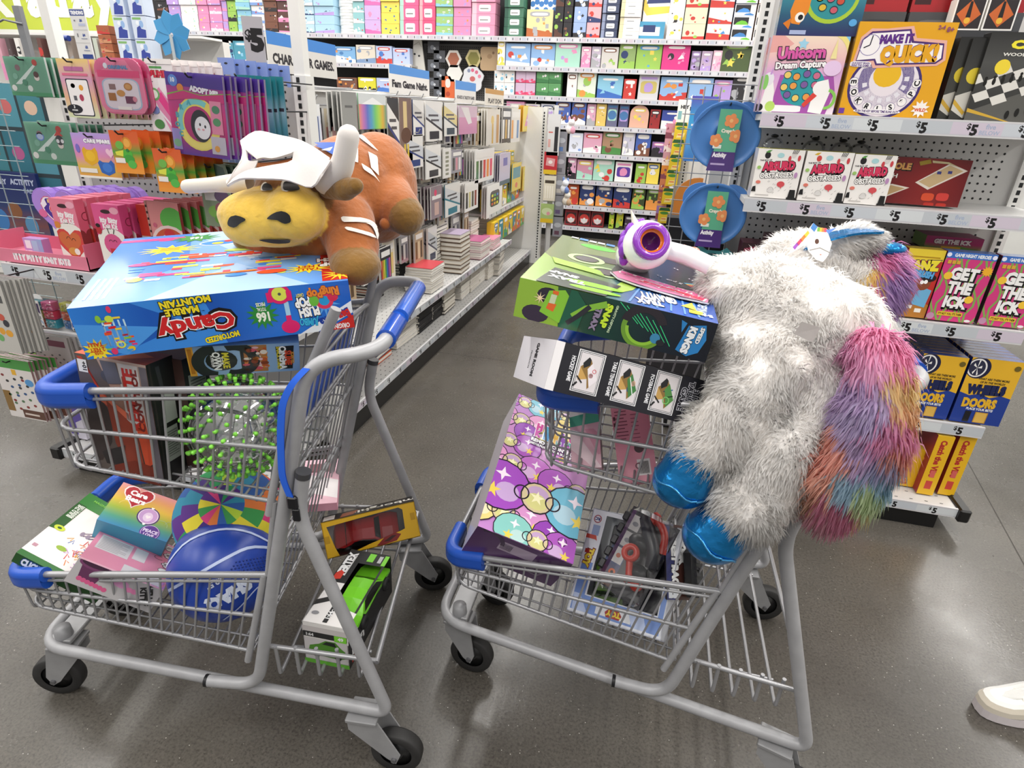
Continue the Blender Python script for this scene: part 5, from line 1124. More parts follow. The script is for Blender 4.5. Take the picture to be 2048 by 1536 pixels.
decal(mb,bvh,closed(zp([(380,885),(405,840),(460,832),(522,862),(480,890),(440,922),(395,915)])),'#0c0a09',FELT,.002);bk(mb,'nostril');mb=MB()
decal(mb,bvh,closed(zp([(690,858),(740,815),(805,797),(862,825),(872,880),(820,892),(760,862)])),'#0c0a09',FELT,.002);bk(mb,'nostril')
mb=MB();decal(mb,bvh,closed(zp([(625,1020),(700,1012),(780,1014),(865,1018),(850,1042),(740,1045)])),'#0f0b09',FELT,.002);bk(mb,'mouth')
mb=MB()
for P,c_ in(([(640,640),(650,590),(680,570),(700,600),(700,640)],'#e9e3d6'),([(655,640),(660,598),(690,580),(725,600),(730,640)],'#0e0b0a'),([(806,640),(806,570),(850,560),(870,640)],'#e9e3d6'),([(825,640),(826,575),(880,570),(925,600),(935,640)],'#0e0b0a')):decal(mb,bvh,closed(zp(P)),c_,FELT,.002+.0008*(c_=='#0e0b0a'))
bk(mb,'eyes')
mb=MB()
for P in([(1275,848),(1350,850),(1440,858),(1520,890),(1556,960),(1545,1020),(1525,960),(1490,910),(1420,890),(1350,885),(1290,888)],[(1300,930),(1340,930),(1420,950),(1500,975),(1535,1010),(1450,985),(1380,965),(1320,950)]):mb=MB();decal(mb,bvh,closed(zp(P),44),'#e7e2db',FELT,.003,20,10);bk(mb,'sleeve_stripe')
mb=MB()
for P in([(1370,300),(1400,310),(1400,420),(1365,415)],[(1478,335),(1548,370),(1560,520),(1500,460)],[(1425,425),(1500,470),(1570,575),(1530,530),(1440,470)],[(1390,180),(1450,215),(1560,330),(1520,310),(1420,235),(1380,195)],[(1190,170),(1410,125),(1400,145),(1200,190)]):decal(mb,bvh,zp(P),'#ece6dc',FELT,.003,12,6)
bk(mb,'jersey_lettering')
mb=MB()
for P,col in(([(1040,275),(1240,275),(1240,390),(1180,350),(1080,300)],'#3f62b4'),([(1120,335),(1210,310),(1190,340)],'#dfe4ee')):decal(mb,bvh,zp(P),col,FELT,.006,10,6)
bk(mb,'blue_tag')
def horn(pts,rs,col):
    mb=MB();P=fillet(pts,.05,8);n=18;vs=[];fs=[];N_=len(P)
    for i in range(N_+3):
        if i<N_:c=P[i];r=rs[0]+(rs[1]-rs[0])*i/(N_-1)
        else:
            d=(P[-1]-P[-2]).normalized();k=(i-N_+1)/3;c=P[-1]+d*rs[1]*math.sin(k*PI/2);r=rs[1]*math.cos(k*PI/2)
        t=(P[min(i+1,N_-1)]-P[max(min(i,N_-1)-1,0)]).normalized();u=t.cross(Vector((.3,1,.1))).normalized();w=t.cross(u)
        vs+=[c+(u*math.cos(2*PI*k/n)+w*math.sin(2*PI*k/n))*r for k in range(n)]
    for i in range(N_+2):
        for k in range(n):fs.append((i*n+k,i*n+(k+1)%n,(i+1)*n+(k+1)%n,(i+1)*n+k))
    mb.add(vs,fs,col,FELT,True);return mb
bk(horn([B(648,362,1.02),B(682,345,1.0),B(697,272,.99)],(.0255,.0185),'#d9d3cf'),'horn')
bk(horn([B(500,366,1.02),B(450,368,1.01),B(376,373,1.0)],(.019,.013),'#d9d2c6'),'horn')
Ve,Fe,Ne,Ce=blob([('c',[B(655,378,1.03),B(690,378,1.0),B(712,372,.985)],[.018,.021,.014],TAN)],.004,4)
mb=MB();mb.add(Ve,Fe,TAN,PLUSH,True);bk(mb,'ear')
mb=MB();mb.ell(B(770,448,1.13),(.012,.01,.012),OR,PLUSH,n=12);bk(mb,'tail_stub')
H=lambda x,y,d:B(360+.2539*x,220+.2539*y,d)
mb=MB()
sheet(mb,[[H(475,250,1.03),H(600,172,1.07),H(760,200,1.09),H(920,235,1.09),H(1030,285,1.07),H(1180,385,1.02)],
           [H(500,300,1.01),H(625,235,1.04),H(750,235,1.06),H(900,265,1.06),H(1020,310,1.04),H(1170,395,1.01)],
           [H(560,350,.99),H(640,300,1.005),H(740,285,1.01),H(880,300,1.01),H(960,330,1.0),H(1150,400,.99)],
           [H(610,390,.985),H(660,380,.985),H(740,385,.985),H(870,350,.985),H(930,335,.985),H(1140,400,.98)]],.004,'#cfc8c5',FELT)
sheet(mb,[[H(615,400,.985),H(600,440,.98),H(580,470,.975),H(520,500,.97)],[H(540,400,.98),H(500,460,.97),H(470,500,.965),H(430,530,.96)],[H(520,320,1.0),H(470,430,.975),H(420,500,.96),H(372,560,.95)],[H(480,260,1.02),H(500,380,.985),H(440,470,.965),H(372,590,.945)]],.004,'#d2cbc8',FELT)
bk(mb,'hat_crown')
mb=MB();sheet(mb,[[H(600,420,.995),H(740,412,.995),H(930,375,.995)],[H(590,455,.99),H(740,440,.99),H(930,400,.99)]],.003,OR,FELT);bk(mb,'hat_band')
mb=MB()
sheet(mb,[[H(430,520,.965),H(560,475,.97),H(700,446,.975),H(880,408,.98),H(925,320,.985),H(1190,402,.98)],
           [H(400,570,.95),H(560,500,.955),H(720,475,.96),H(890,450,.965),H(1000,440,.965),H(1160,450,.97)],
           [H(372,600,.94),H(480,545,.945),H(640,545,.945),H(840,555,.945),H(1030,612,.945),H(1110,520,.955)]],.004,'#d6cfcd',FELT)
bk(mb,'hat_brim')
# ---------------------------------------------------------------- the unicorn
uni=empty('unicorn_plush','big fluffy white unicorn plush with blue hooves and rainbow tail','plush toy',Matrix.Translation(B(1600,680,1.1)))
uinv=uni.matrix_world.inverted()
def uk(mb,name):
    o=mb.build(name,uni);o.matrix_parent_inverse=uinv;return o
WH='#fbf8f5'
V,F,N,Cc=blob([
    ('e',B(1605,690,1.12),(.145,.14,.135),WH,yaw),('e',B(1560,640,1.16),(.14,.13,.11),WH,yaw),('e',B(1500,590,1.22),(.10,.12,.075),WH,yaw),
    ('c',[B(1470,570,1.2),B(1450,590,1.12)],[.055,.05],WH),('c',[B(1478,640,1.12),B(1515,740,1.03)],[.066,.074],WH),
    ('e',B(1640,535,1.30),(.105,.09,.07),WH,yaw),('e',B(1590,535,1.28),(.075,.08,.06),WH,yaw),('e',B(1700,560,1.28),(.06,.07,.06),WH,yaw),
    ('c',[B(1540,740,1.02),B(1484,830,.965),B(1416,890,.935)],[.082,.064,.054],WH),
    ('c',[B(1640,790,1.03),B(1560,900,.955),B(1495,1000,.915)],[.085,.074,.066],WH)],.009,6)
mb=MB();mb.add(V,F,WH,SKIN,True);uk(mb,'body')
def down(k):
    return lambda P,n:np.array([-.15,-.25,-k])*np.ones_like(P)
white=lambda P,rs:np.array(lin('#fdfbf9'))[None]*(.93+.07*rs.rand(len(P),1))
o=fur_mesh('fur_coat',uni,V,F,N,60000,.019,.0014,white,down(.4),3,.42);o.matrix_parent_inverse=uinv
BLU='#1f7fc0'
for P0,P1,r in((B(1392,918,.928),B(1368,958,.92),.050),(B(1462,1035,.905),B(1432,1066,.90),.053)):
    d=(P1-P0).normalized();Vh,Fh,Nh,Ch=blob([('c',[P0,P1],[r*.98,r],BLU),('e',P1+d*.006,(r*1.05,r,r*.92),BLU)],.006,5)
    mb=MB();mb.add(Vh,Fh,BLU,FOIL,True);ho=uk(mb,'hoof')
    q=d.to_track_quat('Z','Y').to_matrix().to_4x4();mb=MB();mb.tube([Matrix.Translation(P1+d*.012)@q@Vector((r*1.03*math.cos(a*PI/16),r*1.0*math.sin(a*PI/16),.004*math.sin(a)))for a in range(33)],.0022,'#4a9ad2',FOIL,6,False)
    s_=mb.build('hoof_seam',ho)
# tail
TP=[B(1748,692,.99),B(1758,742,.945),B(1756,812,.92),B(1736,880,.91),B(1695,950,.90),B(1662,1002,.90)]
Vt,Ft,Nt,Ct=blob([('c',TP,[.032,.040,.045,.049,.053,.033],'#e58ab0')],.008,5)
def tailcol(P,rs):
    D=P-np.array([0,0,EYE]);c=D@CAMR.T;px=c[:,0]/c[:,2]*FPX+1024+rs.randn(len(P))*7;py=c[:,1]/c[:,2]*FPX+768+rs.randn(len(P))*7
    keys=[((1765,700),'#f06ab4'),((1745,720),'#e987c6'),((1800,712),'#f05fae'),((1790,755),'#f7cf5e'),((1825,770),'#f9d35a'),((1735,780),'#c79bdc'),((1820,812),'#f7b75a'),((1740,830),'#b99ad8'),((1800,850),'#f25fae'),((1770,850),'#ec62b8'),((1835,850),'#ef8a5e'),((1800,900),'#f0744e'),((1720,880),'#c59ad8'),((1745,910),'#c08fd0'),((1640,900),'#f0805a'),((1620,940),'#f28f5a'),((1690,890),'#f58a62'),((1770,950),'#79b8d4'),((1700,965),'#79b4d2'),((1760,920),'#a9a4da'),((1650,965),'#f2905e'),((1615,990),'#efb07a'),((1670,1000),'#f04f9e'),((1700,1015),'#f257a4'),((1735,985),'#bfd98a'),((1720,1030),'#f2cf6a'),((1640,1030),'#f08fae')]
    K=np.array([k[0]for k in keys]);d=((px[:,None]-K[:,0])**2+(py[:,None]-K[:,1])**2);i=d.argmin(1)
    return np.array([mix(k[1],'#ffffff',.36)for k in keys])[i]*(.88+.12*rs.rand(len(P),1))
class RS0:
    def randn(s,*a):return np.zeros(a)
    def rand(s,*a):return np.ones(a)*.5
A_=tailcol(np.array([v[:]for v in Vt]),RS0())
mb=MB();mb.add(Vt,Ft,None,FUR,True,None,[tuple(q)for q in A_]);uk(mb,'tail')
def tflow(P,n):
    T_=np.array([p[:]for p in TP]);i=((P[:,None]-T_[None])**2).sum(2).argmin(1);i=np.minimum(i,len(TP)-2);d=T_[i+1]-T_[i];return d/np.linalg.norm(d,axis=1)[:,None]*1.1
o=fur_mesh('tail_fur',uni,Vt,Ft,Nt,15000,.034,.0016,tailcol,tflow,5,.3);o.matrix_parent_inverse=uinv
# mane
MP=[B(1745,520,1.28),B(1752,560,1.26),B(1740,600,1.24)]
Vm,Fm,Nm,Cm=blob([('c',MP,[.036,.045,.034],'#e58ab0'),('e',B(1715,560,1.25),.032,'#f2cf5a')],.008,5)
def manecol(P,rs):
    D=P-np.array([0,0,EYE]);c=D@CAMR.T;px=c[:,0]/c[:,2]*FPX+1024+rs.randn(len(P))*6;py=c[:,1]/c[:,2]*FPX+768+rs.randn(len(P))*6
    keys=[((1760,525),'#ee7ac0'),((1790,520),'#e59bd8'),((1745,545),'#f5cf5c'),((1720,545),'#f3d66a'),((1740,580),'#f060ae'),((1720,575),'#f06fae'),((1785,560),'#c79be0'),((1775,600),'#c897dc'),((1745,615),'#e9a05a'),((1760,630),'#e6a9c8')]
    K=np.array([k[0]for k in keys]);i=((px[:,None]-K[:,0])**2+(py[:,None]-K[:,1])**2).argmin(1);return np.array([mix(k[1],'#ffffff',.2)for k in keys])[i]*(.85+.15*rs.rand(len(P),1))
mb=MB();mb.add(Vm,Fm,None,FUR,True,None,[tuple(q)for q in manecol(np.array([v[:]for v in Vm]),RS0())]);uk(mb,'mane')
o=fur_mesh('mane_fur',uni,Vm,Fm,Nm,6000,.034,.0015,manecol,lambda P,n:np.array([.5,0,-.8])*np.ones_like(P),6,.3);o.matrix_parent_inverse=uinv
# ears: white fur outside, blue foil inside
Vr,Fr,Nr,Cr=blob([('c',[B(1640,505,1.27),B(1700,480,1.25),B(1752,478,1.24)],[.026,.028,.014],WH)],.006,5)
mb=MB();mb.add(Vr,Fr,WH,FUR,True);uk(mb,'ear');o=fur_mesh('ear_fur',uni,Vr,Fr,Nr,4200,.016,.0015,white,lambda P,n:np.array([.7,0,-.2])*np.ones_like(P),8,.3);o.matrix_parent_inverse=uinv
mb=MB();sheet(mb,[[B(1605,500,1.245),B(1650,470,1.24),B(1710,458,1.235),B(1768,464,1.23)],[B(1608,500,1.225),B(1655,482,1.205),B(1715,468,1.20),B(1768,466,1.22)]],.004,BLU,FOIL,14,6);uk(mb,'ear_lining')
mb=MB();mb.ell(B(1775,497,1.26),(.036,.02,.013),BLU,FOIL,n=18,rot=yaw);uk(mb,'ear_lining')
# card tag shaped like a unicorn's head, and a sewn-in care label
tg=[(0,.1),(.06,-.05),(.25,-.22),(.4,-.25),(.5,-.1),(.55,.15),(.45,.35),(.62,.5),(.40,.42),(.2,.48),(.1,.55),(.02,.42),(-.15,.2),(-.3,-.02),(-.4,-.18),(-.2,-.05)]
T0=B(1612,497,1.185);tu=Vector((.97,.24,-.05))*.085;tv=Vector((-.06,.32,.94))*.085;nn=tu.cross(tv).normalized()
mb=MB();q=[T0+tu*x+tv*y for x,y in tg]
mb.add(q,[tuple(range(len(q)))],'#f4f1ee',GLOSS);mb.add([p-nn*.0012 for p in q],[tuple(range(len(q)))[::-1]],'#e9e6e3',GLOSS)
def tp_(P,col,l):mb.add([T0+tu*x+tv*y-nn*0+nn*.0002*l for x,y in P],[tuple(range(len(P)))],col,GLOSS)
if nn.y>0:nn=-nn
tp_([(.1,.55),(.2,.48),(.14,.36),(.05,.44)],'#3f86d0',1);tp_([(.45,.35),(.62,.5),(.38,.42)],'#5a8ae0',1)
for k,cc in enumerate(('#7ac043','#f2cf3a','#ef8a3a','#e0486a')):tp_([(.2+.05*k,.47),(.26+.05*k,.46),(.25+.05*k,.38),(.2+.05*k,.38)],cc,1)
for k,cc in enumerate(('#f2cf3a','#ef8a3a','#e0486a','#a85ac8')):tp_([(.0-.07*k,.38-.09*k),(.04-.07*k,.33-.09*k),(-.03-.07*k,.22-.09*k),(-.08-.07*k,.27-.09*k)],cc,1)
tp_([(.22+.045*math.cos(a*PI/6),.17+.055*math.sin(a*PI/6))for a in range(12)],'#5a3220',1)
tp_([(.08+.0*a,-.02)for a in range(1)]+[(.3,.05),(.52,-.03),(.52,-.05),(.3,.03),(.08,-.04)],'#9a9490',1);tp_([(.33+.02*math.cos(a*PI/4),-.1+.015*math.sin(a*PI/4))for a in range(8)],'#c98f80',1)
uk(mb,'hang_tag')
L0=B(1588,668,.955);mb=MB();mb.add([L0,L0+Vector((.03,.006,-.012)),L0+Vector((.034,-.004,.016)),L0+Vector((.004,-.01,.024))],[(0,1,2,3)],'#e6e2de',PLAIN)
for k in range(4):a=.15+.18*k;mb.add([L0+Vector((.004,-.0005-a*.01,.003+a*.024)),L0+Vector((.027,.0045-a*.01,-.007+a*.026)),L0+Vector((.027,.0045-a*.01,-.004+a*.026)),L0+Vector((.004,-.0005-a*.01,.006+a*.024))],[(0,1,2,3)],'#8f8c8a',PLAIN)
uk(mb,'care_label')
# ---------------------------------------------------------------- the shoe at the right edge
T=at(1957,1402,z=.03);dv=(at(2048,1412,z=.03)-T).normalized();dv.z=0;sv=Vector((-dv.y,dv.x,0))
SH=Matrix(((dv.x,sv.x,0,T.x),(dv.y,sv.y,0,T.y),(0,0,1,0),(0,0,0,1)))
shoe=empty('sneaker','off white sneaker with a pale sole at the right edge','shoe',SH)
Lh,out=.27,[]
for i in range(28):
    t=i/28*2*PI;x=.135-.135*math.cos(t);s_=math.sin(t)
    w=.047*(abs(s_)**.62)*(1 if s_>0 else-1)*(1-.16*math.exp(-((x-.15)/.05)**2))*(.86 if x>.2 else 1);out.append((x,w))
mb=MB();mb.prism(out,.002,.026,'#c9c2c4',PLAIN,side='#d4ccce');mb.build('sole',shoe)
mb=MB();lv=[(.026,1.0,'#cfc6b6'),(.040,.97,'#cdc4b2'),(.052,.84,'#d3cdc0')];prev=None;n=len(out);vs=[];
hx=lambda x,z:z*(1 if x<.03 else 1+1.1*max(0,min(1,(x-.06)/.12)))
rings=[]
for z,k,c_ in lv+[(.058,.62,'#d7d6d2'),(.062,.3,'#dcdbd8')]:
    rings.append([(.125+(x-.125)*(.55+.45*k),w*k,hx(x,z))for x,w in out])
for r_ in rings:vs+=r_
cl=['#cfc6b6','#cfc6b6','#d5d4d1','#dad9d6']
for j in range(4):mb.add(vs,[(j*n+i,j*n+(i+1)%n,(j+1)*n+(i+1)%n,(j+1)*n+i)for i in range(n)],cl[j],FELT,True)
mb.add(rings[-1],[tuple(range(n))],'#dcdbd8',FELT);mb.build('upper',shoe)
for k in range(4):
    x=.085+.022*k;mb=MB();mb.tube(fillet([(x,-.026,.062+.012*k),(x+.004,0,.075+.013*k),(x,.026,.062+.012*k)],.02,4),.0035,'#e8e4dc',FELT,6);mb.build('lace',shoe)
# ================================================================ goods on the shelves
def gen(seed,base,pal,title=True,n=7):
    """small busy package print: panels, blobs and a title shape in the package's own colours"""
    rd=random.Random(seed);c=lambda:pal[rd.randrange(len(pal))]
    o=[('r',0,0,1,1,base),('p',[(0,0),(1,0),(1,rd.uniform(.1,.4)),(0,rd.uniform(.15,.5))],c()),('x',3)]
    for i in range(n):
        x,y,r=rd.uniform(.15,.85),rd.uniform(.1,.7),rd.uniform(.06,.17);k=rd.random()
        if k<.45:o+=[('e',x,y,r,r*rd.uniform(.6,1.1),c())]
        elif k<.7:o+=[('r',x-r*.5,y-r*.5,r,r*rd.uniform(.6,1.4),c())]
        elif k<.85:o+=[('s',x,y,r*.5,r,5,c())]
        else:o+=[('p',[(x-r,y-r),(x+r,y-r*.6),(x+r*.3,y+r)],c())]
        o+=[('x',4+i%5)]
    if title:o+=[('x',9),rr(.12,.74,.76,.19,c(),.3),rr(.2,.78,.6,.1,'#f4f1ee',.3)]
    return o
def shop_box(name,label,cat,x0,x1,yf,dep,z0,z1,col,front,group=None,side=None,top=None,m=None,tilt=0,extra=None):
    d=(x1-x0,dep,z1-z0)
    mb=carton(d,col,[('F',front)]if front else[],m or CARD,{k:v for k,v in(('T',top),('R',side),('L',side))if v})
    for f in extra or[]:face_art(mb,d,*f)
    o=mb.build(name);o.matrix_world=Matrix.Translation((x0+d[0]/2,yf+d[1]/2,z0+d[2]/2+.0005))@Matrix.Rotation(tilt,4,'Y')
    tag(o,label,cat,group);return o
def copies(o,n,dx,dy,lab,group,dz=0):
    """further items of a row behind the front one"""
    r=[o];o['group']=group
    for k in range(1,n):
        M=Matrix.Translation((dx*k,dy*k,dz*k))@o.matrix_world;r.append(dup(o,M,lab%ORD[k],group))
    return r
# ---------------------------------------------------------------- right bay
def rb(bl,br,tp,y):return at(*bl,y=y).x,at(*br,y=y).x,at(*tp,y=y).z
Z1,Z2,Z3,Z4,Z5=1.384,1.123,.764,.406,.102
x0,x1,zt=rb((1516,226),(1664,231),(1600,72),2.23)
f=[('g',0,0,1,1,['#efe3ee','#e6b7d6','#d9a6d8','#efc3c0','#f3dcc8'],1),('p',[(0,.78),(.16,.8),(.3,.9),(.16,1),(0,1)],'#e9a9a4'),('o',.72,.72,.42,.48,'#b78ad8',0,70),('o',.72,.72,.36,.42,'#7fc2e8',0,70),('o',.72,.72,.30,.36,'#f0e08a',0,70),('x',3),('p',[(.14,0),(.9,0),(.96,.3),(.9,.5),(.2,.5)],'#a653a8'),('e',.52,.36,.30,.26,'#2f9aa2',30),('x',5)]
for i,(x,y)in enumerate(((.3,.5),(.42,.48),(.55,.52),(.68,.5),(.28,.34),(.4,.36),(.54,.38),(.68,.38),(.46,.2),(.6,.22),(.34,.24),(.74,.28))):f+=[('e',x,y,.055,.055,'#1d5a62'),('e',x,y,.045,.042,['#e7c86a','#e59a4a','#7a5a9a','#c86a8a'][i%4]),('x',7+i%2)]
f+=[('x',6),('p',[(.0,.02),(.18,.0),(.16,.28),(.12,.42),(.04,.38),(.02,.2)],'#f4f1ef'),('e',.06,.44,.07,.09,'#e9e4ec'),('p',[(.06,.5),(.09,.5),(.09,.6)],'#c79ad8'),('e',.02,.4,.04,.1,'#8ac86a'),('e',.14,.08,.07,.07,'#b8d86a'),('p',[(.66,.02),(.84,.0),(.9,.3),(.84,.46),(.7,.42),(.68,.24)],'#f5f2f0'),('e',.76,.34,.1,.09,'#f5f2f0'),('p',[(.6,.08),(.74,.24),(.68,.28),(.56,.12)],'#d8433c'),('o',.86,.2,.1,.14,'#8ac85a',270,440),('e',.86,.6,.12,.1,'#e6c8e8'),('p',[(.80,.72),(.85,.98),(.88,.72)],'#efe0a0'),('x',8),rr(.1,.01,.46,.09,'#f4eef0',.2),('e',.0,.06,.05,.05,'#1d1c1d'),('x',9),('s',.42,.90,.04,.075,5,'#9fd0e8'),('t','Unicorn',.42,.79,.155,'#2d2230',3,.10,.64),('t','Unicorn',.42,.795,.145,'#d65aa4',3,.05,.62),('t','Dream Capture',.44,.64,.085,'#f6f3f3',4,.05,.66,.07,'#241c28')]
o=shop_box('board_game','pink unicorn fishing game box on the top shelf, leftmost','board game',x0,x1,2.23,.055,Z1,zt,'#8f7f92',f,None,'#b7a0b4','#d9cbd6',GLOSS)
dup(o,Matrix.Translation((-.004,.058,0))@o.matrix_world,'second pink unicorn fishing game box directly behind the front one')
x0b,x1b,_=rb((1552,68),(1716,72),(1600,0),2.235)
f=[('g',0,0,1,1,['#2a2a5e','#2b5a78','#3a8a9a','#4aa0a6'],1),('e',.6,.62,.46,.42,'#a9c83a',30),('e',.6,.64,.40,.37,'#2f8f96',30),('x',3)]
for i,(x,y)in enumerate(((.45,.62),(.58,.6),(.7,.56),(.5,.46),(.64,.42),(.78,.7))):f+=[('e',x,y,.075,.07,'#123f4a'),('e',x,y,.06,.05,['#d8b63a','#c85a6a','#c8503a'][i%3]),('x',5)]
f+=[('x',5),('p',[(.12,.4),(.2,.9),(.36,.95),(.34,.4),(.26,.18),(.16,.2)],'#e88a2a'),('p',[(.06,.2),(.16,.3),(.14,.1)],'#d97a20'),('e',.25,.3,.085,.085,'#f5efe6'),('e',.26,.3,.045,.045,'#1a1614'),('e',.2,.7,.03,.03,'#c8501f'),('e',.28,.8,.03,.03,'#c8501f'),('e',.9,.22,.07,.06,'#5aa8e0'),('r',.16,.02,.2,.07,'#a8b4d8')]
shop_box('board_game','teal fishing game box with an orange fish, above the pink one','board game',x0b,x1b,2.235,.06,zt+.001,zt+.16,'#2a5a70',f,None,'#274a63',None,GLOSS)
x0,x1,zt=rb((1674,233),(1860,240),(1800,44),2.222)
f=[('r',0,0,1,1,'#e3a41c'),('e',.42,.33,.40,.36,'#3f2d6e',36),('e',.42,.33,.37,.33,'#e9dfe6',36),('x',3),('o',.42,.40,.18,.30,'#4a3480'),('e',.42,.46,.15,.14,'#e9b722'),('x',4)]
for k in range(8):a=R(188+k*24);f+=[('o',.42,.40,.2,.25,'#e6e2ea',190+24*k,202+24*k),('x',5)]
for k,s in enumerate('EOKRLS*PC'):
    a=R(182+k*22);x,y=.42+.325*math.cos(a)/.98,.38+.295*math.sin(a);f+=[('e',x,y,.052,.05,'#4a3480'),('e',x,y,.048,.046,'#f3efee'),('t',s,x,y,.06,'#1f1b24',math.degrees(a)+90,.04),('x',6)]
f+=[('x',7),('p',[(.02,.55),(.05,.84),(.14,.93),(.3,.93),(.56,.96),(.62,.84),(.93,.82),(.97,.62),(.9,.56),(.25,.52),(.22,.57)],'#e8b0a0'),('p',[(.05,.58),(.07,.82),(.15,.9),(.3,.91),(.54,.93),(.6,.81),(.91,.79),(.94,.63),(.88,.58),(.27,.55),(.24,.6)],'#4a2a6e'),('p',[(.06,.6),(.08,.81),(.16,.88),(.3,.89),(.53,.91),(.58,.79),(.9,.77),(.92,.64),(.87,.595),(.28,.57),(.25,.62)],'#f6f1f2'),('x',10),('o',.16,.76,.105,.112,'#8a7fb0'),('l',[(.16,.76),(.17,.86)],.012,'#241c30'),('l',[(.16,.76),(.1,.73)],.012,'#241c30'),('t','MAKE IT',.42,.83,.085,'#5b2a84',3,.07,.34),('t','QUICK!',.585,.68,.155,'#e3a41c',3,.09,.59),('x',12),('t','QUICK!',.58,.69,.15,'#5b2a84',3,.08,.58),('x',12),rr(.0,.53,.22,.06,'#f4f0f2',.3),('x',13),('t','QUICKEST BRAIN',.11,.57,.022,'#5b2a84',0,.03,.19),('t','WINS THE GAME!',.11,.545,.022,'#5b2a84',0,.03,.19),rr(.16,.03,.5,.05,'#f4f0f2',.4),('t','PUSH THE KEY BEFORE TIME RUNS OUT!',.41,.055,.026,'#4a2a6e',0,.04,.46),('r',.0,.02,.06,.06,'#6a3a9a'),('s',.86,.1,.06,.1,10,'#f6f0ea'),('t','WILD',.86,.09,.035,'#d0512a',0,.05),('t','2-4',.84,.95,.04,'#8a4a6a',0,.04),('t','8+',.93,.93,.05,'#8a4a6a',0,.04)]
o=shop_box('board_game','yellow game box with purple QUICK lettering on the top shelf','board game',x0,x1,2.222,.05,Z1,zt,'#c98f1a',f,None,'#b78a2a','#e0ab33',GLOSS)
dup(o,Matrix.Translation((-.006,.053,0))@o.matrix_world,'second yellow quick game box tucked behind the front one')
def chess(w):return[('g',0,0,1,1,['#2c2c2a','#3a3a38','#4c4c4a','#2e2e2d'],1),('p',[(0,.1),(.9,.5),(1,.5),(1,0),(0,0)],'#5a5955'),('x',3)]+[q for i in range(7)for j in range(4)if(i+j)%2 for q in(('p',[(.12+.14*i-.06*j,.12+.06*i+.09*j),(.26+.14*i-.06*j,.18+.06*i+.09*j),(.2+.14*i-.06*j,.27+.06*i+.09*j),(.06+.14*i-.06*j,.21+.06*i+.09*j)],'#dcd9d2'),('x',3))]+[('p',[(-.1,.12),(.45,.0),(.5,.0),(-.1,.17)],'#c9a23a'),('x',5)]+[q for i in range(6)for q in(('e',.1+.09*i,.44+.015*i,.02,.04,'#16150f'),('e',.1+.09*i,.49+.015*i,.016,.018,'#16150f'),('e',.6+.09*i,.56+.02*i,.02,.05,'#e0d6b8'),('e',.6+.09*i,.62+.02*i,.018,.02,'#e0d6b8'),('e',.45+.1*i,.08+.03*i,.025,.05,'#141310'),('x',6))]+[('e',.23,.62,.085,.085,'#ecd23a'),('t','CHESS',.52,.87,.085,'#efe23a',0,.07,.55),('t','WOODEN CLASSIC',.52,.76,.035,'#e6e4dc',0,.03,.66),('t','2 PLAYERS',.55,.71,.028,'#a7a49a',0,.02)]
x0,x1,zt=rb((1927,240),(2110,246),(1985,64),2.225)
shop_box('chess_set_box','black chess set box with yellow lettering at the right edge','board game',x0,x1,2.225,.05,Z1,zt,'#2a2a29',chess(1),None,'#232322',None,GLOSS)
x0,x1,zt=rb((1872,238),(1926,240),(1935,74),2.25)
for k in range(2):
    shop_box('chess_set_box',('black chess box wedged between yellow game and chess box','black chess box edge left of the front chess box')[k],'board game',x0+.028*k,x0+.028*k+.075,2.25-.012*k,.05,Z1,zt-.004*k,'#2a2a29',[('g',0,0,1,1,['#30302e','#44443f','#3a3a38','#262625'],1),('e',.45,.55,.1,.1,'#dcc535'),('p',[(0,.12),(.5,.02),(.9,.3),(.9,.42),(0,.3)],'#c9c6bd'),('p',[(0,.2),(.45,.06),(.5,.1),(0,.26)],'#c9a23a')],None,'#232322',None,GLOSS)
for k in range(3): # red boxes standing at the back of the top shelf
    x0=.50+.16*k;rd=random.Random(k)
    shop_box('red_game_box','red box with black panels, %s behind the yellow quick game'%('leftmost','middle one','rightmost')[k],'board game',x0,x0+.15,2.40,.09,Z1+.30,Z1+.50,'#8f1c22',[('r',0,0,1,1,'#a3222a'),('r',.05,.1,.3,.5,'#3a1a1e'),('e',.65,.4,.2,.22,'#7a1a20'),('e',.7,.3,.14,.1,'#c8343a'),('r',.1,.7,.5,.12,'#c9b9b6')],'red boxes on the top shelf')
    shop_box('game_carton','grey carton %s under the red boxes at the back'%('left','middle','right')[k],'board game',x0,x0+.15,2.39,.10,Z1,Z1+.299,'#55565a',gen(k,'#4a4b50',['#6b6c70','#8a4a4a','#3a3a40']),'grey cartons under the red boxes')
x0,_,_=rb((1905,60),(1905,60),(1905,60),2.36)
for k in range(4):
    i,j=k%2,k//2
    shop_box('photo_frame_box','black white-edged box with orange picture, %s %s of four'%(('lower','upper')[j],('left','right')[i]),'box',x0-.02+.085*i,x0+.06+.085*i,2.33,.05,Z1+.245+.085*j,Z1+.327+.085*j,'#eceae6',[('r',0,0,1,1,'#efece8'),('r',.05,.05,.9,.9,'#2a2326'),('p',[(.1,.5),(.5,.1),(.9,.5),(.5,.95)],'#c8642e'),('p',[(.42,.4),(.58,.4),(.54,.9),(.46,.9)],'#1a1618'),('e',.5,.3,.1,.1,'#e8b23a')],'black boxes with orange pictures')
shop_box('game_carton','dark carton under the four black picture boxes','board game',x0-.02,x0+.16,2.32,.07,Z1,Z1+.243,'#4a4b4e',gen(5,'#3a3b3f',['#5a5b60','#6a6b70']))
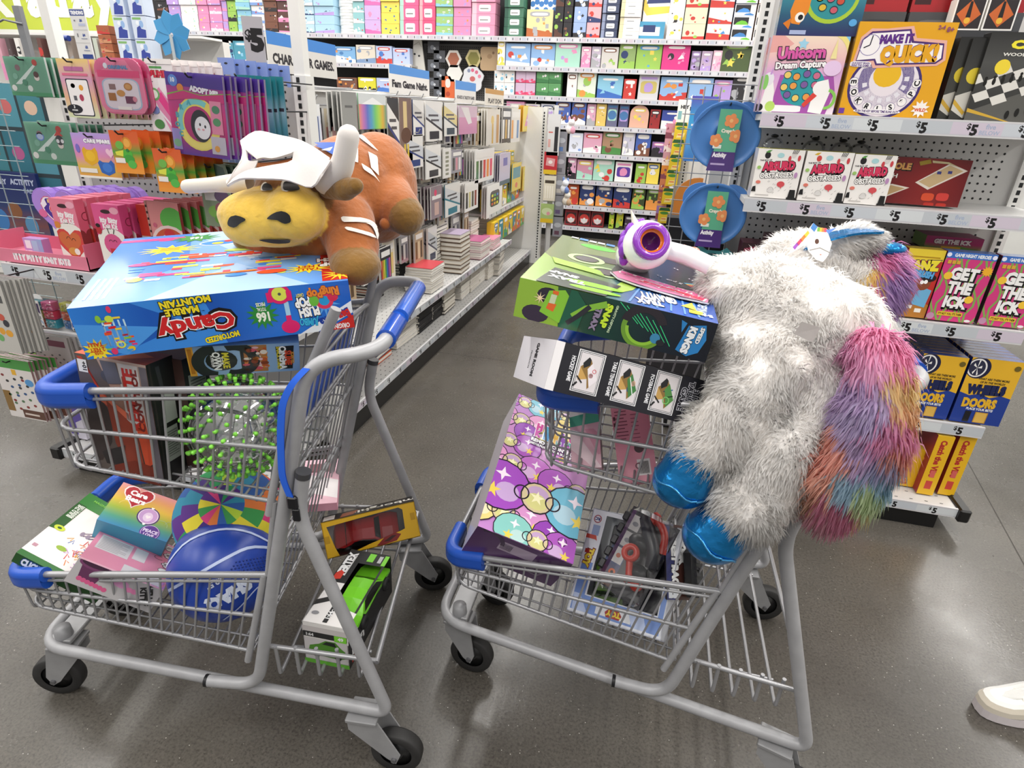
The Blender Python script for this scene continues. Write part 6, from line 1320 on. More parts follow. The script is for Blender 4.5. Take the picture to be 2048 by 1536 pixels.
# second shelf: absurd obstacles boxes, clear domes, cornhole box
def absurd(v):
    o=[('r',0,0,1,1,'#efebe7'),('t','ABSURD',.5,.66,.17,'#241a1c',5,.14,.74),('t','ABSURD',.5,.67,.16,'#d0355a',5,.07,.7),('t','OBSTACLES',.48,.48,.105,'#f6f3f0',5,.04,.7,.07,'#1b1718'),('t','THE BOX OF',.2,.77,.03,'#333',5,.03),('x',4)]
    o+=[('e',.22,.87,.06,.07,'#1f1d1d')if v!=1 else('e',.28,.86,.05,.06,'#c9473f'),('p',[(.16,.93),(.22,.97),(.3,.98),(.24,.92)],'#5a9a4a' if v!=1 else '#d8b23a'),('e',.5,.88,.07,.05,'#a9d3d8'),('e',.78,.9,.05,.06,'#d9d4d0'),('e',.7,.82,.03,.06,'#c8434a'),('e',.9,.84,.03,.06,'#c8434a')]+[('l',[(.74+.03*k,.92),(.76+.035*k,1)],.012,'#1d1b1b')for k in range(4)]
    o+=[('e',.62,.3,.08,.06,'#d04f55'),('p',[(.6,.27),(.64,.2),(.66,.28)],'#d04f55'),('e',.12,.32,.05,.035,'#dc7a6a'),('e',.42,.17,.07,.05,'#d8d5d2'),('o',.42,.17,.055,.062,'#9a9794',0,180),('e',.9,.5,.035,.06,'#b78ab8'),('e',.08,.62,.04,.035,'#9ac26a'),('p',[(.82,.02),(.98,.02),(.96,.2),(.84,.2)],'#1b1a1a'),('r',.8,.0,.2,.04,'#1b1a1a'),('p',[(.0,.12),(.1,.12),(.08,.24),(.02,.22)],'#1b1a1a'),('r',.1,.05,.3,.02,'#bdb8b4'),('x',8)]
    rd=random.Random(v)
    for i in range(16):x,y=rd.uniform(.1,.9),rd.uniform(.06,.42);o+=[('l',[(x,y),(x+.03,y+.03)],.006,'#8a8785'),('x',8)]
    return o
for k,(bl,br,tp,y)in enumerate((((1498,399),(1588,405),(1545,298),2.225),((1592,405),(1683,411),(1640,303),2.222),((1686,407),(1768,411),(1730,309),2.226))):
    x0,x1,zt=rb(bl,br,tp,y)
    shop_box('obstacle_game_box','white doodle game box with red lettering, %s of three'%('left','middle','right')[k],'board game',x0,x1,y,.09,Z2,zt,'#e6e1dc',absurd(k),'white doodle games on the second shelf','#d3cdc9','#dcd75a',GLOSS)
x0,x1,zt=rb((1745,405),(1914,418),(1840,316),2.33)
f=[('g',0,0,1,1,['#5f1016','#7c1a1e','#8f2422','#6f1418'],0),('x',2),('p',[(.02,.08),(.3,.42),(.48,.36),(.16,.0)],'#efe6da'),('p',[(.04,.1),(.29,.39),(.44,.34),(.16,.04)],'#c9a877'),('p',[(.52,.48),(.8,.92),(.98,.78),(.66,.34)],'#efe6da'),('p',[(.55,.5),(.8,.88),(.94,.77),(.67,.39)],'#d3b78a'),('r',.70,.68,.04,.06,'#3a3f8a'),('r',.8,.7,.04,.06,'#3a3f8a'),('p',[(.5,.92),(.6,.98),(.62,.9),(.52,.84)],'#a88f2a'),('p',[(.62,.96),(.78,.94),(.9,.84),(.78,.9),(.63,.91)],'#d8c89a'),('t','CORNHOLE',.2,.80,.14,'#1a1210',0,.1,.5),('t','CORNHOLE',.2,.81,.13,'#d8a05a',0,.06,.48),('p',[(.14,.95),(.3,.97),(.27,.88),(.16,.88)],'#cfc6ba'),('t','LAUNCH',.18,.6,.09,'#f3efea',0,.03,.3),rr(.62,.1,.12,.17,'#e0532f',.3),rr(.76,.12,.12,.17,'#d8423a',.3),rr(.66,-.02,.1,.09,'#c8352a',.3),rr(.78,-.02,.1,.09,'#c8352a',.3)]
shop_box('cornhole_game_box','long dark red cornhole game box on the second shelf','board game',x0-.05,x1,2.33,.06,Z2,zt,'#5a1216',f,None,'#4a0d12','#6f1a1c',GLOSS)
for k,(px,py)in enumerate(((1546,290),(1627,296),(1682,300),(1718,303))):
    p=at(px,py,y=2.42);e=empty('buzzer_game','clear domed buzzer game, %s from the left behind white boxes'%('first','second','third','fourth')[k],'board game',Matrix.Translation((p.x,2.42,Z2)),'clear dome games behind the white boxes')
    mb=MB();mb.box(-.055,.055,-.05,.05,0,p.z-Z2-.02,'#201f22',CARD);mb.build('base_box',e)
    mb=MB();mb.lathe([(.032,p.z-Z2-.02),(.032,p.z-Z2-.012),(.02,p.z-Z2-.008)],'#d9d9d9',SHINY,18);mb.build('silver_ring',e)
    mb=MB();mb.lathe([(.038,p.z-Z2-.02),(.036,p.z-Z2+.005),(.022,p.z-Z2+.022),(0,p.z-Z2+.027)],'#fff',FILM,20);mb.build('clear_dome',e)
    mb=MB();mb.ell((0,0,p.z-Z2+.03),(.014,.014,.006),'#141416',PLAS,n=10);mb.build('black_knob',e)
# third shelf
x0,x1,zt=rb((1786,642),(1844,646),(1830,497),2.24)
f=[('g',0,0,1,1,['#a03022','#c83028','#d2362c'],1),('r',0,.84,1,.16,'#efd23a'),('r',.1,.88,.8,.02,'#b78f1a'),('x',3),('p',[(0,0),(1,0),(1,.2),(.5,.28),(0,.2)],'#b5772e'),('r',.2,.14,.14,.05,'#f0ece4'),('r',.42,.13,.14,.05,'#f0ece4'),('r',.66,.08,.18,.06,'#f0ece4'),('p',[(.5,.2),(.9,.16),(.95,.42),(.7,.46),(.55,.38)],'#6fb0d8'),('e',.66,.52,.1,.11,'#8a4a30'),('p',[(.54,.54),(.8,.56),(.82,.62),(.56,.62)],'#b02a20'),('e',.76,.6,.1,.06,'#241a18'),('e',.62,.53,.025,.03,'#fff'),('e',.72,.54,.025,.03,'#fff'),('p',[(.58,.62),(.7,.64),(.74,.74),(.64,.76)],'#eceae6'),('p',[(.3,.34),(.52,.28),(.5,.34),(.3,.38)],'#8a4a30'),('e',.36,.62,.1,.05,'#6a9ad2'),('e',.26,.48,.09,.06,'#7ab04a'),('t','BANZ',.5,.77,.13,'#f2df3a',4,.1,.92,.05,'#3a1a4a'),('t','HEADRUSH',.42,.66,.085,'#5aa8e0',-6,.08,.9,.05,'#1c2a5a')]
shop_box('guessing_game_box','red and yellow guessing game box beside the unicorn mane','board game',x0-.02,x1,2.24,.05,Z3,zt,'#c8a52a',f,None,'#a8261f','#d8b82c',GLOSS)
def ick():
    o=[('r',0,0,1,1,'#d03a7e')]
    for k in range(7):
        P=[(.02+.16*k+.07*math.sin(t*1.7+k*2),t/8)for t in range(9)];o+=[('l',P,.028,'#7fa552'),('x',3)]
    o+=[('x',4),('r',0,.91,1,.09,'#3a70c4'),('t','GAME NIGHT HEROES',.52,.955,.045,'#eef2f8',0,.05,.72),('e',.05,.955,.03,.03,'#eef'),('e',.95,.955,.03,.03,'#eef'),('x',5)]
    for s,x,y,w in(('GET',.48,.70,.56),('THE',.48,.50,.5),('ICK',.5,.29,.5)):o+=[('t',s,x+.02,y-.015,.17,'#141012',-2,.10,w+.05),('t',s,x,y,.16,'#f3f1f0',-2,.06,w),('x',7)]
    o+=[('p',[(.24+.12*k,.22),(.30+.12*k,.22),(.27+.12*k,.15)],'#141012')for k in range(5)]+[('e',.16,.66,.055,.055,'#f0c23a'),('e',.74,.34,.055,.055,'#f0c23a'),('x',9),('o',.16,.65,.02,.026,'#5a3a10',200,340),('r',.72,.33,.05,.018,'#5a3a10'),('x',9),rr(.2,.08,.52,.06,'#eac23a',.1),('x',10),('t',"IT'S NOT YOU, IT'S THEM",.46,.11,.032,'#3a2a10',0,.04,.48),('s',.9,.76,.05,.08,12,'#efb02a'),('e',.08,.06,.05,.05,'#b98aa8'),('e',.86,.03,.04,.02,'#e9e4e6')]
    o+=[('r',.06+.09*k,.83,.075,.05,'#d8a43a')for k in range(3)]
    return o
for k,(bl,br,tp)in enumerate((((1846,648),(1942,656),(1930,505)),((1950,657),(2050,664),(2010,512)))):
    x0,x1,zt=rb(bl,br,tp,2.235)
    shop_box('ick_game_box',('pink and green GET THE ICK game beside the red guessing game','pink and green GET THE ICK game at the right edge')[k],'board game',x0,x1,2.235,.05,Z3,zt,'#a82f66',ick(),None,'#3a1626','#3f6ab0',GLOSS)
x0,x1,zt=rb((1846,497),(1960,505),(1900,474),2.42)
shop_box('ick_game_box','GET THE ICK game lying flat behind the standing ones','board game',x0,x1,2.42,.12,zt-.045,zt,'#7fa05a',[('g',0,0,1,1,['#6a9a4a','#b03a72','#a83a70'],1),('p',[(0,.2),(.3,.1),(.6,.35),(1,.1),(1,0),(0,0)],'#5f9a4a'),('t','GET THE ICK',.48,.62,.32,'#eceae8',0,.07,.66,.05,'#181216'),('r',.3,.12,.34,.14,'#d8b23a')],None,None,'#93305f')
for k in range(4):shop_box('game_carton','%s dark game carton lying stacked under the flat GET THE ICK game'%('bottom','second','third','top')[k],'board game',x0,x1,2.42,.12,Z3+k*(zt-.046-Z3)/4,Z3+(k+.96)*(zt-.046-Z3)/4,'#3a2a34',gen(k,'#43303c',['#6a3a52','#3a4a34']),'cartons under the flat game')
for k in range(6): # dark magenta boxes seen left of and over the unicorn
    x0=.29+.085*k;hgt=.20+.02*(k%3)
    o=shop_box('craft_kit_box','%s dark magenta craft box from the left behind the unicorn'%('first','second','third','fourth','fifth','sixth')[k],'craft kit',x0,x0+.08,2.26+.05*(k%2),.10,Z3,Z3+hgt,'#3a1420',[('r',0,0,1,1,'#2a1018'),('r',.1,.35,.5,.3,'#a83058'),('p',[(.1,.7),(.7,.75),(.6,.95),(.1,.9)],'#7a1f3c'),('t','KRAZ',.5,.5,.12,'#e6466e',80,.07,.4)],'dark magenta boxes behind the unicorn')
# fourth shelf: wheels or doors games, the front two then the row behind each
def wheels():
    return[('r',0,0,1,1,'#e2b02c'),('p',[(0,0),(1,0),(1,.44),(.8,.47),(.6,.42),(.4,.47),(.2,.43),(0,.47)],'#1d3a8e'),('x',3),('e',.18,.85,.15,.16,'#1a1c3c',28),('e',.15,.85,.12,.14,'#ece9e8',28),('e',.15,.85,.1,.12,'#2a2c44',28)]+[q for k in range(5)for q in(('p',[(.15,.85),(.15+.085*math.cos(k*1.257),.85+.12*math.sin(k*1.257)),(.15+.085*math.cos(k*1.257+.35),.85+.12*math.sin(k*1.257+.35))],'#f0eeee'),('x',6))]+[('x',6),('t','WHAT ARE THERE MORE',.55,.70,.032,'#3a3220',0,.03,.6),('t','OF IN THE WORLD?',.55,.65,.032,'#3a3220',0,.03,.48),('t','WHEELS',.48,.54,.13,'#16204e',2,.08,.74,.02,'#16204e'),('t','VS',.45,.45,.045,'#16204e',0,.05),('t','DOORS',.45,.33,.13,'#e2b02c',2,.07,.66),('t','PLACE YOUR BETS!',.5,.23,.035,'#e9ecf4',0,.04,.52),('r',.25,.02,.12,.17,'#11121a'),('r',.45,.02,.25,.17,'#b98a2c'),('r',.47,.03,.21,.15,'#d9ae52'),('x',8),('r',.5,.05,.15,.02,'#6a4a14'),('r',.5,.09,.15,.02,'#6a4a14'),('r',.5,.13,.15,.02,'#6a4a14'),('e',.9,.9,.04,.04,'#6a5a20')]
for k,(bl,br,tp)in enumerate((((1802,838),(1888,848),(1860,708)),((1894,848),(1994,860),(1960,716)))):
    x0,x1,zt=rb(bl,br,tp,2.225)
    o=shop_box('betting_game_box',('blue and yellow wheels betting game beside the unicorn tail','blue and yellow wheels betting game nearest the aisle')[k],'board game',x0,x1,2.225,.03,Z4,zt,'#b5872a',wheels(),None,'#1b2f72','#1d3374',GLOSS)
    for j in range(1,8):dup(o,Matrix.Translation((0,.033*j,0))@o.matrix_world,'%s blue and yellow wheels game in its %s row'%(ORD[j],('left','right')[k]),'rows of wheels games')
    o['group']='rows of wheels games'
# base deck: yellow vibe boxes
def vibe(front=False):
    return[('r',0,0,1,1,'#e3b21f'),('e',.3,.5,.34,.3,'#e58a4a',24),('e',.3,.5,.24,.21,'#dc5a5e',24),('t','CATCH',.7,.16,.05,'#b8342e',0,.05,.3),('t','THE VIBE',.7,.09,.05,'#b8342e',0,.05,.3)]
p=at(1755,968,y=2.24);x0,x1=p.x-.05,at(1826,972,y=2.24).x;zt=at(1800,893,y=2.24).z
shop_box('vibe_game_box','yellow game box with a pink glow behind the rainbow tail','board game',x0,x1,2.24,.06,Z5,zt,'#d3a31c',vibe(),None,'#c3961a','#e8c23a')
for k,(a,b,t)in enumerate((((1817,978),(1868,983),(1855,868)),((1872,975),(1912,980),(1900,868)))):
    x1=at(*b,y=2.20+.02*k).x;x0=x1-.055;zt=at(*t,y=2.20+.02*k).z
    o=shop_box('vibe_game_box',('yellow and dark red game box standing edge out, left one','yellow and dark red game box standing edge out, right one')[k],'board game',x0,x1,2.20+.02*k,.17,Z5,zt,'#e2b01e',[('r',0,0,1,1,'#e3b21f'),('t','Catch the Vibe',.5,.62,.3*.26,'#b0302a',-90,.06,.62),('r',.3,.1,.4,.14,'#c8453a'),('r',.36,.3,.3,.12,'#d0605a')],None,None,'#ecc84a',CARD)
    mb=MB();face_art(mb,(x1-x0,.17,zt-Z5),'L',[('r',0,0,1,1,'#8f1f2c'),('r',.3,.5,.5,.04,'#d98a3a'),('r',.2,.2,.05,.4,'#b8424a')]);q=mb.build('printed_side',o)
# ---------------------------------------------------------------- wire wing with the blue trays, left side of the right bay
WR=empty('wire_rack','silver wire side rack holding two blue round trays','rack',pose(.14,2.45,0))
mb=MB()
for k in range(5):mb.tube([(.03+.055*k,2.45,.55),(.03+.055*k,2.45,1.46)],.0022,'#a9a9ab',WIRE,6)
for k in range(19):mb.tube([(.02,2.45,.57+.05*k),(.26,2.45,.57+.05*k)],.0018,'#a9a9ab',WIRE,6)
o=mb.build('wire_grid',WR);o.matrix_parent_inverse=WR.matrix_world.inverted()
mb=MB();mb.box(.02,.255,2.47,2.56,.3,1.0,'#1c1a1e',PLAIN);o=mb.build('dark_backing',WR);o.matrix_parent_inverse=WR.matrix_world.inverted()
def tray(px,py,label):
    c=at(px,py,y=2.36);e=empty('round_tray',label,'tray',Matrix.Translation(c))
    T_=Matrix.Rotation(R(90),4,'X');S2=T_@Matrix.Scale(1.06,4,(1,0,0))
    mb=MB();mb.lathe([(0,-.010),(.095,-.010),(.108,.002),(.112,.004),(.110,.008),(.100,-.001),(.088,-.005),(.05,-.003),(.045,.001),(.035,.001),(.030,-.003),(0,-.003)],'#4a80c4',PLAS,36,S2)
    mb.build('tray_dish',e)
    for s in(1,-1):
        P=[(s*(.055+.060*math.cos(a)),.055+.055*math.sin(a))for a in[R(-25+13*k)if s>0 else R(-25+13*k)for k in range(11)]]
        mb=MB();mb.prism(P if s>0 else P[::-1],-.008,.004,'#4478bc',PLAS,T_);mb.build('carry_lug',e)
    W_=.085;mb=MB();P=[(-.03,.085),(.042,.085),(.042,-.05),(.046,-.115),(-.046,-.115),(-.03,-.045)]
    mb.prism(P,.012,.015,'#5fae8c',GLOSS,T_,'#3a6a5a')
    art(mb,(-.048,-.0155,-.115),(.096,0,0),(0,0,.2),[('p',[(.02,0),(.98,0),(.94,.32),(.14,.32)],'#4a2f78'),('x',3)]+[q for x,y,s in((.62,.82,.09),(.2,.5,.08),(.85,.58,.08))for q in[('e',x+s*math.cos(k*1.257)*1.6,y+s*math.sin(k*1.257)*.75,.05,.05,'#e6915a')for k in range(5)]+[('e',x,y,.03,.03,'#efb87a'),('x',4)]]+[('t','Crayola',.58,.66,.055,'#efe9d8',0,.06,.5),('t','Activity',.4,.27,.07,'#f2eef6',0,.07,.5),('r',.12,.37,.3,.06,'#dfe9e0'),('r',.14,.1,.5,.03,'#b9a8d2')],GLOSS)
    mb.build('paper_sleeve',e)
    mb=MB();mb.tube([(.0,.07,.098),(.0,-.02,.098),(.0,-.028,.104)],.0025,'#2a2a2c',WIRE,6);mb.build('hook',e)
tray(1450,272,'upper blue round tray with a green paper sleeve')
tray(1425,430,'lower blue round tray with a green paper sleeve')
c=at(1424,505,y=2.38);mb=MB();mb.prism([(-.07,-.02),(.075,-.02),(.08,.0),(.05,.022),(.03,.008),(-.02,.008),(-.045,.024),(-.075,.0)],0,.004,'#4aa0a8',CARD,Matrix.Translation(c)@Matrix.Rotation(R(90),4,'X'));mb.ell(c+Vector((0,-.006,-.004)),(.018,.003,.004),'#1f4a52',PLAS,n=8);tag(mb.build('headband_pack'),'teal cat-ear shaped pack hanging under the trays','pack')
p0=at(1374,322,y=3.3);p1=at(1420,322,y=3.3);zt=at(1400,215,y=3.3).z
mb=MB();mb.box(p0.x-.02,p1.x,3.3,3.31,p0.z,zt+.05,'#4a8ac8',PLAS,bev=.004);art(mb,(p0.x-.02,3.3,p0.z),(p1.x-p0.x+.02,0,0),(0,0,zt+.05-p0.z),[('g',0,0,1,1,['#3f7fd0','#5aa0d8','#3fa0d8','#5a50b0'],1),('r',.1,.55,.5,.03,'#e9e9ee'),('e',.7,.2,.1,.1,'#9ac0e0')],PLAS);tag(mb.build('play_mat'),'blue plastic play mat hanging left of the upper tray','toy')
c=at(1392,405,y=3.0);mb=MB();mb.prism([(-.10,-.14),(.10,-.14),(.10,.02)]+[(.1*math.cos(R(k*15)),.02+.09*math.sin(R(k*15)))for k in range(1,12)]+[(-.10,.02)],0,.012,'#c27a35',PLAS,Matrix.Translation(c)@Matrix.Rotation(R(90),4,'X'));art(mb,(c.x-.1,2.988,c.z-.14),(.2,0,0),(0,0,.22),[('r',0,0,1,.2,'#3f62b4'),('r',.3,.38,.3,.2,'#ece8e2')],PLAS);tag(mb.build('orange_tray'),'orange arched plastic tray left of the lower blue tray','tray')
# ---------------------------------------------------------------- left end bay: hanging packs
def pack_mb(w,h,outline,ops,edge,col,m=None,th=.004):
    mb=MB();P=[(x*w/2,y*h/2)for x,y in outline];T_=Matrix.Rotation(R(90),4,'X')
    mb.prism(P,0,th,col,m or GLOSS,T_,edge)
    art(mb,(-w/2,-th-.0001,-h/2),(w,0,0),(0,0,h),ops,m or GLOSS);return mb
RECT=[(-1,-1),(1,-1),(1,1),(-1,1)]
def rnd_out(r=.25,hang=False):
    P=[]
    for cx,cy,a0 in((1-r,1-r,0),(-1+r,1-r,90),(-1+r,-1+r,180),(1-r,-1+r,270)):
        P+=[(cx+r*math.cos(R(a0+22.5*k)),cy+r*math.sin(R(a0+22.5*k)))for k in range(5)]
    return P
def hook_row(name,desc,px0,px1,pyt,pyb,yf,n,ops,col,edge,outline=RECT,dy=.014,dx=.0,tilt=0,m=None,parent=LG,cat='toy pack',th=.004,film=False):
    """packs one behind the other on a peg hook; the front one faces the aisle"""
    pym=(pyt+pyb)/2;a=at(px0,pym,y=yf);b=at(px1,pym,y=yf);zt=at((px0+px1)/2,pyt,y=yf).z;zb=at((px0+px1)/2,pyb,y=yf).z
    w,h=b.x-a.x,zt-zb;cx=(a.x+b.x)/2;rd=random.Random(int(px0*7+pyt))
    mb=pack_mb(w,h,outline,ops,edge,col,m,th);g=desc+'s on one hook'
    if film:mb.add([(-w/2,-th-.006,-h/2),(w/2,-th-.004,-h/2),(w/2,-th-.003,h/2),(-w/2,-th-.005,h/2)],[(0,1,2,3)],'#fff',FILM)
    o=mb.build(name);o.matrix_world=Matrix.Translation((cx,yf,zb+h/2))@Matrix.Rotation(R(tilt),4,'Y');tag(o,'front '+desc,cat,g if n>1 else None)
    for k in range(1,n):
        dup(o,Matrix.Translation((cx+dx*k+rd.uniform(-.003,.003),yf+dy*k,zb+h/2+rd.uniform(-.002,.002)))@Matrix.Rotation(R(tilt+rd.uniform(-2,2)),4,'Y')@Matrix.Rotation(R(rd.uniform(-2.5,2.5)),4,'Z'),ORD[k]+' '+desc,g)
    mb=MB();mb.tube([(cx,yf-.03,zt+.001),(cx,yf-.02,zt-.008),(cx,1.93 if yf<1.93 else yf+.2,zt-.008)],.0024,'#2d2d30',WIRE,6);q=mb.build('peg_hook',parent);q.matrix_parent_inverse=parent.matrix_world.inverted()
    return o
GRN='#6fa48c'
def sticker(seed):
    rd=random.Random(seed);o=[('r',0,0,1,1,GRN),('r',0,.0,1,.1,'#4f9a6e'),('p',[(.15,.3),(.75,.85),(.82,.85),(.3,.3)],'#dfe9e6')]
    for x,y,c_ in((.3,.72,'#8a6a72'),(.75,.86,'#b8443f'),(.72,.48,'#e9dcd8'),(.72,.56,'#5a3a3a'),(.1,.2,'#f0ecea'),(.4,.35,'#4f8f74'),(.2,.5,'#86b8a4'),(.5,.2,'#e2e8e4')):o+=[('e',x,y,.09,.08,c_),('x',4+rd.randrange(4))]
    return o
hook_row('sticker_bag','green sticker bag at the top left of end bay',20,100,114,192,1.50,7,sticker(1),GRN,'#b9c4c0',th=.006,dy=.016,dx=.007,film=True)
def sheet_art():return[('g',0,0,1,1,['#cfd8b0','#e0b08a','#d29ab8','#e8c87a'],1),rr(.14,.03,.72,.64,'#2f2b3a',.06),rr(.17,.05,.66,.6,'#efeaea',.06),('x',3),('e',.35,.55,.05,.04,'#c8466a'),('e',.6,.52,.05,.05,'#e2a03a'),('e',.55,.35,.05,.06,'#b03a58'),('r',.3,.3,.1,.08,'#5a5a62'),('e',.25,.15,.18,.08,'#1f1c26'),('t','3',.25,.19,.05,'#eee',0,.05),('t','STICKER',.25,.13,.025,'#eee',0,.04),('r',.1,.72,.8,.04,'#d86a8a'),('r',.2,.8,.6,.07,'#b86a9a'),('x',3)]
hook_row('sticker_pad','pastel sticker sheet pack beside the green bags',128,190,118,235,1.50,13,sheet_art(),'#d8b48a','#c98f9a',dy=.014,dx=.010)
def pinkp():return[('p',[(0,.15),(.1,.03),(.9,.03),(1,.15),(1,.72),(.8,.8),(.7,.97),(.3,.97),(.2,.8),(0,.72)],'#e27fa0'),rr(.1,.08,.8,.56,'#a9bfd8',.2),rr(.13,.1,.74,.52,'#e3d8e2',.2),('r',.05,.66,.9,.12,'#e0487e'),('t','ORIGINAL',.52,.84,.06,'#5a8fc0',0,.07,.42),('e',.26,.86,.05,.05,'#dfe9f2'),('x',5),('r',.25,.44,.14,.1,'#8a6a6a'),('e',.66,.5,.1,.07,'#b5793f'),('e',.66,.5,.07,.045,'#d19a5a'),('e',.48,.38,.1,.06,'#c98f4a'),('r',.2,.24,.16,.14,'#a5682f'),('r',.56,.2,.2,.13,'#6a2a4f'),('e',.76,.28,.05,.05,'#d8869a'),('r',.36,.08,.3,.06,'#efe9e6')]
hook_row('toy_food_pack','pink rounded toy food pack on the end bay',198,290,116,228,1.48,7,pinkp(),'#d9668f','#c84a78',rnd_out(.45),dy=.016,dx=.012,film=True)
def slime():return[('r',0,0,1,1,'#ece5e6')]+[q for i in range(12)for q in(('e',(i*37%11)/11,(i*53%13)/13,.008,.008,'#3a3a3a'),('x',2))]+[('t','SLIME',.5,.80,.08,'#d0364a',0,.1,.5,.04,'#3a7a4a'),('r',.25,.87,.4,.03,'#5aa05a'),('p',[(.2,.5),(.45,.62),(.95,.25),(.8,.0),(.6,.0)],'#e08ab0'),('p',[(.3,.5),(.5,.55),(.9,.2),(.8,.1)],'#e23f8a'),('l',[(.25,.35),(.8,.0)],.03,'#efe3ec'),('e',.26,.52,.1,.09,'#6fae6a'),('e',.26,.52,.07,.06,'#e6f0e0'),('e',.2,.3,.08,.06,'#7a8ac0'),('e',.26,.1,.09,.07,'#4f8a4a'),('r',0,.93,1,.07,'#efe9e6')]+[q for k in range(6)for q in(('p',[(.05+.16*k,.93),(.11+.16*k,.93),(.16+.16*k,1),(.1+.16*k,1)],'#4a7a5a'),('x',9))]
hook_row('slime_pack','white watermelon slime pack beside the pink packs',296,356,118,262,1.50,7,slime(),'#e9e2e2','#c9b9bb',rnd_out(.2),dy=.016,dx=.012)
def adopt():
    o=[('g',0,0,1,1,['#5a2f9a','#b02a72','#c8307a','#b83a8a','#4a2a90'],1),('r',0,.84,1,.16,'#472a8c'),('e',.13,.9,.07,.07,'#5a86d2'),('t','10',.13,.91,.05,'#e9eef6',0,.06),('t','ADOPT ME!',.66,.81,.06,'#f2eef4',-6,.08,.5,.04,'#3a1f6a'),('e',.25,.82,.05,.05,'#e08a3a'),('p',[(.0,.74),(.3,.8),(.6,.76),(1,.8),(1,.7),(.5,.7),(0,.7)],'#7fae4a'),('p',[(.0,.72),(.3,.79),(.6,.75),(1,.79),(1,.68),(.5,.71),(0,.66)],'#c8307a'),('x',5),('o',.5,.40,.22,.33,'#ecd96a'),('o',.5,.40,.24,.31,'#7fd0d0',60,200),('o',.5,.40,.24,.31,'#f0e07a',200,330),('e',.54,.38,.15,.2,'#22202c',24),('e',.57,.36,.12,.14,'#f0eef2',24),('e',.53,.4,.014,.02,'#22202c'),('e',.62,.38,.014,.02,'#22202c'),('e',.58,.34,.02,.012,'#e2a0a8'),('e',.5,.34,.02,.014,'#efb0b8')]
    for k,s in enumerate('COBRA'):a=R(210-25*k);o+=[('t',s,.5+.275*math.cos(a)/.72,.40+.275*math.sin(a),.06,'#4aa8b8',0,.06),('x',9)]
    return o+[('r',.0,.06,.16,.26,'#9a8ac8'),('e',.08,.14,.06,.05,'#7fb08a'),('r',.7,.05,.26,.22,'#c6c0cc'),('r',.74,.3,.2,.4,'#e58fae'),('e',.84,.6,.06,.05,'#4f8a6a'),('e',.84,.45,.06,.05,'#5a9a6a'),('e',.8,.12,.04,.04,'#e2a04a'),('x',9)]
hook_row('mystery_toy_bag','purple bag with a round penguin badge on end bay',345,455,148,312,1.44,7,adopt(),'#4f2f92','#7a6f8c',dy=.014,dx=.010,tilt=3,th=.008,film=True)
hook_row('slime_tube_pack','pink tube pack behind the purple bags',462,478,215,300,1.55,6,[('g',0,0,1,1,['#b8b4bc','#d8d0d8','#c82a62','#d83a72','#8ab04a'],1)],'#c8336a','#b03060',dy=.012,dx=.010)
hook_row('teal_pen_pack','teal pen pack on the right of the purple bags',480,505,150,290,1.58,6,[('g',0,0,1,1,['#4a7f92','#5a98a8','#8fb0be','#2f7f8a','#2a7a82'],1),('r',.1,.5,.8,.05,'#3a3440')],'#2f7f8a','#3a6f7a',dy=.014,dx=.012)
for k in range(6):
    p=at(455+22*k,138+3*k,y=1.75+.02*k);mb=pack_mb(.055,.06,[(-1,-1),(-.6,-1),(-.4,-.5),(.4,-.5),(.6,-1),(1,-1),(1,1),(-1,1)],[('e',.5,.75,.1,.05,'#2a2a30')],'#6f86c0','#7d94cf',PLAIN);o=mb.build('hang_card');o.matrix_world=Matrix.Translation(p);tag(o,'periwinkle blue hang card, %s from the left above teal packs'%('first','second','third','fourth','fifth','sixth')[k],'pack','blue hang cards')
hook_row('sticker_bag','green sticker bag on the lower peg row',62,150,246,328,1.50,6,sticker(4)+[('e',.3,.66,.13,.1,'#6f8fd8'),('e',.3,.66,.1,.07,'#b9c8e8'),('p',[(.62,.7),(.72,.84),(.82,.7)],'#c8463f'),('e',.72,.6,.12,.12,'#3a3a42'),('e',.68,.58,.05,.05,'#e9e9ee'),('e',.78,.58,.05,.05,'#e9e9ee')],GRN,'#b9c4c0',th=.006,dy=.016,dx=.006,film=True)
def keychain():return[('g',0,0,1,1,['#e09a4a','#d9b44a','#d98ab0','#c98fd0','#b29ad8'],1),('t','CARE BEARS',.58,.84,.08,'#f2eef4',0,.09,.62,.05,'#6a4a7a'),('x',3),('p',[(.18,.62),(.24,.7),(.3,.64),(.42,.64),(.5,.7),(.54,.6),(.52,.38),(.34,.28),(.2,.38)],'#e0a81f'),('e',.36,.5,.14,.12,'#eab92a'),('p',[(.5,.36),(.55,.42),(.62,.38),(.76,.38),(.82,.44),(.88,.36),(.86,.16),(.7,.08),(.54,.14)],'#2f62b4'),('e',.7,.26,.14,.11,'#3f78cc'),('h',.84,.6,.12,'#efc3d6'),('e',.1,.66,.06,.1,'#7a6ac0'),('r',.05,.12,.4,.1,'#e9e2da'),('r',0,0,1,.05,'#efe9e0')]
hook_row('keychain_card','pastel keychain card with yellow and blue badges',154,238,268,356,1.47,5,keychain(),'#c98fc0','#b9a8b0',dy=.016,dx=.010)
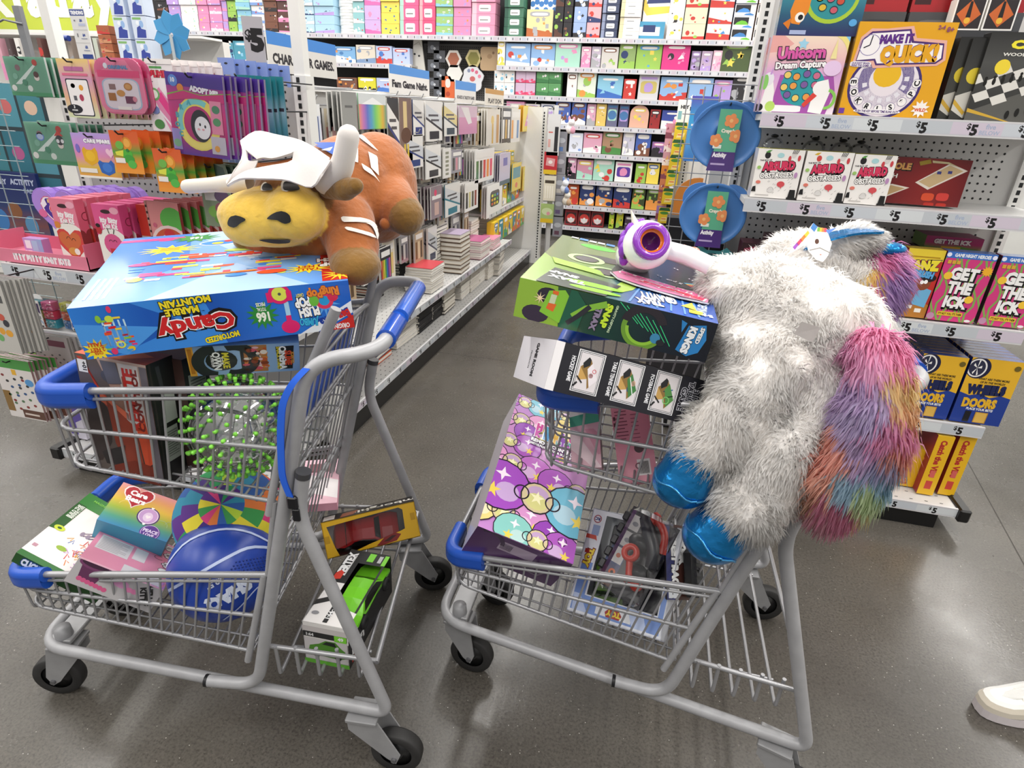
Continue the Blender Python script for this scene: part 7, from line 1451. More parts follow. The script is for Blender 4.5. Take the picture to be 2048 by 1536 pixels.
def cater():return[('g',0,0,1,1,['#e8963a','#e58a2e','#4f9a3a','#d8622e','#d05a2a'],1),('e',.56,.70,.15,.16,'#d98a2a'),('e',.56,.72,.1,.1,'#e9a94a'),('e',.5,.45,.17,.12,'#4fae3a'),('e',.55,.34,.16,.11,'#3f9a3a'),('e',.62,.22,.13,.1,'#57b24a'),('p',[(.1,.5),(.4,.55),(.36,.4),(.12,.42)],'#d8d84a'),('e',.3,.66,.12,.1,'#6fae4a'),('r',.06,.24,.34,.12,'#e9e2da'),('r',0,.0,1,.1,'#e8963a'),('e',.55,.55,.05,.04,'#2f7a3a')]
WAVY=[(.85*math.cos(R(a))*(1+.12*math.sin(R(a*6))),math.sin(R(a))*(1+.05*math.sin(R(a*5))))for a in range(0,360,15)]
hook_row('caterpillar_card','orange wavy card with a green caterpillar, left hook',228,284,262,346,1.45,6,cater(),'#d8582a','#b8452a',WAVY,dy=.022,dx=.016)
hook_row('caterpillar_card','orange wavy card with a green caterpillar, right hook',314,370,298,384,1.43,5,cater(),'#d8582a','#b8452a',WAVY,dy=.022,dx=.014)
hook_row('craft_card','pale blue craft card left of the bull horn',398,462,316,372,1.60,3,[('r',0,0,1,1,'#a9bede'),('e',.3,.6,.2,.2,'#6f93cc'),('s',.6,.8,.1,.18,5,'#ecd24a'),('r',.2,.3,.6,.1,'#e9e4ee')],'#9fb4d8','#8aa0c8',dy=.014,dx=.01)
hook_row('candy_bag','clear candy bag under a dark green header card',406,462,328,452,1.50,4,[('r',0,0,1,1,'#8a9a7a'),('p',[(0,.7),(1,.7),(.9,.95),(.6,1),(.4,1),(.1,.95)],'#4f6a58'),('r',.1,.42,.4,.16,'#e9e6e0'),('e',.4,.24,.14,.1,'#86c04a'),('e',.66,.3,.14,.1,'#a9546a'),('e',.55,.12,.12,.08,'#6fae3a'),('e',.7,.5,.14,.1,'#6a4a72')],'#5a7060','#8a9a8a',rnd_out(.3),dy=.016,dx=.01,film=True)
# ---- counter shelf (z .815): pink tray, knit kits, heart cases, red notebooks
zs=.818;y0=1.535
xa=at(-60,500,y=y0).x;xb=at(172,515,y=y0).x
e=empty('counter_tray','pink cardboard counter tray lettered itty bitty knit kits','tray',Matrix.Translation(((xa+xb)/2,y0,zs)))
mb=MB();w=(xb-xa)/2;hh=.045
mb.box(-w,w,0,.2,0,.004,'#d9849a',CARD);mb.box(-w,w,0,.004,0,hh,'#d9788f',CARD);mb.box(-w,-w+.003,0,.2,0,hh*1.6,'#d37088',CARD);mb.box(w-.003,w,0,.2,0,hh*1.9,'#d37088',CARD);mb.box(-w,w,.197,.2,0,.05,'#c9647e',CARD)
art(mb,(-w,0,0),(2*w,0,0),(0,0,hh),[('r',0,0,1,1,'#dc7c94'),('t','ITTY BITTY KNIT KITS',.62,.48,.42,'#f0e6ea',0,.09,.48),('t','$3',.22,.5,.3,'#f0e6ea',0,.05)],CARD);mb.build('tray_box',e)
def knit(v):return[('r',0,0,1,1,'#e58098' if v==0 else '#e0588f'),('t','Itty Bitty',.55,.78,.075,'#f5eef0',0,.06,.66),('t','Knit Kit',.55,.69,.075,'#f5eef0',0,.06,.56),('e',.5,.90,.09,.03,'#3a2226'),('e',.82,.92,.08,.05,'#efa8bc'),('x',3),('e',.54,.34,.32,.32,'#efe9e2',28),('x',4)]+([('h',.54,.36,.28,'#d2433f'),('h',.48,.38,.2,'#cf6a3e'),('o',.42,.42,.03,.038,'#241a1a',0,180),('o',.62,.4,.03,.038,'#241a1a',0,180),('e',.52,.24,.1,.06,'#d9964a'),('e',.66,.24,.05,.05,'#f2e6e0'),('e',.1,.62,.06,.05,'#d9843a')]if v==0 else[('e',.54,.42,.17,.16,'#d8588c'),('p',[(.36,.36),(.72,.36),(.68,.2),(.54,.08),(.4,.2)],'#c8303c'),('e',.46,.28,.035,.03,'#7a1a24'),('e',.62,.28,.035,.03,'#7a1a24'),('e',.5,.18,.03,.026,'#7a1a24'),('o',.46,.46,.025,.032,'#241a1a',0,180),('o',.62,.46,.025,.032,'#241a1a',0,180),('l',[(.46,.58),(.42,.66)],.012,'#241a1a'),('l',[(.62,.58),(.68,.65)],.012,'#241a1a'),('e',.1,.62,.05,.06,'#b8303a'),('e',.1,.69,.04,.03,'#241a1a')])
for v,(bl,br,tp)in enumerate((((122,498),(170,503),(150,400)),((203,505),(254,505),(240,412)))):
    yk=1.545;xk0,xk1,zt=at(*bl,y=yk).x,at(*br,y=yk).x,at(*tp,y=yk).z
    for j in range(5):
        d=(xk1-xk0,.034,zt-zs-.006);mb=carton(d,('#dc6f88','#d84f88')[v],[('F',knit(v)),('R',[('r',0,0,1,1,'#d8687f' if v==0 else '#d04a80'),('h',.5,.45,.16,'#8a3a3a' if v==0 else '#a82a44'),('o',.86,.75,.05,.062,'#7a2a36')])],CARD)if j==0 else None
        M=Matrix.Translation(((xk0+xk1)/2+.004*j,yk+.02+.043*j,zs+.005+d[2]/2))
        lab='%s knit kit box with a %s in the pink tray'%(ORD[j],('heart','ladybird')[v])
        if j==0:proto=mb.build('knit_kit_box');proto.matrix_world=M;tag(proto,lab,'craft kit',('heart','ladybird')[v]+' knit kits')
        else:dup(proto,M,lab,('heart','ladybird')[v]+' knit kits')
HEART=[(16*math.sin(t)**3/16,(13*math.cos(t)-5*math.cos(2*t)-2*math.cos(3*t)-math.cos(4*t))/16)for t in[2*PI*k/36 for k in range(36)]]
c=at(98,424,y=1.62);HW=.098;T_=Matrix.Rotation(R(90),4,'X')
mb=MB();mb.prism([(x*HW,y*HW)for x,y in HEART][::-1],0,.03,'#a27fd0',PLAS,T_,'#9474c4');mb.prism([(x*HW*.93,y*HW*.93)for x,y in HEART][::-1],.03,.033,'#ab88d8',PLAS,T_)
art(mb,(-HW,-.0335,-HW),(2*HW,0,0),(0,0,2*HW),[('h',.52,.5,.33,'#c85a86'),('h',.52,.5,.31,'#efe6ee'),('h',.52,.5,.28,'#4a2f92'),('r',.36,.63,.24,.06,'#e2c27a'),('t','CASE',.53,.53,.1,'#d8423f',0,.1,.32,.06,'#f4eff2'),('e',.2,.44,.09,.07,'#d86a9a'),('e',.86,.6,.1,.08,'#efe6ee'),('e',.86,.6,.07,.05,'#b05a9a'),('p',[(.2,.6),(.3,.72),(.34,.6),(.26,.54)],'#efeaf2')],PLAS)
h0=mb.build('heart_case');zc=c.z;h0.matrix_world=Matrix.Translation((c.x,1.68,zc));tag(h0,'front purple heart shaped case behind the pink tray','case','purple heart cases')
for k in range(1,6):dup(h0,Matrix.Translation((c.x+.022*k,1.68+.032*k,zc)),ORD[k]+' purple heart shaped case behind the pink tray','purple heart cases')
p0=at(54,470,y=1.60);shop_box('pink_accessory_box','small lilac and pink box inside the pink tray','box',p0.x,p0.x+.08,1.58,.03,zs+.006,zs+.075,'#b98ac0',[('g',0,0,1,1,['#c98ac8','#b3a0d8','#8fb0d8'],0),('r',.1,.5,.3,.4,'#efe6f0'),('r',.45,.4,.3,.5,'#a9c0e0'),('t','BFF',.2,.3,.2,'#efe9f2',0,.05)])
xk0,xk1=at(302,470,y=1.56).x,at(366,470,y=1.56).x;zt=at(335,405,y=1.56).z
d=(xk1-xk0,.012,zt-zs)
mb=carton(d,'#7c1a1a',[('F',[('r',0,0,1,1,'#d98a8a'),('e',.75,.78,.18,.16,'#5aae4a'),('e',.6,.45,.3,.26,'#e9d0cc'),('o',.6,.4,.2,.27,'#c8543a',20,160),('e',.6,.36,.17,.15,'#eccfb0'),('e',.6,.6,.08,.06,'#c8303a'),('e',.3,.3,.08,.08,'#e2a84a'),('e',.2,.7,.03,.03,'#c8607a'),('r',0,0,.06,1,'#c08a80'),('x',3)]+[('r',.01,.04+.08*k,.05,.03,'#2a1a18')for k in range(12)])],CARD)
nb=mb.build('notebook');nb.matrix_world=Matrix.Translation(((xk0+xk1)/2,1.566,zs+d[2]/2));tag(nb,'front pink strawberry print spiral notebook with red cover','notebook','red spiral notebooks')
for k in range(1,9):dup(nb,Matrix.Translation(((xk0+xk1)/2+.012*k,1.566+.026*k,zs+d[2]/2)),ORD[k]+' red spiral notebook behind the strawberry print one','red spiral notebooks')
xk=at(265,480,y=1.56).x;shop_box('red_toy_box','small red and green toy box beside the strawberry notebook','toy box',xk,xk+.04,1.60,.05,zs,at(280,410,y=1.6).z,'#c8302c',[('r',0,0,1,1,'#c9c4c0'),('r',0,.55,1,.45,'#d03a2c'),('e',.4,.4,.14,.12,'#5f9a4a'),('e',.6,.25,.14,.12,'#6fa0c8')])
# ---- bead boxes (z .585)
zs2=.588
for k,px in enumerate((42,118,190)):
    yb_=1.535+.01*k;x0=at(px,620,y=yb_).x;e=empty('bead_box','%s clear box of coloured beads under the pink tray'%('left','middle','right')[k],'bead box',Matrix.Translation((x0+.07,yb_,zs2)),'clear bead boxes')
    mb=MB();rd=random.Random(k);cc=['#d86a9a','#4a86c8','#e0623a','#c8c84a','#4aa8b8','#d8486a']
    for i in range(3):
        for j in range(3):
            mb.box(-.068+.046*i,-.024+.046*i,.004,.03,.003+.032*j,.032+.032*j,cc[(i*2+j+k)%6],PLAS)
            for q in range(14):mb.ell((-.066+.046*i+.04*rd.random(),.004,.006+.032*j+.022*rd.random()),.0042,mix(cc[(i*2+j+k)%6],'#ffffff',rd.random()*.5),PLAS,n=6)
    q=mb.build('beads',e);q['kind']='stuff'
    mb=MB();mb.box(-.07,.07,0,.034,0,.102,'#fff',FILM,bev=.003);mb.build('clear_case',e)
    mb=MB();mb.box(-.03,.02,-.002,.0,.002,.1,'#ece9e6',CARD);art(mb,(-.03,-.0021,.002),(.05,0,0),(0,0,.098),[('p',[(.1,.9),(.95,.9),(.95,.5),(.1,.88)],'#4a3a62'),('p',[(0,.66),(1,.1),(1,.2),(0,.76)],'#9fb4d0'),('t','PONY',.35,.55,.09,'#6a7078',0,.05,.5),('t','BEADS',.6,.38,.09,'#6a7078',0,.05,.6),('p',[(.05,.3),(.6,.15),(.05,.12)],'#4a4a9a'),('r',.1,.02,.85,.06,'#26242a')],CARD);mb.build('card_label',e)
    mb=MB();mb.prism([(-.022,.1)]+[(.022*-math.cos(R(k*18)),.1+.018*math.sin(R(k*18)))for k in range(11)],-.001,.001,'#eceae8',CARD,Matrix.Translation((.0,.016,0))@T_);mb.build('hang_tab',e)
# ---- left wire wing with sticker pads, blue header and activity pads
LW=empty('wire_rack','wire side rack of sticker pads at the left edge','rack',pose(-2.4,1.75,0))
mb=MB()
for k in range(6):mb.tube([(-2.75+.1*k,1.75,.25),(-2.75+.1*k,1.75,1.42)],.0022,'#9fb0b4',WIRE,6)
for k in range(23):mb.tube([(-2.78,1.75,.27+.05*k),(-2.22,1.75,.27+.05*k)],.0016,'#9fb0b4',WIRE,6)
o=mb.build('wire_grid',LW);o.matrix_parent_inverse=LW.matrix_world.inverted()
mb=MB();mb.box(-2.78,-2.2,1.86,1.87,.95,1.36,'#2a3a40',PLAIN);art(mb,(-2.78,1.86,.9),(.58,0,0),(0,0,.48),[q for i in range(5)for j in range(3)for q in(('r',.01+.2*i,.02+.33*j,.18,.3,['#3f7f8a','#2f6f80','#4f90a0'][(i+j)%3]),('e',.1+.2*i,.16+.33*j,.06,.05,['#c86a6a','#8a6a4a','#d8b8a0','#b05a8a'][(i*2+j)%4]),('x',3))],PLAIN);o=mb.build('teal_sticker_sheets',LW);o.matrix_parent_inverse=LW.matrix_world.inverted()
x0=at(-40,400,y=1.84).x;x1=at(88,400,y=1.84).x;zt=at(40,345,y=1.84).z;zb=at(40,480,y=1.84).z
shop_box('activity_pad','dark blue activity pad header behind the heart cases','activity pad',x0,x1,1.83,.015,zb,zt,'#1c2a62',[('g',0,0,1,1,['#3a5a8a','#7a4a4a','#2a3a6a','#1d2c66','#1d2c66'],1),('t','DISNEY',.42,.86,.07,'#c4cde2',0,.05,.26),('t','ACTIVITY',.78,.87,.075,'#b9c4dc',0,.05,.36),('t','PAD',.85,.75,.06,'#8f9cc0',0,.05,.15),('x',3),('e',.55,.45,.13,.12,'#8a5a3a'),('e',.3,.3,.14,.16,'#3f7ab8'),('e',.75,.25,.12,.14,'#5a90b8')])
def pad_row(name,desc,px0,px1,pyt,pyb,yf,n,ops,col,edge,dx):return hook_row(name,desc,px0,px1,pyt,pyb,yf,n,ops,col,edge,dy=.009,dx=dx*.6,parent=LW,cat='sticker pad',th=.006)
pad_row('sticker_pad','white fruit sticker pad at the left edge',-40,24,560,698,1.36,7,[('r',0,0,1,1,'#c4c1bb'),('e',.6,.3,.05,.05,'#e0a03a'),('e',.8,.28,.06,.05,'#e2a23a'),('e',.7,.5,.06,.05,'#c85a4a'),('e',.5,.2,.05,.05,'#6fae6a'),('e',.8,.42,.05,.05,'#3a3a42'),('r',.1,.7,.8,.1,'#5a5a5a')],'#a5a39f','#7f7e7a',.012)
pad_row('sticker_pad','green topped animal sticker pad above the floor, left edge',8,76,720,832,1.40,7,[('r',0,0,1,1,'#e3ddda'),('r',0,.84,1,.16,'#4f9a4a'),('r',.44,.74,.12,.09,'#e8b23a'),('x',3)]+[q for k in range(22)for q in(('e',.15+.75*((k*37)%17)/17,.16+.6*((k*29)%13)/13,.03,.022,['#3a3a3a','#8a3a3a','#5a7a5a','#3a5a8a'][k%4]),('x',4))]+[('r',.0,.1,.2,.35,'#8a6a3a'),('e',.85,.64,.08,.06,'#5a9ad2'),('r',.4,.02,.6,.14,'#5f3f34'),('r',.45,.07,.4,.03,'#d9c9c0')],'#d8b9b0','#8a6a6a',.012)
pad_row('sticker_pad','clear wrapped grey sticker pad over the front corner',78,146,672,752,1.50,4,[('r',0,0,1,1,'#a9a3a2'),('e',.15,.8,.1,.1,'#8a7a9a'),('r',.4,.76,.5,.14,'#6a3a4a')]+[q for k in range(18)for q in(('e',.15+.75*((k*37)%17)/17,.2+.4*((k*29)%13)/13,.03,.022,'#5a5a5a'),('x',4))],'#a5a09e','#7a7672',.014)
pad_row('sticker_pad','green and black sticker pad beside the front cart corner',100,150,722,790,1.60,5,[('r',0,0,1,1,'#4f6a3a'),('r',.5,0,.5,1,'#2a2a24'),('e',.3,.5,.2,.2,'#8ab04a')],'#3a3a34','#8a8a6a',.012)
pad_row('sticker_pad','colourful floral sticker pad above the corner guard',62,84,680,790,1.56,3,gen(9,'#8fae5a',['#c85a5a','#d8d04a','#8a4a8a','#e9e4e0'],False,12),'#9fa86a','#7a7a5a',.01)
x0=at(148,880,y=1.58).x;shop_box('purple_box','white and purple box on the base deck behind front cart','box',x0,x0+.07,1.58,.05,.102,at(160,800,y=1.58).z,'#d9d5e2',[('r',0,0,1,1,'#dcd8e6'),('p',[(0,.1),(.5,.1),(.5,.4),(1,.5),(1,.9),(0,.8)],'#6a5ab0'),('r',.1,.55,.3,.3,'#efeaf6')])
# ---- signs and poles
mb=MB();c=at(345,70,y=1.88)
for k in range(8):
    a=R(90+45*k+12);M=Matrix.Translation(c)@Matrix.Rotation(R(90),4,'X')@Matrix.Rotation(a,4,'Z')
    P=[(.006,-.008),(.03,-.024),(.052,-.022),(.072,.0),(.052,.018),(.028,.014),(.006,.006)]
    mb.add([M@Vector((x,y,.004+.10*y))for x,y in P]+[M@Vector((x,y,.002+.10*y))for x,y in P],[tuple(range(7)),tuple(range(7,14))[::-1]]+[(i,(i+1)%7,7+(i+1)%7,7+i)for i in range(7)],'#4a9ad0',PLAS)
e=empty('pinwheel','sky blue plastic pinwheel on a clear stick above end bay','pinwheel',Matrix.Translation(c));o=mb.build('petals',e);o.matrix_parent_inverse=e.matrix_world.inverted()
mb=MB();mb.tube([c+Vector((.003,-.012,0)),c+Vector((.004,-.012,-.115))],.005,'#b9c3c8',SHINY,10);o=mb.build('stick',e);o.matrix_parent_inverse=e.matrix_world.inverted()
a,b=at(34,12,y=1.9),at(64,114,y=1.9);e=empty('sign_pole','grey metal pole with a wire clip at the upper left','pole',Matrix.Translation((a.x,1.9,b.z)))
mb=MB();mb.box(-.014,.014,-.008,.008,-.08,a.z-b.z,'#84868a',PAINT);mb.build('pole',e)
mb=MB();mb.tube([(.016,-.01,.10),(-.02,-.014,.105),(-.06,-.012,.112),(-.1,-.01,.10)],.0035,'#7d7f84',WIRE,6);mb.build('wire_clip',e)
def sign_x(name,label,px0,px1,pyt,pyb,x,ops,col='#d8d5d0'):
    a=at(px0,pyt,x=x);b=at(px1,pyt,x=x);zb=min(at(px0,pyb,x=x).z,9);w=b.y-a.y;h=a.z-zb
    mb=MB();mb.box(x-.006,x,a.y,b.y,zb,a.z,col,PLAS);art(mb,(x,a.y,zb),(0,w,0),(0,0,h),ops,PLAS);o=mb.build(name);tag(o,label,'sign');return o
sign_x('aisle_sign','blue and grey hanging sign lettered character games',531,668,60,142,-1.60,[('r',0,0,1,1,'#cfccc8'),('r',0,.68,1,.32,'#3f7fc8'),('t','CHARACTER GAMES.',.5,.36,.24,'#26242a',0,.05,.9)])
sign_x('aisle_sign','blue and white sign lettered fam game night',778,858,127,186,-1.60,[('r',0,0,1,1,'#dedbd7'),('r',0,.68,1,.32,'#4a88cc'),('t','Fam Game Night.',.5,.36,.24,'#232126',0,.06,.9)])
sign_x('aisle_sign','small blue and white sign beyond the game night sign',911,952,160,207,-1.58,[('r',0,0,1,1,'#d9d6d3'),('r',0,.62,1,.38,'#4a88cc'),('t','BOARDS & TABLETOP GAMES',.5,.3,.14,'#4a484c',0,.05,.85)])
sign_x('aisle_sign','small tan topped sign lettered play doh',971,1008,176,215,-1.55,[('r',0,0,1,1,'#d5d0c8'),('r',0,.74,1,.26,'#b98a4a'),('t','PLAY DOH.',.52,.38,.24,'#3a3838',0,.05,.75)])
a=at(492,40,y=1.9);b=at(524,118,y=1.9);mb=MB();w,h=.062,a.z-b.z+.02;mb.box(-w/2,w/2,-.003,.003,-h/2,h/2,'#a9a7ac',PLAS);art(mb,(-w/2,-.0031,-h/2),(w,0,0),(0,0,h),[('r',0,0,1,1,'#aeabb0'),('t','$',.26,.6,.22,'#1b191c',0,.05),('t','5',.66,.5,.46,'#1b191c',0,.07)],PLAS)
o=mb.build('price_sign');o.matrix_world=Matrix.Translation(((a.x+b.x)/2,1.9,(a.z+b.z)/2))@Matrix.Rotation(R(20),4,'Z');tag(o,'grey five dollar price sign left of the white post','sign')
a=at(140,17,y=1.91);b=at(187,118,y=1.91);mb=MB();w,h=.062,a.z-b.z;mb.box(-w/2,w/2,-.002,.002,-h/2,h/2,'#d9d9d8',PLAS)
art(mb,(-w/2,-.0021,-h/2),(w,0,0),(0,0,h),[('r',0,0,1,1,'#dcdcda'),('r',.02,.86,.96,.12,'#27408c'),('t','TRENDING',.5,.92,.07,'#f1f2f5',0,.06,.86),('t','$6',.66,.77,.05,'#2a4a9a',0,.06),('t','$4',.66,.48,.05,'#2a4a9a',0,.06),('t','$2',.66,.24,.05,'#2a4a9a',0,.06),('r',.45,.66,.45,.05,'#b9c0d8'),('r',.45,.40,.4,.015,'#8a90a8'),('r',.45,.16,.4,.015,'#8a90a8'),('r',.2,.75,.1,.03,'#77777c'),('r',.22,.44,.07,.07,'#77777c'),('r',.02,.58,.96,.006,'#b9b9b8'),('r',.02,.32,.96,.006,'#b9b9b8'),('r',.3,.0,.68,.09,'#27408c')],PLAS)
o=mb.build('price_list_sign');o.matrix_world=Matrix.Translation(((a.x+b.x)/2,1.91,(a.z+b.z)/2));tag(o,'white and blue price list sign lettered trending','sign')
# ================================================================ goods along the back wall
PINK,LIL,MINT,AQUA,YEL2,RED,NAVY,LIME,ORA,WHT2,GRY,BLK,BRN='#e08fb8','#b79ad6','#a9d6c4','#8cc4de','#ecd35a','#c8403a','#2c3a6a','#9ac25a','#e2954a','#eeeae8','#a9a9ae','#2c2a2e','#7a4f3e'
SHN=['top','second','third','fourth','fifth','sixth','seventh','bottom']
YB=7.29
def wall_row(si,items,z=None,where=None):
    z=(BZ[si]if z is None else z)+.003;prev='shelf end'
    for k,it in enumerate(items):
        x0,x1,yt,desc,pal=it[:5];fl=it[5]if len(it)>5 else ''
        yb=yt+40;a=at(x0,yb,y=YB).x;b=at(x1,yb,y=YB).x-.004;h=max(.06,at((x0+x1)/2,yt,y=YB).z-z);sd=si*31+k
        w_=where or SHN[si]+' wall shelf'
        ops=gen(sd,pal[0],pal,'n' not in fl,8)
        if '4' in fl: # two by two small packages
            for i in range(2):
                for j in range(2):shop_box('small_box','%s, %s %s of four on %s'%(desc,('lower','upper')[j],('left','right')[i],w_),'box',a+(b-a)/2*i,a+(b-a)/2*(i+1)-.003,YB,.12,z+h/2*j,z+h/2*(j+1)-.003,pal[0],gen(sd,pal[0],pal,False,5),desc+' boxes')
        elif 'r' in fl: # arched card
            mb=MB();P=[(-1,-1),(1,-1),(1,.2)]+[(math.cos(R(15*q)),.2+.8*math.sin(R(15*q)))for q in range(1,12)]+[(-1,.2)]
            mb.prism([(x*(b-a)/2,y*h/2)for x,y in P],0,.05,pal[0],CARD,Matrix.Rotation(R(90),4,'X'));face_art(mb,((b-a)*.8,.1004,h*.8),'F',ops[3:]);o=mb.build('arched_box');o.matrix_world=Matrix.Translation(((a+b)/2,YB+.05,z+h/2));tag(o,'%s on the %s beside the %s'%(desc,w_,prev),'box')
        else:
            if 'w' in fl:ops=[('r',0,0,1,1,pal[0]),rr(.1,.25,.8,.5,pal[1],.2),('e',.5,.5,.2,.2,pal[2]),('e',.4,.4,.1,.1,pal[-1]),('r',.1,.82,.8,.1,pal[2])]
            if 'b' in fl:ops=[('r',0,0,1,1,pal[0]),('r',.08,.1,.84,.72,'#3a2a2c'),('e',.5,.45,.3,.3,'#c8413c'),('p',[(.2,.45),(.8,.45),(.74,.25),(.5,.15),(.26,.25)],'#d9d6d6'),('e',.5,.45,.07,.07,'#eee')]
            shop_box('gift_box','%s on the %s beside the %s'%(desc,w_,prev),'box',a,b,YB+.006*(k%3),.09,z,z+h,pal[0],ops)
        prev=' '.join(desc.split()[:2])
def stack_col(x0,x1,layers,desc,pal,kind='',yt=8):
    a=at(x0,50,y=YB).x;b=at(x1,50,y=YB).x-.004;z=BZ[0]+.003;h=.42/5
    h=(.46 if layers>4 else.43)/layers
    for j in range(layers):
        f=gen(int(x0)+(j%2),pal[0],pal,False,5)if kind!='l' else[('r',0,0,1,1,pal[0]),rr(.3,.2,.5,.6,'#f0eeec',.15),('r',.35,.4,.35,.1,'#8a8a8a'),('r',0,0,.2,1,pal[1])]
        if kind=='c':f=[('r',0,0,1,1,'#eceaea'),('r',.04,.3,.7,.62,'#23232a'),('p',[(.1,.3),(.2,.5),(.4,.66),(.6,.6),(.72,.4),(.7,.3)],pal[j%len(pal)]),('p',[(.45,.08),(.55,.2),(.75,.26),(.95,.12),(.9,.05)],pal[(j+1)%len(pal)])]
        shop_box('stacked_box','%s, %s from bottom of its top shelf stack'%(desc,NTH[j]),'box',a,b,YB+.008*((j*7)%3),.2,z+h*j,z+h*(j+1)-.003,pal[0],f,desc+' stack')
for c in((318,340,4,'dark brown taupe box',[BLK,BRN,GRY]),(341,364,5,'mauve box',[LIL,PINK,WHT2]),(365,398,5,'pale green meadow box',[WHT2,LIME,MINT]),(399,420,5,'pink yellow box',[PINK,YEL2,WHT2]),(421,446,5,'pink striped box',[PINK,'#efd6e4',LIL]),(447,457,4,'lilac box',[LIL,PINK]),(458,475,4,'lime bubble box',[LIME,YEL2,BLK]),(476,504,6,'teal green box',[AQUA,MINT,'#4a9a9a']),(505,530,5,'white and blue box',[WHT2,'#7fa0d8',RED]),(531,556,4,'brown picture box',[BRN,WHT2,BLK]),(557,590,4,'dark brown picture box',['#5a3a34',WHT2,PINK]),(597,629,5,'pale blue car box',['#b9d6e6',NAVY,WHT2]),(630,669,5,'pale blue oval box',['#aed2e6',NAVY,LIL]),(707,729,4,'teal fruit dot box',['#8fc0c4',ORA,WHT2,RED]),(730,762,3,'lilac lollipop box',['#c7a9d8',PINK,'#d86aa8']),(763,799,4,'yellow and blue bag',[YEL2,'#4a7ab0','#3a4a5a']),(800,838,3,'pink box with white label',['#e0608e',MINT],'l'),(839,871,3,'rose box with white label',['#d8547e','#e9a9b0'],'l'),(872,906,5,'green landscape box',['#9fc47a',AQUA,WHT2]),(907,942,5,'pink wave box',[PINK,LIL,ORA]),(943,990,4,'rose pink box',['#e79ab8','#f0c6d4'],'l'),(1008,1046,5,'green box with white label',['#4a7a62','#2f5a4a'],'l'),(1109,1126,3,'black box with green curl',[BLK,LIME,'#5a3a30']),(1127,1144,3,'black box with lime curl',[BLK,'#8ac23a',BRN]),(1147,1173,3,'black and blue mask box',['#9ab0d8',BLK,WHT2]),(1174,1201,3,'red and blue mask box',['#d8a9b0',NAVY,RED]),(1203,1236,6,'navy box',['#39425e','#8a93b0',BLK],'l'),(1239,1280,7,'white slim box',[WHT2,'#d9cfa9',GRY],'l'),(1335,1366,3,'yellow and white card box',[WHT2,YEL2,BLK]),(1367,1412,3,'cream and yellow card box',['#e2dfc0',LIME,RED]),(1415,1463,3,'rainbow window box',['#e9e6e6',YEL2,'#4a90d0',RED]),(1465,1508,4,'white box with a sports car',['#3f7fc0','#6fc03a','#4a90d8'],'c'),(1510,1552,4,'white box with an orange car',['#e2823a','#8ac23a','#3a6ab0'],'c')):stack_col(*c)
a=at(688,50,y=YB);r_=.13
for j in range(14):
    mb=MB();mb.prism([(r_*math.cos(2*PI*k/20),.1+r_*math.sin(2*PI*k/20))for k in range(20)],0,.029,'#e6e4e2' if j%2 else '#f0eeec',PLAIN);o=mb.build('paper_stack');o.matrix_world=Matrix.Translation((a.x+.004*(j%3),YB+.08,BZ[0]+.004+.031*j));tag(o,'white round pack, %s from the bottom of the white column'%NTH[j],'pack','white round packs')
def wide(x0,x1,desc,ops,h0,h1,dy=.03):
    a=at(x0,50,y=YB).x;b=at(x1,50,y=YB).x;shop_box('gift_box',desc,'box',a,b,YB+dy,.1,BZ[0]+.003+h0,BZ[0]+.003+h1,WHT2,ops)
wide(1054,1106,'white blue-dot board, top wall shelf',[('r',0,0,1,1,'#eef0f2')]+[q for i in range(6)for j in range(7)for q in(('e',.08+.17*i,.05+.15*j+.04*(i%2),.055,.055,'#3f78b8'),('x',3))],0,.5,.14)
wide(1052,1104,'orange and yellow craft box under the blue dots',gen(3,'#ecd9a0',[ORA,YEL2,'#b9683a',GRY]),0,.26)
wide(1282,1334,'white bag with a yellow and blue band, top wall shelf',[('r',0,0,1,1,'#e6e8e8'),('p',[(0,.55),(.15,.45),(1,.5),(1,.62),(.2,.6),(0,.8)],YEL2),('p',[(.1,.66),(1,.68),(1,.76),(.15,.74)],NAVY)],0,.5,.12)
wide(1268,1330,'blue and white tool box below the white bag',[('r',0,0,1,1,'#4a9ac0'),('r',.15,.2,.7,.5,'#e6e6ea'),('r',.3,.4,.4,.4,NAVY)],0,.16)
wall_row(1,((995,1010,80,'yellow and white balloon box',[WHT2,YEL2,AQUA]),(1011,1060,87,'blue box with orange castle',['#8fb4e0',ORA,WHT2,RED]),(1061,1109,87,'second castle puzzle box',['#8fb4e0',ORA,WHT2,RED]),(1110,1160,84,'mint and pink mermaid box',[MINT,PINK,LIL]),(1161,1180,93,'small pink bow box',['#ecc6d4',PINK]),(1181,1200,93,'grey and lilac crown box',['#c9bccf',GRY,WHT2]),(1201,1235,94,'grey sticker mosaic box',['#cfcac6',GRY,LIME,BRN]),(1237,1270,86,'green and navy bead box',['#8fa86a',NAVY,LIME]),(1271,1322,87,'yellow and green slime box',[LIME,YEL2,'#5aa0d0']),(1323,1378,86,'hot pink comb set box',['#d83a86',PINK,BLK,WHT2]),(1379,1398,102,'dark lilac crown pack',['#8a7a96',LIL,GRY]),(1399,1421,102,'pale lilac crown pack',['#c0a9c4',LIL,WHT2]),(1422,1440,101,'pink and white pack',['#e2b9cc',WHT2,PINK]),(1442,1500,82,'black and green storm box',['#4a5a34',LIME,YEL2,BLK])))
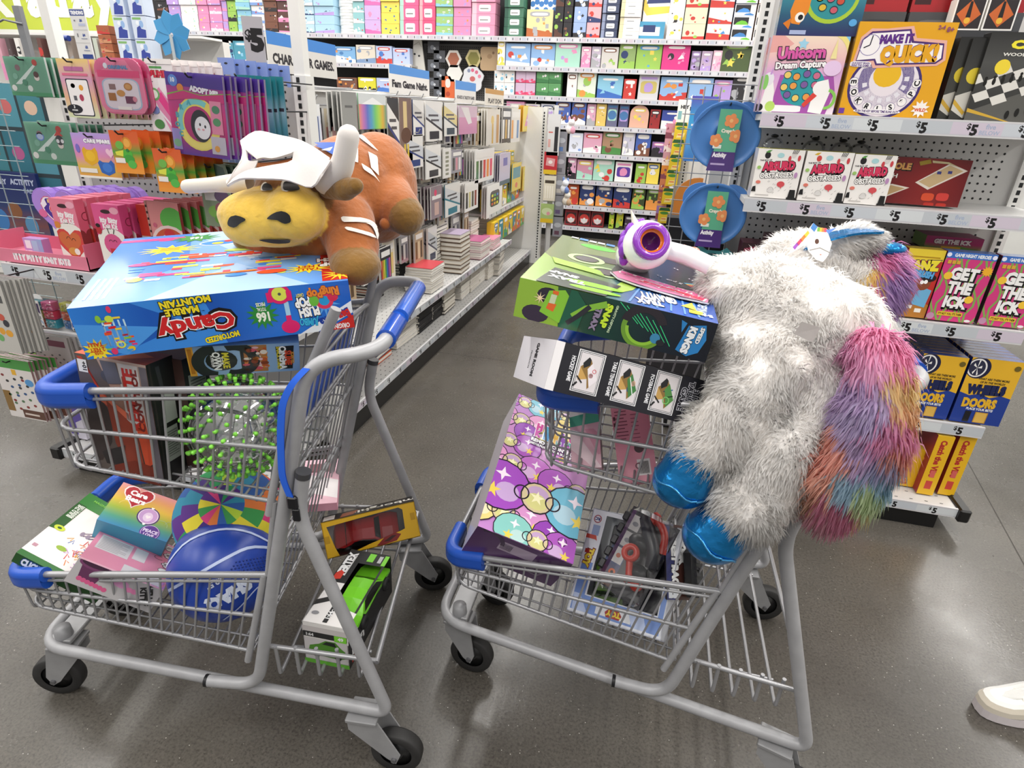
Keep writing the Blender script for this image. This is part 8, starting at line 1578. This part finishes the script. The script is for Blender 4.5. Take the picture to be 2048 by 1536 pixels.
wall_row(2,((988,1029,141,'black and white cow pack',[WHT2,BLK,AQUA],'4'),(1031,1071,141,'mauve pack with pink disc',['#cdb4cc','#d8466e',PINK],'4w'),(1072,1122,140,'green camp pack',['#5f9a62','#3f7a4a',WHT2],'4'),(1133,1153,146,'white cactus box',[WHT2,GRY,BRN]),(1154,1191,142,'white and green shapes box',['#dfe6d8',LIME,ORA,GRY]),(1193,1244,151,'aqua boat box',[AQUA,'#3f6ab8',WHT2]),(1245,1270,158,'red and white swirl box',[RED,WHT2]),(1275,1316,150,'pearl grey globe box',['#cfcdd0','#c9b86a',LIL],'w'),(1318,1373,154,'blue and orange castle box',['#8fb4e0',ORA,WHT2,RED]),(1374,1423,156,'third castle puzzle box',['#8fb4e0',ORA,WHT2,RED]),(1424,1460,160,'purple green box',[LIL,LIME,PINK]),(1462,1500,150,'grey black carton',[BLK,GRY])))
wall_row(3,((1012,1048,203,'pink bunny box',[PINK,WHT2]),(1050,1078,208,'white and navy plush pack',[WHT2,NAVY,LIL]),(1080,1108,208,'second navy plush pack',['#dcdce8',NAVY,LIL]),(1110,1140,202,'blue and white microphone box',['#4a64b0',WHT2,BRN]),(1142,1171,203,'second microphone box',['#4a64b0',WHT2,BRN]),(1172,1190,208,'pink mirror box',['#dfa9c4',GRY,WHT2]),(1191,1211,208,'yellow star lamp box',['#e2c26a',BRN,WHT2]),(1212,1234,207,'mint and grey speaker box',['#6a6a86',MINT,'#4a7ab0'],'w'),(1236,1256,209,'lilac speaker box',['#5f5a80',LIL,'#4a7ab0'],'w'),(1258,1296,210,'peach arched clock pack',['#e2b09a',YEL2,GRY],'r'),(1297,1318,219,'dark red headphone box',['#9a2f30',BLK]),(1320,1369,221,'blue and pink bead set box',['#3f4fa0',PINK,WHT2])))
wall_row(4,((1137,1164,266,'white and blue cable box',['#d8dcea','#7f9ad0',GRY]),(1165,1202,266,'pink burger maker box',['#dca4bc',RED,WHT2]),(1203,1242,263,'brown and green reptile box',['#a9866a','#4f8a4a',BRN]),(1244,1268,262,'pearl microphone pack',['#c9c6d8',GRY,WHT2]),(1269,1299,266,'blue karaoke box',['#4a64b0',WHT2,BRN]),(1300,1328,284,'purple black creature box',['#8f6aa0',BLK,PINK])))
wall_row(5,((1134,1151,316,'pink frame box',['#d8a4c0',BLK]),(1152,1184,320,'rose rainbow craft box',['#c98fa4',MINT,PINK,YEL2]),(1185,1226,318,'teal and white vehicle box',[MINT,WHT2,RED,YEL2]),(1228,1262,324,'white box with purple script',[WHT2,'#5a3a9a',PINK],'w'),(1268,1290,328,'green blossom box',[LIME,RED,BRN]),(1291,1316,327,'yellow candy bag box',[YEL2,WHT2,'#3f6ab0']),(1318,1336,335,'grey green bag',[GRY,LIME])))
wall_row(6,((1134,1156,369,'orange monster box',['#b9552f',RED,ORA]),(1158,1188,368,'navy car tin',[NAVY,ORA,WHT2,GRY]),(1190,1223,370,'second navy car tin',[NAVY,ORA,WHT2,GRY]),(1225,1260,373,'third navy car tin',[NAVY,RED,WHT2,GRY]),(1262,1288,375,'dark green garden box',['#3f4a2f',LIME,ORA]),(1290,1318,376,'second dark green garden box',['#3f4a2f',LIME,ORA])))
wall_row(7,((1128,1153,419,'black and red ball box',['#8a2a30',BLK],'b'),(1154,1179,420,'second red ball box',['#8a2a30',BLK],'b'),(1180,1206,421,'third red ball box',['#8a2a30',BLK],'b'),(1216,1226,420,'lime and yellow slim box',['#a9c23a',BLK,YEL2]),(1230,1244,421,'yellow and lime slim box',['#c9c83a',BLK,LIME]),(1246,1262,432,'dark violet pack',['#4a3a4a',GRY]),(1264,1290,432,'dark grey pack',['#4f4a52',LIL,GRY]),(1292,1318,434,'black lilac pack',['#3f3a44',LIL])))
wall_row(1,((376,423,80,'purple and cream game box',['#8a78b0',WHT2,ORA]),(424,447,97,'dark green moon book',['#4a5230','#a9a24a',BLK]),(448,470,85,'teal brick set box',['#5aa0b8',AQUA,NAVY]),(471,504,82,'second teal brick set box',['#4f98b0',AQUA,WHT2]),(640,665,95,'navy and blue case',[NAVY,AQUA]),(666,712,93,'ocean adventure toy box',['#7fb0dc',ORA,WHT2,'#4f80b8']),(714,752,90,'cream dinosaur box',['#d9cfc0',GRY,'#7a93b8']),(753,785,92,'blue and red game box',['#b9c6e6','#4a78c4',RED]),(786,820,96,'second blue and red game box',['#b9c6e6','#4a78c4',RED])),z=1.80,where='second left wall shelf')
wall_row(2,((676,716,155,'dark brown jewel box',[BRN,BLK,ORA]),(718,753,155,'yellow and black science box',['#d8d03a',BLK,WHT2]),(754,786,156,'blue red sweets box',['#b9c6e6','#4a78c4',RED])),z=1.50,where='third left wall shelf')
def wallhang(px,py,w,h,outline,col,name,label,ops=()):
    c=at(px,py,y=7.45);mb=pack_mb(w,h,outline,list(ops),col,col,CARD,.02);o=mb.build(name);o.matrix_world=Matrix.Translation(c);tag(o,label,'craft item')
HEX=[(math.cos(R(60*k)),math.sin(R(60*k)))for k in range(6)]
for px,py,c1,c2,nm in((908,118,'#e9e2dc','#b06a50','white edged hexagon board with a brown picture'),(948,117,'#cfc28a','#8a8440','tan hexagon board with a green picture'),(910,147,'#eceae6','#eceae6','plain white hexagon board')):wallhang(px,py,.20,.20,HEX,c1,'hexagon_board',nm+' on wall',[('e',.5,.5,.36,.36,c2,6)])
wallhang(980,118,.22,.24,rnd_out(.3),'#c0a27e','wooden_board','rounded tan wooden board hanging on grey pegboard',[('e',.5,.6,.12,.1,'#a98a66'),('e',.7,.75,.06,.06,'#8a6a4a')])
wallhang(946,158,.30,.28,WAVY,'#dfe0e6','paint_palette','white wavy paint palette with pink dots on wall',[('e',.35,.8,.07,.07,'#8a93b0'),('e',.5,.82,.07,.07,'#d86a8a'),('e',.66,.75,.07,.07,'#d86a8a'),('e',.78,.6,.07,.07,'#e08aa0'),('e',.5,.5,.12,.1,'#c96a6a'),('e',.3,.3,.16,.1,'#b9c8e0')])
wallhang(897,178,.16,.27,RECT,'#dc6a3a','orange_card','orange hanging card above the small blue sign',[rr(.3,.55,.4,.35,'#e9e2dc',.4),('e',.5,.3,.1,.1,'#b5452a')])
wallhang(836,112,.22,.36,[(-.7,-1),(.9,-1),(.5,.9),(0,1),(-.4,.9)],'#e2ded6','white_mask','cream paper mask stack hanging on the wall',[('e',.35,.55,.04,.03,'#3a3a3a'),('e',.6,.5,.04,.03,'#3a3a3a'),('l',[(.3,.8),(.6,.9),(.75,.75)],.02,'#b9b2a4')])
for k in range(6):wallhang(868+12*(k%2),95+18*k,.14,.12,RECT,'#55575e','clear_pack','grey clear craft pack, %s from the top beside the mask'%('first','second','third','fourth','fifth','sixth')[k],[('e',.4,.5,.2,.2,'#8a8f9a'),('e',.6,.4,.12,.12,'#c9ccd2')])
# ---- the farther rack behind the left end bay
FRk=empty('shelving_run','far white shelving run with hanging packs behind the left end bay','shelving',pose(-4.6,3.6,0))
mb=MB();a=at(0,70,y=3.6);mb.box(-6.2,-2.75,3.6,3.66,0,a.z,'#dcdad6',SHELF);mb.box(-6.2,-2.75,3.42,3.68,a.z-.012,a.z,'#efedea',SHELF);o=mb.build('back_panel',FRk);o.matrix_parent_inverse=FRk.matrix_world.inverted()
for k,(x0,x1,y1_,d_,pal)in enumerate(((-12,8,160,'pink far pack',['#dba4b4',PINK]),(9,26,150,'grey dark far pack',['#5a4a4c',GRY]),(27,52,140,'white dotted far pack',['#ece8e4',BLK]),(72,94,140,'brown stack pack',['#6a4a44',RED,LIME]),(95,106,140,'lilac white far pack',['#c9b9d8',WHT2]),(107,130,142,'white and sky far pack',['#e6e2da',AQUA]),(131,142,130,'taupe far pack',['#a99a90',GRY]),(184,196,145,'pale green far pack',['#c9d2c4',AQUA]),(197,208,145,'salmon far pack',['#e08a96',PINK]))):
    p=at(x0,76,y=3.40);q=at(x1,y1_,y=3.40);shop_box('hanging_pack',d_+' hanging behind the left end bay','pack',p.x,max(q.x,p.x+.03),3.40,.05,q.z,p.z,pal[0],gen(k,pal[0],pal,False,5))
p=at(107,70,y=3.36);mb=MB();mb.tube([(p.x,3.36,p.z-.012),(p.x+.11,3.36,p.z-.016)],.016,'#243a8a',PLAS,12);tag(mb.build('blue_roll'),'small dark blue roll above the white and sky pack','roll')
for j in range(5):
    for i in range(2):
        b_=at(242+36*i,124,y=3.3);w=.10;shop_box('rabbit_box','blue and white box, %s row %s column behind the pinwheel'%(NTH[j],('left','right')[i]),'box',b_.x+.003,b_.x+w,3.3,.08,b_.z+.118*j,b_.z+.118*(j+1)-.004,'#c9d4e6',[('r',0,0,1,1,'#cfd8e8'),('p',[(.2,.05),(.85,.05),(.9,.4),(.6,.45),(.55,.6),(.3,.5)],'#36469a'),('e',.65,.65,.12,.16,'#8fb0dc'),('r',.08,.84,.6,.1,'#7fae6a'),('e',.4,.7,.1,.1,'#e6ebf2')],'blue and white boxes')
for j in range(4):
    b_=at(207,122,y=3.32);shop_box('tan_box','red brown box, %s from the bottom left of blue boxes'%NTH[j],'box',b_.x,b_.x+.088,3.32,.07,b_.z+.047*j,b_.z+.047*(j+1)-.003,'#a8603f',gen(j,'#a8603f',['#c98f6a',RED,BRN],False,4),'red brown boxes')
mb=MB();a=at(205,124,y=3.34);b_=at(318,124,y=3.34);mb.box(a.x-.03,b_.x+.03,3.28,3.45,a.z-.03,a.z-.004,'#dcdad6',SHELF);o=mb.build('ledge',FRk);o.matrix_parent_inverse=FRk.matrix_world.inverted()
# ================================================================ goods along the aisle
def T_X():return Matrix.Rotation(R(90),4,'Z')@Matrix.Rotation(R(90),4,'X')
def aisle_hook(desc,px0,px1,pyt,pyb,ops,col,edge,n=4,xf=-1.30,dx=.02,out=RECT,film=False,th=.006):
    a=at(px0,(pyt+pyb)/2,x=xf);b=at(px1,(pyt+pyb)/2,x=xf);c=at((px0+px1)/2,pyt,x=xf);d=at((px0+px1)/2,pyb,x=xf);w,h=b.y-a.y,c.z-d.z
    mb=MB();mb.prism([(x*w/2,y*h/2)for x,y in out],-th,0,col,GLOSS,T_X(),edge);art(mb,(.0001,-w/2,-h/2),(0,w,0),(0,0,h),ops,GLOSS)
    if film:mb.add([(.008,-w/2,-h/2),(.008,w/2,-h/2),(.006,w/2,h/2),(.006,-w/2,h/2)],[(0,1,2,3)],'#fff',FILM)
    o=mb.build('art_pack');o.matrix_world=Matrix.Translation((xf,(a.y+b.y)/2,(c.z+d.z)/2));g=desc+' packs';tag(o,'front '+desc+' on the aisle pegs','art pack',g)
    for k in range(1,n):dup(o,Matrix.Translation((xf-dx*k,(a.y+b.y)/2+.004*((k*5)%3),(c.z+d.z)/2-.003*(k%2))),ORD[k]+' '+desc+' on its aisle peg',g)
    mb=MB();y_=(a.y+b.y)/2;mb.tube([(-1.66,y_,c.z+.012),(xf+.02,y_,c.z+.012),(xf+.03,y_,c.z+.03)],.003,'#b9b9bb',WIRE,6);q=mb.build('peg_hook',AG);q.matrix_parent_inverse=AG.matrix_world.inverted()
def diag(c1,c2,c3='#e6e3df'):return[('r',0,0,1,1,c1),('p',[(0,.62),(1,.3),(1,.62),(0,.92)],c3),('p',[(0,.55),(1,.23),(1,.29),(0,.61)],c2),('r',.15,.62,.6,.05,'#4a4a50'),('r',.3,.5,.5,.05,'#4a4a50'),('r',.2,.05,.6,.2,c2)]
rainb=[('g',0,0,1,.7,['#e08a6a','#b86ab0','#5a6ac0','#4a9ac0','#6ac06a','#a8d04a','#d8a83a','#5a9a7a'],0),('r',0,.7,1,.3,'#d2d6d6'),('p',[(.1,.7),(.5,.9),(.9,.7)],'#efefef')]
pens=lambda b,cs:[('r',0,0,1,1,b)]+[('r',.06+.88*i/len(cs),.12,.6/len(cs),.55,c)for i,c in enumerate(cs)]+[('r',.1,.75,.8,.16,'#e6e3df')]
CP=['#c8463a','#e2a23a','#e2dc4a','#5aae5a','#3f7ac0','#7a4aa0','#d86aa0']
for h in(('yellow floral paper pack',545,588,204,282,[('r',0,0,1,1,'#d9b56a'),('r',0,.72,1,.28,'#e2e0dc'),('e',.4,.4,.1,.08,'#efe6d8'),('e',.6,.2,.1,.08,'#b98a3a')],'#d9b56a','#e6dfd0',6),('blue striped paper pack',606,642,208,290,[('r',0,0,1,1,'#d2d6e2'),('r',0,.72,1,.28,'#e2e2e2')]+[('r',.08+.18*i,0,.07,.7,'#4a5a8a')for i in range(5)],'#cfd4e2','#8a93b0',6),('grey notebook',684,714,184,262,[('r',0,0,1,1,'#8f8f8c'),('r',.2,.6,.5,.06,'#5a5a5a')],'#8f8f8c','#c9c7c2',4),('rainbow paper pack',718,772,188,258,rainb,'#d9d9d6','#9ac0a0',5),('black and white diagonal box',776,798,196,320,diag('#26262c','#2a3a7a'),'#2a2a30','#d9d6d2',3),('brown and gold pen pack',800,824,196,330,[('r',0,0,1,1,'#7a625a'),('r',.3,.5,.3,.45,'#d8c08a'),('e',.5,.45,.2,.12,'#5a3a2c'),('r',.3,.02,.14,.3,'#d8b83a'),('r',.56,.02,.14,.3,'#d8b83a')],'#6f5a54','#c9c0b8',3),('navy edged white box',826,848,200,272,diag('#e6e3df','#2a3a7a','#cfccc8'),'#dcd9d5','#2a3a6a',4),('white marker box',852,884,202,282,diag('#e4e1dd','#2c2c32','#cfd2d6'),'#e0ddd8','#efece8',4),('white pastel box',888,914,206,272,diag('#e0ded8','#3a4a52','#d8c88a'),'#e0ddd8','#3a3a40',3),('pink clear brush pack',918,954,212,268,[('r',0,0,1,1,'#c9b0c0'),('r',0,0,1,.6,'#c98aaa'),('p',[(.1,.95),(.5,.95),(.7,.4),(.5,.35)],'#dcd8d6')],'#c9b4c0','#d8d2d4',4),('gold brush pack',974,1000,218,290,[('r',0,0,1,1,'#d3cec4'),('e',.4,.7,.16,.12,'#d2b25a'),('r',.36,.05,.12,.55,'#c9a24a'),('r',.7,.05,.2,.8,'#b98a4a')],'#d3cec4','#e2dfd8',4),('black pen pack',1004,1022,216,285,pens('#3a3634',['#e6e2dc','#c9a25a','#e6e2dc']),'#3a3634','#d2cec8',3),('white pen pack',1022,1040,218,284,pens('#dcd8d2',['#e0963a','#e6e2dc','#4a7ab0']),'#d9d5cf','#5a564f',3),('yellow and pink crayon pack',1046,1080,212,262,[('r',0,0,1,1,'#e2c83a'),('p',[(.1,.2),(.9,.3),(.7,.95),(.3,.95)],'#d88ab0'),('r',.2,.4,.5,.08,'#efe6ea')],'#e2c23a','#e8a03a',3),
          ('lower navy edged white box',814,846,270,336,diag('#e2dfdb','#2a3f7a','#c9ccd2'),'#dcd9d5','#3a4a7a',3),('tall white diagonal box',852,882,290,356,diag('#e4e1dd','#2c2c32','#cfd2d6'),'#e0ddd8','#efece8',4),('white green striped box',886,902,296,356,[('r',0,0,1,1,'#dfdcd8')]+[('r',.3,.1+.14*i,.4,.08,'#8a8a7a')for i in range(6)],'#dcd9d4','#c9c6c0',3),('clear marker case',904,924,300,345,pens('#8f8c96',['#3a3a42','#c98a9a','#d8d4d8']),'#8a8790','#d8d5da',4),('white acrylic paint box',950,988,298,362,pens('#e6e3e0',['#2f6a3a','#2a2a30','#c8303a','#e0863a','#d8466a']),'#e6e3e0','#eceae6',6),('lavender pencil pack',1000,1020,306,368,[('r',0,0,1,1,'#c2bcd2'),('r',.3,.6,.4,.25,'#6a6ab0'),('r',0,0,1,.14,'#3a5a6a')],'#c2bcd0','#dcd9e2',4),('yellow and teal crayon box',1024,1042,326,380,[('r',0,0,1,1,'#e0c23a'),('r',.1,.45,.8,.4,'#3f8a9a'),('e',.5,.2,.2,.1,'#d8623a')],'#e0c23a','#3f8a9a',3),('yellow marker box',1046,1070,330,376,[('r',0,0,1,1,'#e6d04a'),('r',.2,.3,.6,.4,'#e9e6e0'),('r',.3,.7,.4,.2,'#4a9a8a')],'#e6d04a','#d8a83a',3),
          ('white box with palette window',862,884,372,436,[('r',0,0,1,1,'#8f7f86'),('r',.1,.6,.8,.12,'#e6e3e0'),('e',.4,.8,.12,.1,'#d8466a'),('r',.3,.1,.4,.4,'#c9a9a0')],'#8a7f84','#d8d5d2',4),('blue corner sketch box',890,920,366,430,diag('#dcdad6','#3a7a8a','#c9ccd0'),'#d9d6d2','#3a6a7a',4),('white paint set box',930,956,364,420,pens('#e9e6e3',['#2a2a2a','#c9c28a','#4a4a3a','#8a3a30']),'#e9e6e3','#d5d2ce',3),('white box with dark palette',974,1004,368,430,[('r',0,0,1,1,'#eceae8'),rr(.2,.3,.6,.5,'#2a2a34',.2)]+[('r',.28+.16*i,.35+.13*j,.11,.08,CP[(i+j)%7])for i in range(3)for j in range(3)],'#eceae8','#d8d5d1',3)):aisle_hook(*h)
# fuller pegs behind those packs: dull paper, pen and brush packs, row by row
KD=(('white paper pack','#d6d3ce',diag('#d9d6d1','#3a3f58','#b9bcc2')),('grey pen pack','#8f8c90',pens('#8a878c',['#2c2c30','#c9c6c0','#5a5a62'])),('black marker pack','#2f2e32',pens('#333236',CP)),('kraft brush pack','#b09a7c',pens('#b39c7e',['#7a5a3a','#d8c9a4','#5a4430'])),('cream chalk pack','#d9d0bc',pens('#dcd3c0',['#c98a8a','#8fa9c0','#d8c27a'])))
for ri,zt in enumerate((1.335,1.10,.90,.70)):
    for k in range(15):
        y0=2.12+.165*k
        if zt<.8 and y0>4.3:continue
        ds,c_,f_=KD[(k*7+ri*3)%5];w,h=.10+.025*(k%3),.15+.03*((k+ri)%3)
        mb=MB();mb.prism([(x*w/2,y*h/2)for x,y in RECT],-.012,0,c_,GLOSS,T_X(),'#c9c6c2');art(mb,(.0001,-w/2,-h/2),(0,w,0),(0,0,h),f_,GLOSS)
        o=mb.build('art_pack');o.matrix_world=Matrix.Translation((-1.40+.02*((k*5+ri)%4),y0,zt-h/2));g='packs on the deeper aisle pegs';lb=ds+', %s from near end, deeper peg row '+('one','two','three','four')[ri];nn=NTH[k].replace('bottom','first')
        tag(o,lb%nn,'art pack',g)
        for j in(1,2):dup(o,Matrix.Translation((-.028*j,.003*j,-.002))@o.matrix_world,(lb%nn)+(', behind' if j==1 else ', rearmost'),g)
        mb=MB();mb.tube([(-1.66,y0,zt+.01),(-1.36,y0,zt+.01)],.003,'#8a8a8c',WIRE,6);q=mb.build('peg_hook',AG);q.matrix_parent_inverse=AG.matrix_world.inverted()
# small yellow and blue crayon boxes standing on the two far shelves
for si,(z,xf)in enumerate(((.86,-1.40),(.62,-1.34),(.375,-1.28))):
    for k in range(7):
        y0=4.62+.155*k;mb=carton((.06,.13,.17),'#e0c032',[('R',gen(si*9+k,['#e6c83a','#3f8a9a','#e2b02f'][k%3],['#e0623a','#5aae5a','#efe9da','#3f6ab0','#3f8a9a'],True,5))]);o=mb.build('crayon_box');o.matrix_world=Matrix.Translation((xf-.03,y0+.065,z+.086));tag(o,'yellow and teal crayon box, %s along the %s far aisle shelf'%(('first','second','third','fourth','fifth','sixth','seventh')[k],('upper','middle','lower')[si]),'crayon box','crayon boxes on far aisle shelves')
# ---- stacks of books on the two long shelves
def books(px,py,z,n,w,d,th,cols,desc,top=None,spiral=False,lean=0,yaw=0):
    p=at(px,py,z=z);rd=random.Random(int(px));PR={}
    for j in range(n):
        c_=cols[j%len(cols)]
        if c_ not in PR or(j==n-1 and top):
            mb=MB();h=th*.92;cov=top if(j==n-1 and top)else c_
            mb.box(-d/2,d/2,-w/2,w/2,0,h*.14,c_,CARD);mb.box(-d/2,d/2,-w/2,w/2,h*.86,h,cov,CARD);mb.box(-d/2+.003,d/2-.002,-w/2+.003,w/2-.003,h*.14,h*.86,'#dfdad0',PLAIN);mb.box(-d/2-.001,-d/2+.003,-w/2,w/2,0,h,c_,CARD)
            if spiral:
                for q in range(int(w/.012)):mb.box(d/2-.008,d/2+.003,-w/2+.006+.012*q,-w/2+.010+.012*q,-.001,h+.001,'#2a2a2c',PLAS)
            o=mb.build('book');PR[c_]=o;first=True
        else:o=PR[c_].copy();COL.objects.link(o)
        o.matrix_world=Matrix.Translation((p.x-d/2-.015+lean*j+rd.uniform(-.004,.004),p.y+w/2+rd.uniform(-.004,.004),z+.0005+th*j))@Matrix.Rotation(R(yaw+rd.uniform(-2,2)),4,'Z')
        tag(o,'%s, %s from the bottom of its stack'%(desc,NTH[j]),'book',desc+' stack')
U,Lo=.378,.138
books(742,610,U,6,.20,.15,.016,['#26262a','#c9653a','#2a2a2e'],'black spiral journal nearest the handle',None,True)
books(802,560,U,15,.24,.17,.0175,['#2b2b2c','#3a3a36','#8a8f86'],'dark notebook in the stack right of the bull','#6f7a78',True)
books(868,588,U,10,.21,.16,.0145,['#e2dfda','#d5d2ce'],'white notebook under the red patterned top','#c8404a')
books(880,548,U,15,.19,.15,.0205,['#26262a','#cfcac2','#3f3f46','#e2ded8'],'black and cream book in the tallest aisle stack')
books(925,548,U,9,.20,.14,.028,['#8a7a68','#5a4638','#b9aa98'],'kraft boxed journal beside the tallest stack','#b0a0b8')
books(966,520,U,8,.24,.15,.016,['#d9a4b4','#efe9e6','#c9bfc0'],'pink and white journal along the upper shelf','#b8628c')
books(985,480,U,9,.22,.14,.018,['#dcd8d4','#cfc9c6'],'cream sketch pad beyond the pink journals',None,False,0,8)
books(1012,470,U,7,.20,.13,.016,['#6f86a4','#8fa0b4','#4f6480'],'blue journal at the far upper shelf')
books(755,735,Lo,3,.20,.16,.024,['#c2562f','#3a4a6a','#c9653a'],'orange journal on the lower shelf by the cart')
books(800,700,Lo,6,.28,.17,.02,['#dad7d2','#e6e3de'],'white sketch book lying low beside the orange journals')
books(842,668,Lo,8,.22,.17,.018,['#2b2b2e','#dad6d0','#3a3a3d'],'black spiral book on the lower shelf',None,True)
books(893,630,Lo,7,.22,.16,.024,['#2c2826','#cfc6b4','#d9d2c4'],'tan edged book on the lower shelf middle')
books(925,600,Lo,10,.26,.16,.014,['#e0ddd8','#d2cec8'],'white pad in the middle lower stack')
books(962,570,Lo,11,.30,.16,.0135,['#dedbd6','#e9e6e1'],'white pad in the far lower stack')
books(996,552,Lo,13,.26,.17,.0145,['#cfcac4','#e6e2dc','#5a564f','#d9d5cf'],'loose grey paper pad at the shelf edge',None,False,.001,6)
books(835,545,U,9,.19,.14,.018,['#2c2c30','#d2cec6'],'dark ring journal behind the tall aisle stack',None,True)
books(945,505,U,12,.20,.14,.019,['#d8d3cb','#b9a890','#e2ded8'],'beige journal behind the kraft boxes')
books(990,500,U,5,.22,.14,.015,['#e9a9bc','#f0e6ea'],'rose pad before the far blue journals','#e58aa8')
books(870,645,Lo,9,.20,.16,.016,['#2a2a2d','#d9d5cf'],'black ringed pad between the low stacks',None,True)
books(945,585,Lo,12,.22,.16,.0135,['#e4e0da','#cfcac2'],'white ruled pad between the lower pads')
books(980,560,Lo,9,.22,.16,.015,['#dcd7cf','#efeae4'],'cream pad near the loose grey paper')
# ---- clip strips at the far ends of the two runs
for px0,py0,px1,py1,y,nm in((1374,240,1330,480,5.735,'right'),(1112,235,1092,470,5.70,'left')):
    a,b=at(px0,py0,y=y),at(px1,py1,y=y);mb=MB();mb.box(a.x-.02,a.x+.02,y-.002,y+.002,0,1.42,'#d0d0d0',PLAS);mb.box(a.x-.03,a.x-.02,y+.0,y+.02,0,1.42,'#b9b9b9',WIRE);mb.box(a.x-.05,a.x+.05,y,y+.1,1.38,1.40,'#b9b9b9',WIRE);tag(mb.build('clip_strip'),'grey hanging strip of small packs at the far %s end'%nm,'display strip')
def strip(px,py,y,w,h,ops,col,name,label,cat,grp=None):
    c=at(px,py,y=y);mb=pack_mb(w,h,RECT,ops,col,col,GLOSS,.03);o=mb.build(name);o.matrix_world=Matrix.Translation(c);tag(o,label,cat,grp);return o
POUCH=[('r',0,0,1,1,'#e0bf2e'),('p',[(0,.8),(1,.8),(.9,1),(.1,1)],'#2f5a34'),('e',.5,.66,.28,.1,'#4f8a3a'),('p',[(.2,.1),(.8,.15),(.9,.4),(.3,.36)],'#efd88a'),('r',.3,.25,.4,.06,'#d8623a')]
pp=None
for k,(px,py)in enumerate(((1361,262),(1355,296),(1350,326),(1344,356),(1336,392),(1328,430),(1322,466))):
    c=at(px,py,y=5.7);lb='yellow crayon pouch, %s from the top of its hanging strip'%NTH[k].replace('bottom','first')
    if pp is None:pp=strip(px,py,5.7,.10,.135,POUCH,'#e0bf2e','crayon_pouch',lb,'crayon pouch','yellow crayon pouches')
    else:dup(pp,Matrix.Translation(c),lb,'yellow crayon pouches')
for k in range(8):
    c_=['#c98a9a','#d29aa6','#c08f9a','#d88a3a','#c97f5a','#b5703a','#9a78b8','#8f6fb0'][k];strip(1342-3.4*k,262+27*k,5.74,.085,.12,gen(k,c_,['#e6d9d4','#8a4a5a','#d8a46a'],False,4),c_,'small_pack','%s small pack down the strip left of yellow pouches'%NTH[k].replace('bottom','first'),'pack','packs left of the pouches')
strip(1108,270,5.66,.11,.34,[('r',0,0,1,1,'#d5d5d6'),('r',.6,.1,.3,.6,'#2f3034'),('r',.1,.55,.35,.03,'#c8605a'),('r',.1,.2,.2,.2,'#d8a9a4')],'#d5d5d6','pen_pack','grey pen pack at the top of the far left strip','pack')
strip(1102,326,5.66,.12,.19,[('r',0,0,1,1,'#c0333c'),('r',0,0,1,.2,'#e2bf2f'),('p',[(.15,.4),(.8,.35),(.85,.7),(.2,.75)],'#dca0a4'),('e',.5,.55,.1,.08,'#f0e6e4')],'#c0333c','crayon_bag','red and yellow bag on the far left strip','pack')
strip(1100,376,5.66,.11,.22,[('r',0,0,1,1,'#e2dccb')]+[('r',.12+.2*k,.1,.1,.5,'#f0ece2')for k in range(4)]+[('r',.1,.7,.8,.12,'#4a4238')],'#e2dccb','marker_pack','cream marker pack on the far left strip','pack')
strip(1095,426,5.66,.12,.17,[('r',0,0,1,1,'#a9c47a'),('r',0,0,1,.22,'#e2bf2f'),('e',.5,.6,.3,.2,'#cfe0b0'),('e',.6,.5,.1,.1,'#e0a0a8')],'#a9c47a','crayon_bag','green and yellow bag low on the far left strip','pack')
for k in range(5):strip(1124-2*k,285+42*k,5.72,.09,.18,[('r',0,0,1,1,'#8f9098'),('e',.5,.6,.2,.12,'#b9bcc4'),('r',.2,.1,.5,.2,['#5a7ab0','#6a6a70','#c9c4c0','#6a5a80','#6a4a5a'][k])],'#85868c','small_pack','%s grey small pack down the far left strip'%NTH[k].replace('bottom','first'),'pack','grey packs on the left strip')
for px,py,c1,c2,lb in((1140,258,'#e8e2e4','#d89ab0','small white and pink plush clipped to far left strip'),(1128,378,'#dfe2ec','#6a86c4','small white and blue plush clipped to far left strip'),(1132,402,'#ece6dc','#c9a98a','small cream plush below the blue one')):
    c=at(px,py,y=5.6);V_,F_,N_,C_=blob([('e',c,(.035,.03,.04),c1),('e',c+Vector((.012,-.01,.05)),(.03,.028,.028),c1),('e',c+Vector((.03,-.02,-.01)),(.022,.02,.03),c2),('e',c+Vector((-.012,0,.085)),(.012,.01,.022),c2),('e',c+Vector((.03,0,.082)),(.012,.01,.02),c2)],.006,3)
    mb=MB();mb.add(V_,F_,None,PLUSH,True,None,C_);tag(mb.build('small_plush'),lb,'plush toy')
p=at(1366,225,y=5.76);strip(1366,228,5.76,.10,.22,[('r',0,0,1,1,'#e9e8e4'),('r',.1,.3,.3,.3,'#7fb0b8'),('t','HEY',.6,.75,.12,'#3a3a3a',0,.06)],'#e9e8e4','white_card_sign','white card sign above the right far strip','sign')
